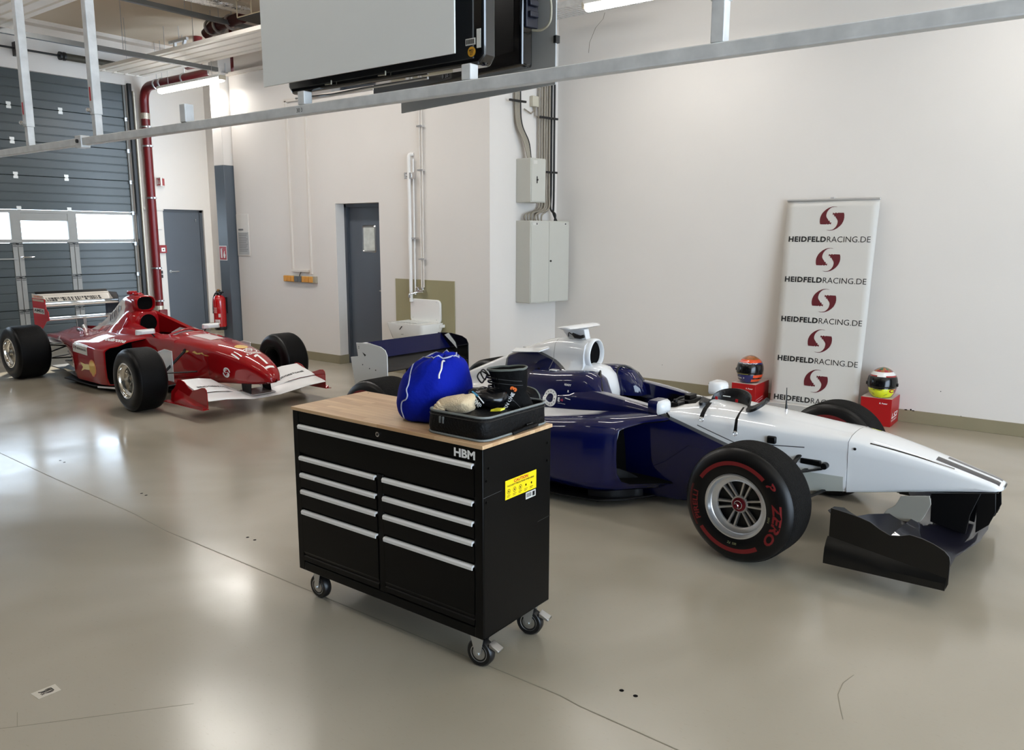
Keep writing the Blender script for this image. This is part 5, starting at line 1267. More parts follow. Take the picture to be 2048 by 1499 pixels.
mono_st = [(-2.3, .66, .50, .30, .30, .05, 0, .16, .66), (-1.75, .70, .62, .36, .34, .05, 0, .24, .70), (-1.52, .725, .66, .375, .345, .05, 0, .26, .725), (-1.49, .725, .665, .375, .345, .05, .9, .255, .728), (-1.44, .725, .665, .375, .345, .05, 1, .255, .728),
           (-1.2, .715, .66, .365, .335, .05, 1, .262, .712), (-1.0, .705, .648, .35, .32, .05, 1, .255, .690), (-.85, .70, .638, .335, .305, .05, 1, .235, .668), (-.76, .705, .636, .325, .295, .05, 1, .20, .670), (-.70, .712, .634, .318, .285, .05, .35, .165, .690), (-.64, .718, .632, .31, .28, .055, 0, .15, .70),
           (-.45, .722, .630, .292, .265, .105, 0, .14, .70), (-.2, .708, .626, .265, .245, .195, 0, .13, .69), (.1, .685, .622, .235, .22, .265, 0, .12, .67), (.36, .662, .622, .205, .185, .305, 0, .11, .65)]
diag0, diag1 = (-.86, .648), (-.33, .475)
dn = line_plane(diag0, diag1, (-1.5, .1))
dn2 = line_plane((diag0[0]+.018, diag0[1]+.018), (diag1[0]+.018, diag1[1]+.018), (-1.5, .1))
zfloor = (0, 0, 1, -.02)
m_mono = zone_mat('monocoque_paint', C_W, [
    (C_G, [[dn2, (-1, 0, 0, 2.4)]]),
    (C_B, [[dn, (-1, 0, 0, 2.4)]]),
    (srgb(150, 150, 156), [[(-1, 0, 0, -.82), (0, 0, 1, -.6755), (0, -1, 0, .5), (1, 0, 0, 1.45), (.12, 0, 1, -.56), ], ]),
    (srgb(10, 11, 16), [[(0, 1, 0, .257), (0, -1, 0, .257), (0, 0, -1, .655), (-1, 0, 0, -.90), (1, 0, 0, 1.55), (0, 0, 1, -.15)], [(0, 1, 0, .20), (0, -1, 0, .20), (0, 0, -1, .60), (-1, 0, 0, -.68), (1, 0, 0, .95), (0, 0, 1, -.15)]]),
    (srgb(46, 46, 50), [[line_plane((-.55, .60), (-.30, .52), (0, -1)), line_plane((-.55, .594), (-.30, .514), (0, 1)), (1, 0, 0, .55), (-1, 0, 0, -.30)], [line_plane((-.30, .52), (.12, .555), (0, -1)), line_plane((-.30, .514), (.12, .549), (0, 1)), (1, 0, 0, .30), (-1, 0, 0, .12)]]),
    (srgb(172, 174, 166), [[(1, 0, 0, -.02), (-1, 0, 0, .345), (0, 0, -1, .405)]]),
    ])
mono = body('monocoque', blue, mono_st, m_mono, mono_ring, smooth=42)
# thin blue crease on the lower side panel and black under-nose plate
MB().box(-.30, .36, -.17, .17, .262, .268, M=Matrix.Rotation(R(-4), 4, 'Y') @ Matrix.Translation((.0, 0, .015))).build('splitter_plate', m_bk, blue)
# headrest: white centre, blue side pads with black rubber edges
def pad_ring(s):
    u, zt, yo, yi, zb = s
    return [(u, 0, zb), (u, yi, zb), (u, yi+.01, zt-.02), (u, (yi+yo)/2, zt), (u, yo-.01, zt-.02), (u, yo, zt-.07), (u, yo+.01, zb), (u, yo, zb-.01), (u, 0, zb-.01)]
for s in (-1, 1):
    mb = MB(); rings = []
    for u, zt, zb, y0, y1 in ((-1.95, .80, .62, .10, .30), (-1.70, .815, .62, .10, .33), (-1.50, .835, .62, .10, .335), (-1.42, .835, .62, .11, .325), (-1.34, .80, .62, .13, .315), (-1.27, .70, .62, .17, .305), (-1.25, .66, .62, .19, .30)):
        rings.append([(u, s*y0, zb), (u, s*(y0+.005), zt-.03), (u, s*(y0+.03), zt-.006), (u, s*(y0*.5+y1*.5), zt), (u, s*(y1-.03), zt-.02), (u, s*y1, zt-.07 if zt > .72 else zt-.01), (u, s*(y1+.03), zb)])
    mb.loft(rings); mb.build('headrest_pad', m_blue_p, blue, smooth=50)
    P = [(-1.415, s*.115, .66), (-1.425, s*.118, .80), (-1.40, s*.15, .835), (-1.35, s*.22, .80), (-1.28, s*.29, .69)]
    MB().tube(catmull(P, 5), .007, 8).build('pad_edge', m_black, blue, smooth=50)
mb = MB(); rings = []
for u, zt, w_ in ((-1.66, .87, .13), (-1.55, .86, .12), (-1.46, .845, .105), (-1.40, .80, .09), (-1.36, .72, .06), (-1.35, .64, .03)):
    rings.append([(u, -w_, .60), (u, -w_, zt-.05), (u, -w_*.7, zt-.01), (u, 0, zt), (u, w_*.7, zt-.01), (u, w_, zt-.05), (u, w_, .60)])
mb.loft(rings); mb.build('headrest', m_white_p, blue, smooth=50)
# steering wheel and dash in the cockpit
mb = MB(); mb.box(-.79, -.72, -.10, .10, .655, .70); mb.box(-.78, -.735, -.05, .05, .70, .728); mb.tube([(-.83, .13*cos(a), .62+.07*sin(a)) for a in [2*pi*i/20 for i in range(21)]], .012, 8); mb.box(-.845, -.815, -.08, .08, .58, .66)
mb.build('steering_wheel', m_bk, blue, bevel=.006)
mb = MB(); mb.box(-.80, -.735, -.21, -.12, .66, .70); mb.cyl((-.77, -.19, .70), (-.77, -.19, .72), .015, 10); mb.build('dash_switch', m_bk, blue, bevel=.005)

# ---- engine cover with airbox
def cov_ring(s):
    u, zt, ya, za, yb, zb, yc, zc = s
    return [(u, 0, zt), (u, ya*.45, zt-.008), (u, ya*.85, zt-(zt-za)*.35), (u, ya, za), (u, ya*.98+yb*.02, za-(za-zb)*.3), (u, ya*.45+yb*.55, za-(za-zb)*.75), (u, yb, zb), (u, yb*.55+yc*.45, zb-(zb-zc)*.4), (u, yc, zc), (u, yc-.01, zc-.05), (u, 0, zc-.05)]
cov_st = [(-3.55, .40, .04, .38, .08, .34, .12, .28), (-3.2, .51, .05, .48, .12, .40, .20, .32), (-2.83, .66, .055, .60, .16, .50, .27, .40), (-2.45, .82, .065, .72, .20, .60, .33, .50), (-2.17, .935, .075, .82, .22, .68, .36, .56), (-1.92, 1.018, .092, .90, .215, .75, .37, .60),
          (-1.75, 1.034, .105, .92, .19, .79, .37, .62), (-1.66, 1.036, .112, .925, .16, .83, .35, .64), (-1.60, 1.036, .116, .925, .12, .84, .25, .66), (-1.575, 1.034, .118, .925, .118, .852, .12, .83)]
blue_cell1 = convex_cell([(-2.385, .40), (-2.345, .845), (-2.20, .895), (-2.04, .905), (-1.80, .40)])
blue_cell2 = convex_cell([(-2.04, .40), (-2.04, .905), (-1.86, .862), (-1.80, .838), (-1.45, .725), (-1.45, .40)])
gr_cell1 = convex_cell([(-2.405, .40), (-2.362, .857), (-2.20, .912), (-2.035, .922), (-1.80, .40)])
gr_cell2 = convex_cell([(-2.04, .40), (-2.035, .922), (-1.85, .880), (-1.79, .855), (-1.40, .735), (-1.40, .40)])
near_only = [(0, -1, 0, -.03)]
m_cov = zone_mat('engine_cover_paint', C_W, [(C_G, [gr_cell1, gr_cell2]), (C_B, [blue_cell1, blue_cell2]), (srgb(150, 150, 150), [[(1, 0, 0, 1.862), (-1, 0, 0, -1.857), (0, 0, 1, -.80)]])])
cover = body('engine_cover', blue, cov_st, m_cov, cov_ring, smooth=50)
# inlet: raised lip and dark hole
def egg(k, n=40, zc=.935):
    out = []
    for i in range(n):
        a = 2*pi*i/n; c, s = cos(a), sin(a); w = .082*(1-.30*max(0, s)); out.append((w*k*abs(c)**.75*(1 if c > 0 else -1), zc+.085*k*abs(s)**.8*(1 if s > 0 else -1)))
    return out
mb = MB(); L = [(-1.60, 1.24), (-1.56, 1.30), (-1.535, 1.26), (-1.530, 1.14), (-1.545, 1.02), (-1.60, .97)]
mb.loft([[(u, y, z) for y, z in egg(k)] for u, k in L], cap=False); mb.build('inlet_lip', m_white_p, blue, smooth=60)
mb = MB(); mb.loft([[(-1.562, y, z) for y, z in egg(1.06)], [(-1.60, y, z) for y, z in egg(.9)]]); mb.build('inlet_hole', m_dark, blue)
# camera pod on top
mb = MB(); prof = lambda c, t: [(c*x, t*z) for x, z in ((-1, 0), (-.5, .55), (.2, .9), (.7, .75), (1, 0), (.7, -.6), (.2, -.75), (-.5, -.45))]
rings = [[(-1.70+px*k+du, y, 1.125+pz*k) for px, pz in prof(.085, .020)] for y, k, du in ((-.20, .35, .01), (-.19, .8, .0), (-.15, 1, 0), (0, 1.08, .0), (.15, 1, 0), (.19, .8, 0), (.20, .35, .01))]
mb.loft(rings); mb.build('camera_wing', m_white_p, blue, smooth=60)
mb = MB(); mb.loft([[(-1.79+.0*z, -.012, z), (-1.79, .012, z), (-1.66, .012, z), (-1.66, -.012, z)] for z in (1.03, 1.11)]); mb.prism([(-1.83, -.03, 1.09), (-1.78, -.03, 1.03), (-1.61, -.03, 1.03), (-1.63, -.03, 1.11), (-1.80, -.03, 1.11)], (0, .06, 0)); mb.build('camera_mount', m_white_p, blue, bevel=.006)
MB().tube(catmull([(-1.77, -.035, 1.045), (-1.76, -.045, 1.075), (-1.73, -.045, 1.065), (-1.70, -.045, 1.06)], 5), .004, 6).tube([(-1.72, -.05, 1.07), (-1.69, -.055, 1.055), (-1.65, -.05, 1.05), (-1.62, -.045, 1.06)], [.010, .018, .014, .012], 10).build('camera_plug', m_black, blue, smooth=60)
# little winglet and side camera
MB().prism([(-2.28, -.045, .905), (-2.20, -.19, .900), (-1.93, -.19, .925), (-1.90, -.10, .945)], (0, 0, .010)).prism([(-2.28, .045, .905), (-2.20, .19, .900), (-1.93, .19, .925), (-1.90, .10, .945)], (0, 0, .010)).build('shark_winglet', m_white_p, blue, bevel=.004)
MB().box(-1.80, -1.735, -.235, -.19, .775, .815).build('side_camera', m_white_p, blue, bevel=.004); MB().box(-1.79, -1.738, -.237, -.232, .782, .808).build('side_lens', m_black, blue)
for dz in (0, .03): MB().cyl((-1.92, -.205, .80-dz), (-1.92, -.198, .80-dz), .012, 14).build('fastener', m_bk, blue)

# ---- sidepods
def pod(s):
    mb = MB(); rings = []
    st = [(-.98, .28, .62, .600, .560, .16, 1), (-1.05, .26, .66, .612, .545, .12, 1), (-1.2, .26, .700, .612, .545, .10, 1), (-1.5, .26, .715, .575, .520, .10, 1), (-1.9, .24, .70, .53, .47, .10, 1), (-2.3, .20, .60, .47, .40, .10, 1), (-2.7, .15, .44, .42, .33, .10, 1), (-3.05, .10, .28, .36, .27, .10, 1)]
    us = [s_[0] for s_ in st]; full = []
    for i in range(len(us)-1): full += [us[i]+(us[i+1]-us[i])*j/5 for j in range(5)]
    full.append(us[-1])
    for u in full:
        g = [interp_s([(-q[0], q[k]) for q in st], -u) for k in range(1, 6)]
        yi, yo, zt, zs, zb = g
        def sh(y): return u+.26*max(0, min(1, (yo-y)/max(.06, yo-.28)))**1.3*(1 if u > -1.3 else max(0, (u+1.9)/.6))
        pts = [(yi, zt+.035), (yi+.06, zt+.018), ((yi+yo)/2, zt+.006), (yo-.14, zt-.004), (yo-.07, zt-.022), (yo-.022, (zt+zs)/2-.02), (yo-.002, zs-.075), (yo, (zs+zb)/2), (yo-.012, zb+.09), (yo-.045, zb+.03), (yo-.10, zb+.005), (yi+.05, zb), (yi, zb)]
        rings.append([(sh(y), s*y, z) for y, z in pts])
    # rounded lip then dark duct
    f = rings[0]; cy = s*.44; cz = .36
    def scale(r, k, du): return [(p[0]+du, cy+(p[1]-cy)*k, cz+(p[2]-cz)*k) for p in r]
    lip = [scale(f, .80, -.30), scale(f, .84, -.08), scale(f, .89, .0), scale(f, .94, .018), scale(f, .98, .010)]
    n = len(f); allr = lip+rings
    mb.loft(allr, mif=lambda i, j: 1 if i < 3 else 0, mi=1, cap=True)
    return mb.build('sidepod', [m_pod, m_dark], blue, smooth=50)
m_pod = zone_mat('sidepod_paint', C_B, [(C_W, [[line_plane((-1.12, .618), (-1.62, .548), (-1.4, .9)), (-1, 0, 0, -1.12)]])])
pod(-1); pod(1)
MB().box(-1.11, -1.10, -.66, -.655, .28, .47).build('inlet_edge_trim', mat('pale_trim', srgb(170, 170, 170), .4), blue)
# round white filler panel with bolts and small decals on the near side
flank = bvh_of([mono, cover]+[c for c in blue.children if c.name.startswith('sidepod') or c.name.startswith('headrest_pad')])
m_wp2 = mat('white_print', srgb(240, 240, 238), .4)
mb = MB(); project_flat(mb, ring2d(.50, 1), (-1.755, -1.2, .570), (1, 0, 0), (0, 0, 1), (0, 1, 0), flank, off=.003, w=.125, h=.125, cut=.02); mb.build('filler_ring', m_wp2, blue)
mb = MB(); project_flat(mb, ellipse2d(1, 1), (-1.727, -1.2, .598), (1, 0, 0), (0, 0, 1), (0, 1, 0), flank, off=.002, w=.07, h=.07, cut=.02)
for k in range(12):
    a = 2*pi*k/12; project_flat(mb, ellipse2d(1, 1, 8), (-1.6925+.047*cos(a)-.004, -1.2, .6325+.047*sin(a)-.004), (1, 0, 0), (0, 0, 1), (0, 1, 0), flank, off=.0045, w=.008, h=.008, cut=.02)
mb.build('filler_cap', m_rimdk, blue)
mb = MB(); project_flat(mb, rect2d(0, 0, 1, .10), (-1.55, -1.2, .650), (1, 0, -.1), (0, 0, 1), (0, 1, 0), flank, off=.003, w=.05, cut=.02); project_flat(mb, text_mesh('E', 1, .05), (-1.615, -1.2, .618), (1, 0, 0), (0, 0, 1), (0, 1, 0), flank, off=.003, w=.018, cut=.02); project_flat(mb, text_mesh('FIRE EXTINGUISHER', 1, .0), (-1.615, -1.2, .605), (1, 0, 0), (0, 0, 1), (0, 1, 0), flank, off=.003, w=.07, cut=.02)
project_flat(mb, text_mesh('READY', 1, .03), (-1.58, -1.2, .735), (1, 0, 0), (0, 0, 1), (0, 1, 0), flank, off=.003, w=.06, cut=.02); project_flat(mb, text_mesh('R', 1, .06), (-1.545, -1.2, .69), (1, 0, 0), (0, 0, 1), (0, 1, 0), flank, off=.003, w=.014, cut=.02)
if mb.v: mb.build('side_decals', m_wp2, blue)
mb = MB(); project_flat(mb, poly2d([(0, .3), (.6, .3), (.6, 0), (1, .5), (.6, 1), (.6, .7), (0, .7)]), (-1.59, -1.2, .618), (1, 0, 0), (0, 0, 1), (0, 1, 0), flank, off=.003, w=.025, h=.03, cut=.02); mb.build('side_decals', mat('decal_red', srgb(150, 30, 70), .4), blue)
# panel crease on the blue side
mb = MB()
for line in ([(-1.18, .13), (-.98, .20), (-.76, .32), (-.60, .455)], [(-.60, .455), (-.50, .435)]):
    P = []
    for a, b in zip(line, line[1:]):
        for k in range(8):
            t = k/7; h, nn, i_, d_ = flank.ray_cast(V((a[0]+(b[0]-a[0])*t, -1.2, a[1]+(b[1]-a[1])*t)), V((0, 1, 0)))
            if h and h.y > -.42: P.append(h+V((0, -.0005, 0)))
    if len(P) > 2: mb.tube(P, .0018, 5)
if mb.v: mb.build('panel_crease', m_blue_p, blue)

# ---- floor, barge board
pl = [(-.62, .16), (-.82, .26), (-.95, .50), (-1.08, .64), (-1.35, .70), (-2.75, .70), (-2.95, .46), (-3.55, .42)]
MB().prism([(u, -y, .05) for u, y in pl]+[(u, y, .05) for u, y in pl[::-1]], (0, 0, .014)).build('floor_pan', m_bk, blue, bevel=.003)
MB().prism([(-.62, -.12, .035), (-.55, -.10, .035), (-.55, .10, .035), (-.62, .12, .035), (-3.0, .15, .03), (-3.0, -.15, .03)], (0, 0, .02)).build('plank', m_bk, blue)
for s in (-1, 1):
    mb = MB(); rings = []
    for i in range(9):
        t = i/8; u = -.90-.28*t; y = s*(.36+.24*t+.05*sin(pi*t)); rings.append([(u, y-.004*s, .064), (u, y-.004*s, .17+.10*sin(pi*t)), (u, y+.004*s, .17+.10*sin(pi*t)), (u, y+.004*s, .064)])
    mb.loft(rings); mb.build('barge_board', m_bk, blue, smooth=50)

# ---- front wing
ep = [(.45, .38), (.53, .372), (.60, .362), (.65, .35), (.70, .322), (.75, .302), (.79, .31), (.84, .328), (.90, .322), (.95, .308), (1.0, .285), (1.025, .262), (1.03, .235), (1.03, .12), (1.02, .09), (.91, .085), (.43, .095), (.44, .16), (.45, .22)]
m_cftw = bpy.data.materials.new('carbon_twill'); m_cftw.use_nodes = True; N, L_ = nodes_of(m_cftw); b_ = N['Principled BSDF']
tc = N.new('ShaderNodeTexCoord'); wv = N.new('ShaderNodeTexWave'); wv.inputs['Scale'].default_value = 90; wv.bands_direction = 'DIAGONAL'; L_.new(tc.outputs['Object'], wv.inputs[0])
rp = N.new('ShaderNodeValToRGB'); rp.color_ramp.elements[0].color = srgb(3, 3, 3); rp.color_ramp.elements[1].color = srgb(22, 20, 18); L_.new(wv.outputs[0], rp.inputs[0]); L_.new(rp.outputs[0], b_.inputs['Base Color']); b_.inputs['Roughness'].default_value = .35; b_.inputs['Specular IOR Level'].default_value = .3; b_.inputs['Coat Weight'].default_value = .15; b_.inputs['Coat Roughness'].default_value = .15
for s in (-1, 1):
    e = MB().prism([(u, s*.716, z) for u, z in ep], (0, s*.010, 0)).build('front_endplate', m_cftw, blue, bevel=.002)
    mb = MB(); rings = []
    for i in range(15):
        t = i/14; u = .445+(1.02-.445)*t; zt = .225-.075*t; bul = .050*(1-.75*t)
        rings.append([(u, s*(.726), zt), (u, s*(.726+bul*.45), zt-.018), (u, s*(.726+bul*.9), zt-.055), (u, s*(.726+bul), .125), (u, s*(.726+bul*1.02), .088), (u, s*.722, .088)])
    mb.loft(rings); mb.build('tip_tunnel', m_cftw, e, smooth=50)
def wing_sec(y, ul, zl, ch, th, aoa, n=9, camber=.06):
    """inverted wing section: leading edge at (ul, zl), chord backwards, nose-down incidence aoa (trailing edge up)"""
    up = []; lo = []
    for i in range(n):
        t = i/(n-1); x = ch*(1-cos(pi*t))/2; tt = th*ch*2.6*(.2969*math.sqrt(t if t > 0 else 0)-.126*t-.3516*t*t+.2843*t**3-.1015*t**4)*2 if False else th*ch*4*(math.sqrt(x/ch)*(1-x/ch))*.65
        cm = -camber*ch*4*(x/ch)*(1-x/ch)
        up.append((x, cm+tt/2)); lo.append((x, cm-tt/2))
    pts = up+lo[::-1][1:-1]
    return [(ul-(x*cos(aoa)-z*sin(aoa)*0), y, zl+x*sin(aoa)+z) for x, z in pts]
m_fw = mat('wing_dark_gloss', srgb(8, 8, 22), .4, coat=.8, spec=.2)
mb = MB(); mb.loft([wing_sec(y, u, z, c, .10, R(a)) for y, u, z, c, a in ((-.714, 1.0, .115, .33, 8), (-.60, .995, .115, .33, 8), (-.42, 1.0, .155, .31, 11), (-.25, 1.045, .175, .32, 13), (-.12, 1.06, .165, .34, 12), (0, 1.055, .16, .34, 11), (.12, 1.06, .165, .34, 12), (.25, 1.045, .175, .32, 13), (.42, 1.0, .155, .31, 11), (.60, .995, .115, .33, 8), (.714, 1.0, .115, .33, 8))])
mb.build('front_main_plane', m_fw, blue, smooth=60)
for s in (-1, 1):
    mb = MB(); mb.loft([wing_sec(s*y, u, z, c, .08, R(a)) for y, u, z, c, a in ((.714, .70, .185, .22, 34), (.55, .70, .185, .21, 34), (.38, .70, .195, .17, 28), (.22, .71, .215, .10, 20), (.12, .72, .23, .05, 15))]); mb.build('front_flap', m_fw, blue, smooth=60)
    mb = MB(); mb.loft([wing_sec(s*y, u, z, c, .08, R(a)) for y, u, z, c, a in ((.714, .535, .30, .12, 30), (.62, .535, .30, .115, 30), (.52, .54, .29, .09, 26))]); mb.build('front_flap', m_bk, blue, smooth=60)
    MB().prism([(.80, s*.105, .38), (.81, s*.115, .22), (.99, s*.115, .19), (1.0, s*.105, .30), (1.04, s*.10, .43)], (0, s*.010, 0)).build('wing_pylon', m_bk, blue, bevel=.003)
    MB().prism([(1.02, s*.085, .43), (1.03, s*.09, .20), (1.09, s*.09, .26), (1.115, s*.085, .335), (1.105, s*.08, .44)], (0, s*.008, 0)).build('wing_pylon', m_bk, blue, bevel=.003)
mb = MB(); pv = [(.665, .36), (.81, .39), (.822, .345), (.79, .26), (.75, .228), (.60, .222), (.598, .262), (.64, .30)]
pvs = [(p.x, p.y) for p in catmull([(a, b, 0) for a, b in pv[2:]+[pv[0]]], 5)]+[pv[1]]; mb.prism([(u, -.20-.12*(.39-z), z) for u, z in pvs], (0, .006, 0)); mb.build('turning_vane', mat('vane_grey', srgb(150, 148, 140), .35, coat=.5), blue, bevel=.002)
# ---- suspension
for s in (-1, 1): links(blue, 'suspension_arm', (((.22, s*.20, .43), (.03, s*.60, .44)), ((-.30, s*.24, .47), (-.03, s*.60, .44)), ((.24, s*.19, .30), (.03, s*.62, .20)), ((-.30, s*.22, .26), (-.02, s*.62, .20)), ((.10, s*.20, .52), (.0, s*.60, .22)), ((.14, s*.2, .42), (.10, s*.6, .40))))
MB().box(.10, .22, -.235, -.205, .45, .485).build('suspension_mount', m_bk, blue, bevel=.006); MB().cyl((.245, -.25, .46), (.245, -.20, .46), .020, 14).build('suspension_mount', m_bk, blue, bevel=.004); MB().box(-.10, -.045, -.272, -.240, .548, .594).build('camera_bracket', m_bk, blue, bevel=.008)
for s in (-1, 1): links(blue, 'suspension_arm', (((-2.85, s*.16, .38), (-3.10, s*.60, .42)), ((-3.35, s*.12, .36), (-3.14, s*.60, .42)), ((-2.75, s*.18, .20), (-3.10, s*.60, .20)), ((-3.4, s*.1, .18), (-3.14, s*.60, .20)), ((-3.12, s*.05, .30), (-3.12, s*.62, .33))))
for s in (-1, 1):
    wheel(blue, 0, s*.752, .33, .30, s, -.062 if s < 0 else -.062, 'modern', R(3))
    wheel(blue, -3.12, s*.715, .33, .375, s, 0, 'modern', R(18))
# ---- mirrors, antenna
def mirror(s):
    mb = MB(); rings = []
    for u, k in ((-.69, .35), (-.705, .75), (-.73, .95), (-.77, 1.0), (-.80, .97)):
        rings.append([(u, s*.43+.075*k*cx, .712+.046*k*cz) for cx, cz in ((-1, -.6), (-.8, -1), (.8, -1), (1, -.6), (1, .6), (.8, 1), (-.8, 1), (-1, .6))])
    mb.loft(rings); o = mb.build('mirror', m_white_p if s > 0 else m_mir, blue, smooth=50)
    MB().box(-.804, -.800, s*.43-.065, s*.43+.065, .676, .748).build('mirror_glass', m_gloss, o)
    MB().cyl((-.75, s*.37, .68), (-.74, s*.315, .62), .006, 8).build('mirror_stalk', m_bk, o)
    return o
m_mir = zone_mat('mirror_paint', C_B, [(C_W, [[(1, 0, 0, .735)]])])
mirror(-1); mirror(1)
MB().cyl((-.09, 0, .70), (-.09, 0, .72), .009, 12).build('antenna_base', m_chrome, blue); MB().tube([(-.09, 0, .72), (-.092, 0, .76), (-.095, 0, .855)], [.008, .005, .0025], 8).build('antenna', m_black, blue, smooth=50)
# ---- rear wing
m_rwep = zone_mat('rear_endplate_paint', srgb(214, 214, 212), [(srgb(8, 8, 9), [[(0, 1, 0, 0)]])], rough=.3)
epr = [(-3.70, .875), (-3.68, .758), (-3.78, .742), (-3.71, .40), (-3.30, .40), (-3.30, .80), (-3.325, .842), (-3.38, .866), (-3.52, .884)]
for s in (-1, 1):
    rp_ = MB().prism([(u, s*.495, z) for u, z in epr], (0, s*.008, 0)).build('rear_endplate', m_rwep, blue, bevel=.002)
for u, z in ((-3.62, .69), (-3.53, .665), (-3.45, .66), (-3.665, .845), (-3.665, .83)): MB().cyl((u, -.5045, z), (u, -.502, z), .006 if z < .8 else .004, 8).build('endplate_bolt', m_black, blue)
mb = MB(); mb.prism([(-3.62, -.5045, .80), (-3.595, -.5045, .785), (-3.57, -.5045, .78), (-3.60, -.5045, .79), (-3.585, -.5045, .765)], (0, .001, 0)); mb.build('endplate_scuff', m_black, blue)
m_rw = mat('rear_wing_navy', srgb(3, 8, 54), .4, coat=.4, spec=.05)
mb = MB(); mb.loft([wing_sec(y, -3.31, .66, .27, .10, R(20), camber=.10) for y in (-.494, .494)]); mb.build('rear_main_plane', m_bk, blue, smooth=60)
mb = MB(); mb.loft([wing_sec(y, -3.53, .745, .18, .08, R(46), camber=.06) for y in (-.494, .494)]); mb.build('rear_flap', m_rw, blue, smooth=60)
mb = MB(); mb.loft([wing_sec(y, -3.36, .42, .20, .08, R(12)) for y in (-.494, .494)]); mb.build('beam_wing', m_bk, blue, smooth=60)
MB().box(-3.60, -3.42, -.02, -.01, .34, .68).box(-3.60, -3.42, .01, .02, .34, .68).build('wing_pillar', m_bk, blue)
MB().prism([(-3.60, .490, .86), (-3.55, .490, .88), (-3.46, .490, .80), (-3.44, .490, .745), (-3.50, .490, .79)], (0, -.002, 0)).build('endplate_mark', m_wp2, blue)
mb = MB(); rings = []
for u, w_, zt, zb in ((-3.0, .16, .36, .10), (-3.4, .12, .33, .12), (-3.75, .07, .30, .20), (-3.85, .04, .27, .22)): rings.append([(u, -w_, zb), (u, -w_, zt), (u, w_, zt), (u, w_, zb)])
mb.loft(rings); mb.build('gearbox', m_bk, blue, bevel=.01)
MB().prism([(-3.0, -.45, .06), (-3.6, -.45, .22), (-3.6, .45, .22), (-3.0, .45, .06)], (0, 0, .01)).build('diffuser', m_bk, blue)

# ---- neck brace lying on the scuttle (its own thing)
hb = thing('neck_brace', 'black neck brace with dangling straps lying on the white scuttle of the blue car', 'neck brace', (0, 0, 0))
hb.matrix_world = Matrix.Translation((-1.52, 4.976, 0)) @ Matrix.Rotation(-.042, 4, 'Z')
m_hans = mat('neck_brace_shell', srgb(16, 16, 18), .35, bump=.2, bscale=60)
mb = MB(); rings = []
for i in range(25):     # collar arch seen from the side: curved band standing up
    t = i/24; a = pi*(t*1.0); x = -.42-.13*cos(a); y = -.10+.10*sin(a)*1.0; top = .735+.075*sin(a)**.6; base = .715-.004*cos(a)
    rings.append([(x-.006, y-.02, base), (x, y-.032, (base+top)/2), (x, y-.010, top), (x, y+.012, top-.003), (x, y-.004, (base+top)/2), (x, y+.0, base)])
mb.loft(rings); mb.build('collar', m_hans, hb, smooth=60)
for sx_, x0 in ((1, -.30), (-1, -.55)):
    mb = MB(); rings = []
    for i in range(9):
        t = i/8; x = x0+sx_*(.02+.11*t if sx_ > 0 else .055*t); y = -.13-.02*sin(pi*t); w_ = .05+.012*sin(pi*t); z = .722-.006*t+(.055*t*t if sx_ > 0 else .006)
        rings.append([(x, y-w_, z-.018), (x, y+w_, z-.012+.01*t), (x, y+w_, z+.002+.012*t), (x, y, z+.012+.02*t), (x, y-w_, z)])
    mb.loft(rings); mb.build('shoulder_leg', m_hans, hb, smooth=60)
for x in (-.505, -.365): MB().box(x-.008, x+.008, -.135, -.130, .745, .765).build('tether_anchor', m_redp, hb)
MB().box(-.455, -.405, -.145, -.141, .775, .780).build('brace_print', m_wp2, hb)
for x, z1, w_ in ((-.515, .655, .014), (-.285, .60, .006)):
    st = MB(); st.loft([[(x-w_*k, y, z), (x+w_*k, y, z), (x+w_*k, y-.003, z), (x-w_*k, y-.003, z)] for y, z, k in ((-.20, .735, 1), (-.265, .705, 1), (-.300, .675, 1 if w_ > .01 else 1.4), (-.312, z1, 1 if w_ > .01 else 1.8))]); s_ = st.build('strap', m_nyl, hb, smooth=60)
    MB().tube([(x+.012*cos(a), -.314, z1-.014+.014*sin(a)) for a in [2*pi*i/14 for i in range(15)]], .0028, 6).build('strap_ring', m_chrome, s_, smooth=60)
# ================================================================== red racing car; local x forward, -y toward the camera
C_R = srgb(150, 4, 14)
red = thing('formula_car', 'red single seater racing car with striped white engine cover near the garage door', 'racing car', (-7.93, 4.94, 0), -.03)
m_red_p = mat('car_red_paint', C_R, .5, coat=1, var=.04, vscale=3, spec=.08)
def nose2_ring(s):
    u, zt, zc, yc, yb, zb = s
    return [(u, 0, zt), (u, yc*.4, zt-(zt-zc)*.10), (u, yc*.75, zt-(zt-zc)*.42), (u, yc*.95, zc+(zt-zc)*.15), (u, yc, zc-.02), (u, yc*.99, zc-(zc-zb)*.4), (u, yb+.01, zb+(zc-zb)*.25), (u, yb-.005, zb+.02), (u, yb-.04, zb), (u, 0, zb)]
st = [(-.30, .685, .63, .295, .27, .14), (0, .672, .615, .27, .245, .185), (.3, .650, .590, .235, .21, .225), (.57, .618, .548, .205, .18, .245), (.77, .580, .505, .178, .155, .258), (.91, .530, .460, .150, .13, .270), (1.02, .478, .415, .120, .105, .282), (1.09, .425, .375, .090, .08, .292), (1.125, .385, .35, .062, .055, .302), (1.14, .355, .335, .03, .025, .312)]
rnose = body('nose_cone', red, st, m_red_p, nose2_ring)
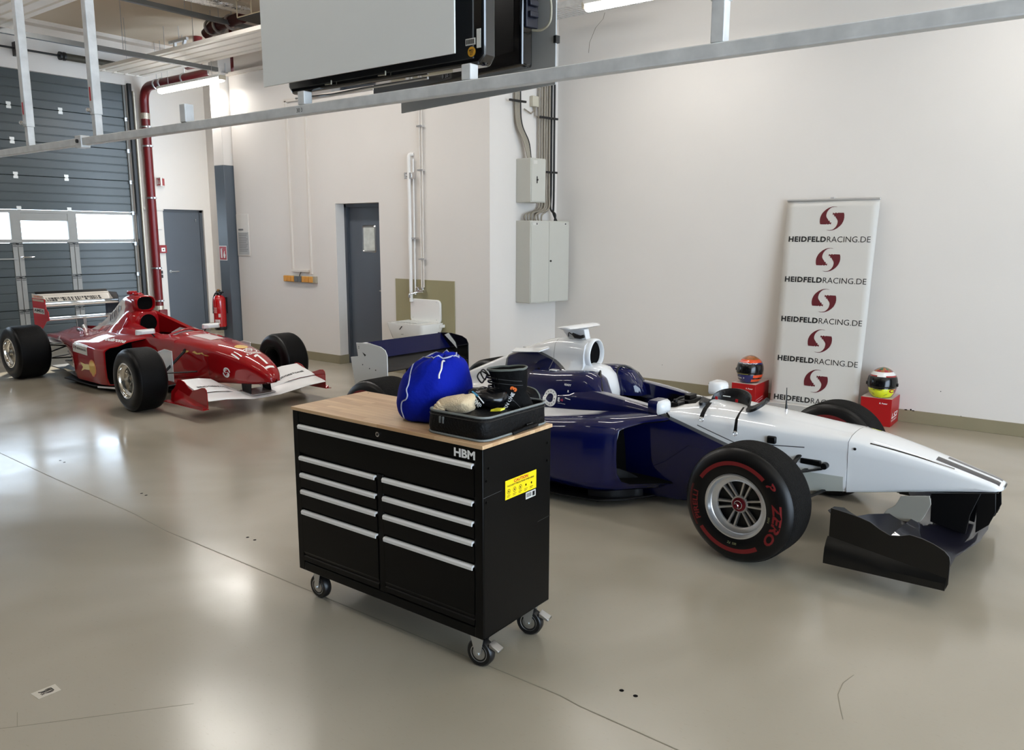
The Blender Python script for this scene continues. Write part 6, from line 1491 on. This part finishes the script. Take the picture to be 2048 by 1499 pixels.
rm_st = [(-2.3, .66, .52, .30, .30, .06, 0, .16, .66), (-1.55, .70, .60, .37, .34, .06, 0, .24, .70), (-1.48, .70, .62, .37, .34, .06, .9, .23, .70), (-1.40, .70, .63, .37, .335, .06, 1, .23, .70),
         (-1.0, .69, .635, .355, .32, .06, 1, .24, .675), (-.66, .69, .635, .325, .295, .09, 1, .20, .68), (-.58, .69, .635, .318, .29, .10, .4, .15, .685), (-.52, .69, .634, .31, .285, .11, 0, .14, .68), (-.30, .685, .63, .295, .27, .14, 0, .13, .67)]
m_rmono = zone_mat('red_monocoque_paint', C_R, [(srgb(9, 8, 9), [[(0, 1, 0, .215), (0, -1, 0, .215), (0, 0, -1, .64), (-1, 0, 0, -.55), (1, 0, 0, 1.55), (0, 0, 1, -.15)]])])
rmono = body('monocoque', red, rm_st, m_rmono, mono_ring, smooth=42)
# sloping cockpit surround on both sides
for s in (-1, 1):
    mb = MB(); rings = []
    for u, zt, y0, y1, zb in ((-1.62, .88, .12, .24, .62), (-1.48, .86, .13, .27, .62), (-1.25, .81, .15, .31, .62), (-1.0, .755, .17, .335, .62), (-.75, .71, .17, .325, .62), (-.58, .685, .13, .30, .62), (-.50, .675, .10, .28, .63)):
        if s < 0: zt = zb+(zt-zb)*.55 if u > -1.5 else zt-.03
        rings.append([(u, s*y0, zb), (u, s*y0, zt-.02), (u, s*(y0+.025), zt), (u, s*(y0+.05), zt-.012), (u, s*(y0*.4+y1*.6), (zt+zb)/2+.02), (u, s*y1, zb+.02), (u, s*(y1+.01), zb)])
    mb.loft(rings); mb.build('cockpit_surround', m_red_p, red, smooth=50)
MB().prism([(-.66, -.13, .69), (-.50, -.16, .665), (-.50, .16, .665), (-.66, .13, .69), (-.70, 0, .735)], (0, 0, .003)).build('windscreen', mat('smoky_screen', srgb(60, 40, 60), .1, coat=1), red, smooth=60)
MB().tube(catmull([(-.56, -.2, .68), (-.52, 0, .73), (-.56, .2, .68)], 8), .012, 8).build('screen_lip', m_red_p, red, smooth=60)
# headrest block with the round dark hollow below the air intake
mb = MB(); rings = []
for u, w_, zt, zb in ((-1.75, .16, .90, .60), (-1.56, .17, .90, .60), (-1.48, .165, .885, .60), (-1.45, .15, .86, .60)): rings.append([(u, -w_*1.3, zb), (u, -w_, zt-.08), (u, -w_*.6, zt), (u, w_*.6, zt), (u, w_, zt-.08), (u, w_*1.3, zb)])
mb.loft(rings); mb.build('headrest', m_red_p, red, smooth=50)
mb = MB(); mb.loft([[(u, .105*k*cos(2*pi*i/32), .735+.105*k*sin(2*pi*i/32)) for i in range(32)] for u, k in ((-1.46, 1.12), (-1.438, 1.08), (-1.438, 1.0), (-1.449, .98), (-1.449, .5))], mif=lambda i, j: 1 if i > 1 else 0, mi=1); mb.build('headrest_hollow', [m_red_p, m_dark], red, smooth=50)
# engine cover
rc_st = [(-3.35, .44, .03, .42, .08, .38, .16, .34), (-3.0, .545, .04, .51, .11, .46, .24, .42), (-2.64, .665, .05, .61, .15, .55, .30, .47), (-2.3, .83, .065, .73, .17, .62, .34, .52), (-2.05, .96, .085, .85, .18, .68, .36, .54), (-1.90, 1.035, .100, .93, .18, .74, .36, .56), (-1.75, 1.062, .112, .965, .17, .80, .35, .58), (-1.62, 1.066, .125, .97, .14, .86, .30, .60), (-1.55, 1.064, .126, .965, .12, .87, .20, .80)]
m_rcov = zone_mat('red_cover_paint', C_R, [(srgb(226, 224, 220), [[line_plane((-1.80, 1.07), (-1.72, .72), (-2.6, .9)), line_plane((-1.72, .725), (-3.2, .455), (-2.4, 1.0))]])])
rcov = body('engine_cover', red, rc_st, m_rcov, cov_ring, smooth=50)
def egg2(k, n=40):
    out = []
    for i in range(n):
        a = 2*pi*i/n; c, s = cos(a), sin(a); out.append((.098*k*(1+.06*max(0, s))*abs(c)**.7*(1 if c > 0 else -1), .965+.078*k*(abs(s)**(.8))*(1 if s > 0 else -.92)))
    return out
mb = MB(); mb.loft([[(u, y, z) for y, z in egg2(k)] for u, k in ((-1.58, 1.25), (-1.52, 1.30), (-1.47, 1.24), (-1.46, 1.12), (-1.475, 1.02), (-1.52, .98))], cap=False); mb.build('inlet_lip', m_red_p, red, smooth=60)
MB().loft([[(-1.50, y, z) for y, z in egg2(1.0)], [(-1.60, y, z) for y, z in egg2(.5)]]).build('inlet_hole', m_dark, red)
mb = MB(); mb.box(-1.84, -1.76, -.05, .05, 1.06, 1.105); mb.box(-1.70, -1.64, -.05, .05, 1.06, 1.09); mb.box(-1.60, -1.56, -.03, .03, 1.055, 1.08); mb.build('camera_mount', m_red_p, red, bevel=.01)
# sidepods
def pod2(s):
    tabs = dict(yi=[(-3.4, .06), (-3.1, .10), (-2.6, .16), (-2.0, .24), (-1.2, .28)], yo=[(-3.4, .42), (-3.1, .46), (-2.9, .48), (-2.5, .56), (-2.15, .64), (-1.95, .69), (-1.3, .71), (-1.15, .69)], zt=[(-3.4, .50), (-2.6, .53), (-2.0, .56), (-1.5, .565), (-1.2, .56)], zs=[(-3.4, .49), (-2.6, .52), (-2.0, .53), (-1.5, .525), (-1.2, .51)], zb=[(-3.4, .45), (-2.75, .43), (-2.45, .41), (-2.25, .34), (-2.1, .22), (-2.0, .09), (-1.9, .08), (-1.15, .09)])
    mb = MB(); rings = []; us = [-1.15, -1.19, -1.23]+[-1.3-.06*i for i in range(36)]
    for u in us:
        yi, yo, zt, zs, zb = [interp(tabs[k], u) for k in ('yi', 'yo', 'zt', 'zs', 'zb')]
        zm = max(zb+.004, zs-.03)
        def sh(y): return u+.34*max(0, min(1, (yo-y)/max(.06, yo-.30)))**1.15*(1 if u > -1.25 else max(0, (u+1.8)/.55))
        k_ = max(0, min(1, (u+2.4)/.9)); pts = [(yi, zt+.055+.04*k_), (yi+.07, zt+.03+.045*k_), ((yi+yo)/2, zt+.005+.03*k_), (yo-.12, zt-.012), (yo-.05, (zt+zs)/2-.005), (yo-.012, zs-.01), (yo, zm), (yo, (zm+zb)/2), (yo-.005, zb+(zm-zb)*.2), (yo-.025, zb+.002*1), (yo-.06, zb), (yi+.05, zb), (yi, zb)]
        rings.append([(sh(y), s*y, z) for y, z in pts])
    f = rings[0]; cy = s*.47; cz = .34
    def scale(r, k, du): return [(p[0]+du, cy+(p[1]-cy)*k, cz+(p[2]-cz)*k) for p in r]
    lip = [scale(f, .82, -.30), scale(f, .86, -.06), scale(f, .91, .0), scale(f, .95, .014), scale(f, .985, .008)]
    mb.loft(lip+rings, mif=lambda i, j: 1 if i < 3 else 0, mi=1, cap=True)
    return mb.build('sidepod', [m_red_p, m_dark], red, smooth=50)
pod2(-1); pod2(1)
pl = [(-.45, .16), (-.9, .30), (-1.15, .60), (-1.5, .68), (-2.3, .68), (-2.5, .46), (-3.4, .40)]
MB().prism([(u, -y, .04) for u, y in pl]+[(u, y, .04) for u, y in pl[::-1]], (0, 0, .014)).build('floor_pan', m_bk, red, bevel=.003)
MB().prism([(-1.35, -.70, .045), (-1.0, -.64, .06), (-.95, -.60, .06), (-1.3, -.66, .045)], (0, 0, .02)).build('floor_lip', m_white_p, red)
# dark blue black tray and linkages in front of the rear wheel
m_tray = mat('tray_dark_blue', srgb(22, 26, 44), .25, coat=1)
mb = MB(); 
for k, (z0, z1, y0) in enumerate(((.07, .16, -.66), (.16, .26, -.62), (.27, .35, -.56))):
    mb.loft([[(-2.02-.1*k, y0+.02, z1), (-2.02-.1*k, y0+.40, z1), (-2.02-.1*k, y0+.40, z0), (-2.02-.1*k, y0+.02, z0)], [(-2.65-.05*k, y0+.12, z0+.05), (-2.65-.05*k, y0+.35, z0+.05), (-2.65-.05*k, y0+.35, z0+.03), (-2.65-.05*k, y0+.12, z0+.03)]])
mb.build('rear_tray', m_tray, red, bevel=.006)
mb = MB(); mb.loft([[(u, y, z) for y, z in ((-w_, zb), (-w_, zt), (w_, zt), (w_, zb))] for u, w_, zt, zb in ((-2.1, .24, .50, .08), (-2.8, .16, .46, .10), (-3.2, .13, .42, .14), (-3.5, .08, .36, .2))]); mb.build('gearbox', m_bk, red, bevel=.02)
mb = MB(); mb.cyl((-2.95, -.1, .50), (-3.0, -.12, .60), .04, 10); mb.cyl((-2.95, .1, .50), (-3.0, .12, .60), .04, 10); mb.box(-3.1, -2.85, -.14, .14, .47, .53); mb.tube([(-2.7, -.2, .50), (-2.85, -.22, .56), (-3.0, -.18, .55)], .025, 10); mb.build('rear_linkage', m_steel, red, smooth=40)
MB().prism([(-2.95, -.52, .40), (-3.45, -.50, .42), (-3.45, .50, .42), (-2.95, .52, .40)], (0, 0, .012)).build('lower_deck', mat('deck_white', srgb(200, 198, 190), .3, coat=.6), red)
# suspension
for s in (-1, 1):
    links(red, 'suspension_arm', (((.10, s*.27, .34), (.0, s*.72, .36)), ((-.42, s*.29, .42), (-.06, s*.72, .38)), ((.12, s*.25, .25), (.0, s*.74, .20)), ((-.42, s*.28, .22), (-.04, s*.74, .20))), .014, .007)
    MB().tube([(-.10, s*.285, .545), (-.04, s*.72, .22)], .014, 8).tube([(-.10, s*.285, .545), (-.12, s*.25, .56)], .022, 8).build('push_rod', m_bk, red, smooth=40)
for s in (-1, 1): links(red, 'suspension_arm', (((-2.6, s*.20, .36), (-2.96, s*.66, .40)), ((-3.3, s*.12, .36), (-3.04, s*.66, .40)), ((-2.55, s*.2, .24), (-2.98, s*.66, .22)), ((-3.3, s*.1, .2), (-3.02, s*.66, .2)), ((-2.9, s*.12, .44), (-3.0, s*.66, .26))), .02, .008)
for s in (-1, 1):
    wheel(red, 0 if s < 0 else .08, s*.84, .325, .32, s, -.03, 'old', R(12))
    wheel(red, -3.0, s*.835, .33, .39, s, .02, 'old', R(40))
# barge vanes
for s in (-1, 1): MB().prism([(-.44, s*.47, .24), (-.46, s*.47, .48), (-.36, s*.47, .525), (-.18, s*.47, .578), (-.02, s*.47, .572), (-.02, s*.47, .24)], (0, s*.006, 0)).build('barge_vane', m_white_p, red, bevel=.002)
MB().prism([(-.45, -.47, .20), (-.02, -.46, .225), (-.02, -.30, .225), (-.45, -.30, .20)], (0, 0, .012)).build('vane_foot', m_red_p, red)
# front wing
ep2 = [(.34, .13), (.36, .22), (.42, .262), (.46, .30), (.50, .36), (.56, .362), (.62, .352), (.70, .30), (.77, .278), (.86, .300), (.95, .328), (1.0, .333), (1.03, .315), (1.04, .28), (1.04, .135), (.34, .12)]
for s in (-1, 1):
    e = MB().prism([(u, s*.70, z) for u, z in ep2], (0, s*.008, 0)).build('front_endplate', m_red_p, red, bevel=.002)
    MB().prism([(.28, s*.70, .118), (1.05, s*.70, .125), (1.06, s*.765, .122), (.30, s*.765, .115)], (0, 0, .006)).build('endplate_foot', m_red_p, e)
    mb = MB(); rings = []
    for i in range(9):
        t = i/8; u = .50+.53*t; rings.append([(u, s*.705, .26-.12*t), (u, s*(.725+.02*(1-t)), .22-.09*t), (u, s*(.75+.01*(1-t)), .15), (u, s*.755, .125), (u, s*.705, .125)])
    mb.loft(rings); mb.build('endplate_tunnel', m_red_p, e, smooth=50)
mb = MB(); mb.loft([wing_sec(y, u, z, c, .12, R(a), camber=.03) for y, u, z, c, a in ((-.698, 1.05, .205, .20, 14), (-.5, 1.04, .195, .20, 14), (-.3, 1.02, .165, .22, 14), (-.16, .98, .135, .24, 12), (0, .96, .130, .26, 10), (.16, .98, .135, .24, 12), (.3, 1.02, .165, .22, 14), (.5, 1.04, .195, .20, 14), (.698, 1.05, .205, .20, 14))]); mp_ = mb.build('front_main_plane', m_white_p, red, smooth=60)
flaps = []
for s in (-1, 1):
    mb = MB(); mb.loft([wing_sec(s*y, u, z, c, .06, R(a), camber=.02) for y, u, z, c, a in ((.698, .865, .262, .34, 16), (.5, .855, .253, .34, 16), (.36, .845, .235, .33, 15), (.27, .82, .205, .26, 12), (.15, .80, .175, .20, 8))]); flaps.append(mb.build('front_flap', m_white_p, red, smooth=60))
MB().prism([(.93, -.14, .158), (.70, -.14, .18), (.70, .14, .18), (.93, .14, .158)], (0, 0, .01)).build('centre_plate', mat('bare_metal_plate', (.5, .48, .5, 1), .25, .7), red)
for s in (-1, 1):
    MB().prism([(.70, s*.115, .285), (.73, s*.12, .155), (.88, s*.12, .15), (.87, s*.105, .30)], (0, s*.008, 0)).build('wing_pylon', m_bk, red, bevel=.003)
# mirrors
for s in (-1, 1):
    mb = MB(); mb.loft([[(u, s*.40+yy*k, .715+zz*k) for yy, zz in ((-.11, -.028), (.11, -.028), (.105, .032), (-.105, .032))] for u, k in ((-.74, 1), (-.70, .95), (-.66, .6))]); m_ = mb.build('mirror', m_white_p, red, bevel=.008)
    MB().cyl((-.72, s*.33, .69), (-.70, s*.29, .64), .008, 8).build('mirror_stalk', m_bk, m_)
# rear wing
ep3 = [(-3.62, 1.01), (-3.26, 1.00), (-3.22, .96), (-3.19, .82), (-3.13, .79), (-3.13, .68), (-3.22, .66), (-3.40, .53), (-3.62, .60)]
m_ep3 = zone_mat('red_wing_endplate_paint', srgb(196, 16, 24), [(srgb(24, 28, 52), [[(0, 1, 0, 0)]]), (srgb(232, 220, 208), [[(0, 0, 1, -.955), (0, -1, 0, 0)]])], rough=.25)
for s in (-1, 1): MB().prism([(u, s*.47, z) for u, z in ep3], (0, s*.008, 0)).build('rear_endplate', m_ep3, red, bevel=.002)
m_chw = mat('wing_pale_gloss', srgb(214, 208, 198), .12, coat=1)
mb = MB(); mb.loft([wing_sec(y, -3.20, .865, .22, .13, R(8)) for y in (-.468, .468)]); mb.build('rear_main_plane', m_chw, red, smooth=60)
mb = MB(); mb.loft([wing_sec(y, -3.36, .905, .17, .05, R(36), camber=.02) for y in (-.468, .468)]); fl = mb.build('rear_flap', m_chw, red, smooth=60)
mb = MB(); mb.loft([wing_sec(y, -3.47, .985, .10, .05, R(30)) for y in (-.468, .468)]); mb.build('rear_flap', m_bk, red, smooth=60)
mb = MB(); mb.loft([wing_sec(y, -3.18, .68, .18, .13, R(8)) for y in (-.468, .468)]); mb.build('beam_wing', m_chw, red, smooth=60)
MB().box(-3.40, -3.20, -.02, .02, .45, .70).build('wing_pillar', m_steel, red)
# lettering and stickers
rb = bvh_of([rnose, rmono, rcov]+[c for c in red.children if c.name.startswith('sidepod') or c.name.startswith('cockpit_surround')])
def decal(t, o, x, y, d, m, w=None, h=None, name='decal', off=.003, bv=None, cut=.03):
    mb = MB(); project_flat(mb, t, o, x, y, d, bv or rb, off=off, w=w, h=h, cut=cut)
    if mb.v: return mb.build(name, m, red)
SX, SZ_, SD = (1, 0, 0), (0, 0, 1), (0, 1, 0)
decal(text_mesh('vodafone'.replace('f', 'r'), 1, .02), (-1.50, -1.1, .545+.36), (1, 0, .04), (0, .5, .86), (0, 1, -.6), m_wp2, w=.50, h=.055, name='sidepod_lettering')
MB().prism([(-2.18, -.72, .0)]*3, (0, 0, 0)) if False else None
decal(rect2d(0, 0, 1, 1), (-1.95, -1.3, .415), (1, 0, -.03), SZ_, SD, mat('sticker_white', srgb(220, 218, 212), .3), w=.42, h=.115, name='sponsor_sticker')
decal(EMBLEM, (-1.92, -1.3, .44), (1, 0, -.03), SZ_, SD, m_mar, w=.075, h=.07, name='emblem', off=.0045)
decal(text_mesh('HEIDFELDRACING', 1, .02), (-1.82, -1.3, .455), (1, 0, -.03), SZ_, SD, m_ink, w=.26, h=.024, name='sponsor_lettering', off=.0045)
decal(text_mesh('PAB', 1, .02), (-2.86, -1.3, .475), (1, 0, -.03), SZ_, SD, m_wp2, w=.09, h=.03, name='sponsor_lettering')
shell = [(-.25, -1), (-.45, -.75), (-.85, -.5), (-1, -.1), (-.98, .3), (-.80, .65), (-.5, .9), (-.15, 1), (.15, 1), (.5, .9), (.80, .65), (.98, .3), (1, -.1), (.85, -.5), (.45, -.75), (.25, -1)]
shell_out = tri2d(shell); m_sy = mat('decal_yellow', srgb(236, 184, 40), .3, coat=1)
decal(shell_out, (-1.52, -1.3, .165), SX, SZ_, SD, mat('decal_orange_edge', srgb(224, 120, 60), .3), w=.20, h=.20, name='shell_emblem')
decal(shell_out, (-1.505, -1.3, .18), SX, SZ_, SD, m_sy, w=.17, h=.17, name='shell_emblem', off=.0045)
decal(poly2d([(0, 0), (.25, .35), (0, .75), (.5, .65), (1, .7), (1, .25), (.4, .2)]), (-1.75, -1.3, .20), SX, SZ_, SD, mat('decal_cream', srgb(250, 230, 160), .3), w=.25, h=.11, name='shell_emblem', off=.0055)
# pieces on top of the nose, thrown down from above
DN = (0, 0, -1)
def top_decal(t, u, y, w, h, m, name, off=.003, a=0): decal(t, (u, y, 1.5), (sin(a), -cos(a), 0) if False else (0, 1, 0), (-1, 0, 0), DN, m, w=w, h=h, name=name, off=off)
top_decal(shell_out, .62, -.07, .14, .14, m_sy, 'shell_emblem')
mb = MB(); project_flat(mb, ring2d(.86, 1), (.77, -.075, 1.5), (0, 1, 0), (-1, 0, 0), DN, rb, off=.003, w=.15, h=.13)
project_flat(mb, text_mesh('Formula', 1, .03), (.80, -.085, 1.5), (0, 1, 0), (-1, 0, 0), DN, rb, off=.003, w=.16, h=.035); 
for k in range(3): project_flat(mb, ring2d(.8, 1), (.74-.03*k, -.05+.02*k, 1.5), (0, 1, 0), (-1, 0, 0), DN, rb, off=.003, w=.07, h=.06)
if mb.v: mb.build('nose_lettering', m_wp2, red)
ONE = merge2d((rect2d(.38, .22, .62, 1), 0, 0, 1), (poly2d([(.05, .80), (.05, .92), (.40, 1), (.40, .86)]), 0, 0, 1), (rect2d(0, 0, 1, .10), 0, 0, 1))
top_decal(ONE, 1.06, -.05, .10, .24, m_wp2, 'start_number')
top_decal(rect2d(0, 0, 1, 1), .10, -.09, .18, .38, mat('pale_patch', srgb(208, 196, 196), .3, var=.08, vscale=20), 'pale_panel')
for y in (-.17, -.14): decal(rect2d(0, 0, 1, 1), (.62, y, 1.5), (1, 0, 0), (0, 1, 0), DN, m_wp2, w=.14, h=.012, name='nose_stripe')
# side of the nose: round S emblem and gold script
SW = merge2d((ring2d(.62, 1, R(-10), R(200)), .12, .22, .78), (ring2d(.62, 1, R(170), R(380)), -.12, -.22, .78), (ring2d(.30, .52, R(60), R(250)), .0, .20, .75), (ring2d(.30, .52, R(240), R(430)), .0, -.20, .75))
mb = MB(); project_flat(mb, SW, (.50, -.8, .315), SX, SZ_, SD, rb, off=.003, w=.12, h=.11)
if mb.v: mb.build('round_emblem', m_wp2, red)
m_gold = mat('gold_script', srgb(226, 190, 110), .35)
for x0, z0, pts in ((-.18, .52, [(0, 0), (.15, .5), (.45, .35), (.7, 1), (1, .9), (.8, .4), (.5, .1)]), (.02, .525, [(0, .5), (.3, 1), (.6, .4), (1, .7), (.9, .1), (.5, 0)]), (.16, .52, [(0, .6), (.2, 1), (.4, .4), (1, .2), (.6, .1)])):
    decal(poly2d(pts), (x0, -.8, z0), SX, SZ_, SD, m_gold, w=.15, h=.035, name='gold_script')
decal(rect2d(0, 0, 1, 1), (.27, -.8, .27), SX, SZ_, SD, mat('panel_line', srgb(60, 10, 14), .5), w=.004, h=.28, name='panel_line')
# striped pattern on the engine cover, bar code on the flap
for k in range(6):
    u0 = -1.90-.075*k; zt = interp([(-2.4, .75), (-2.05, .91), (-1.9, .97)], u0)-.02-(.0 if k else .03); zb_ = interp([(-2.5, .62), (-1.8, .745)], u0)+.01
    decal(poly2d([(0, 0), (.012, 0), (.034, 1), (0.004, 1)]), (u0-.03, -.8, zb_), (1, 0, 0), SZ_, SD, mat('stripe_dark', srgb(34, 38, 48), .3), w=.045 if k % 2 else .03, h=max(.03, zt-zb_), name='cover_stripe')
fb = bvh_of([fl]); random.seed(5)
mb = MB(); x = -.42
while x < .32:
    w_ = random.choice((.008, .012, .02, .03)); 
    for r0, r1 in ((.935, .955), (.912, .932)):
        if random.random() < .85: project_flat(mb, rect2d(0, 0, 1, 1), (-2.8, x, r0), (0, 1, 0), (0, 0, 1), (-1, 0, 0), fb, off=.002, w=w_, h=r1-r0)
    x += w_+random.choice((.006, .010, .016))
if mb.v: mb.build('flap_print', m_ink, red)
mb = MB(); place_flat(mb, text_mesh('AMDJ', 1, .03), (-3.58, -.4795, .765), SX, SZ_, w=.30, h=.05); 
st_ = MB().box(-3.60, -3.25, -.479, -.4785, .755, .825).build('sponsor_sticker', mat('sticker_white', srgb(220, 218, 212), .3), red); mb.build('sponsor_lettering', m_ink, st_)
MB().box(-3.60, -3.24, -.479, -.4785, .915, .945).build('sponsor_sticker', mat('sticker_pale', srgb(200, 170, 150), .3, var=.5, vscale=60), red)
mb = MB(); place_flat(mb, text_mesh('SHELL', 1, .02), (-3.55, -.4795, .965), SX, SZ_, w=.28, h=.028); mb.build('sponsor_lettering', mat('decal_orange_edge', srgb(224, 120, 60), .3), red)
for f_, s in zip(flaps, (-1, 1)):
    bv = bvh_of([f_]); decal(text_mesh('BRIDGESTONE', 1, .03), (.76, -.64 if s < 0 else .27, 1.2), (0, 1, 0), (-1, 0, 0), DN, m_ink, w=.36, h=.03, name='flap_lettering', bv=bv)
# ================================================================== floor details
tp_ = tag(MB().prism([(-3.272, 1.142, .0008), (-3.205, 1.145, .0008), (-3.203, 1.228, .0008), (-3.268, 1.232, .0008)], (0, 0, .0004)).build('floor_tape', mat('tape_pale', srgb(196, 188, 174), .5)), 'small pale tape patch with a black scribble on the floor at lower left', 'tape')
mb = MB(); mb.tube([(-3.238+.015*cos(t*.9)+.004*sin(t*3), 1.187+.024*sin(t*1.3), .0016) for t in [i*.35 for i in range(60)]], .0010, 5); mb.build('scribble', m_black, tp_)
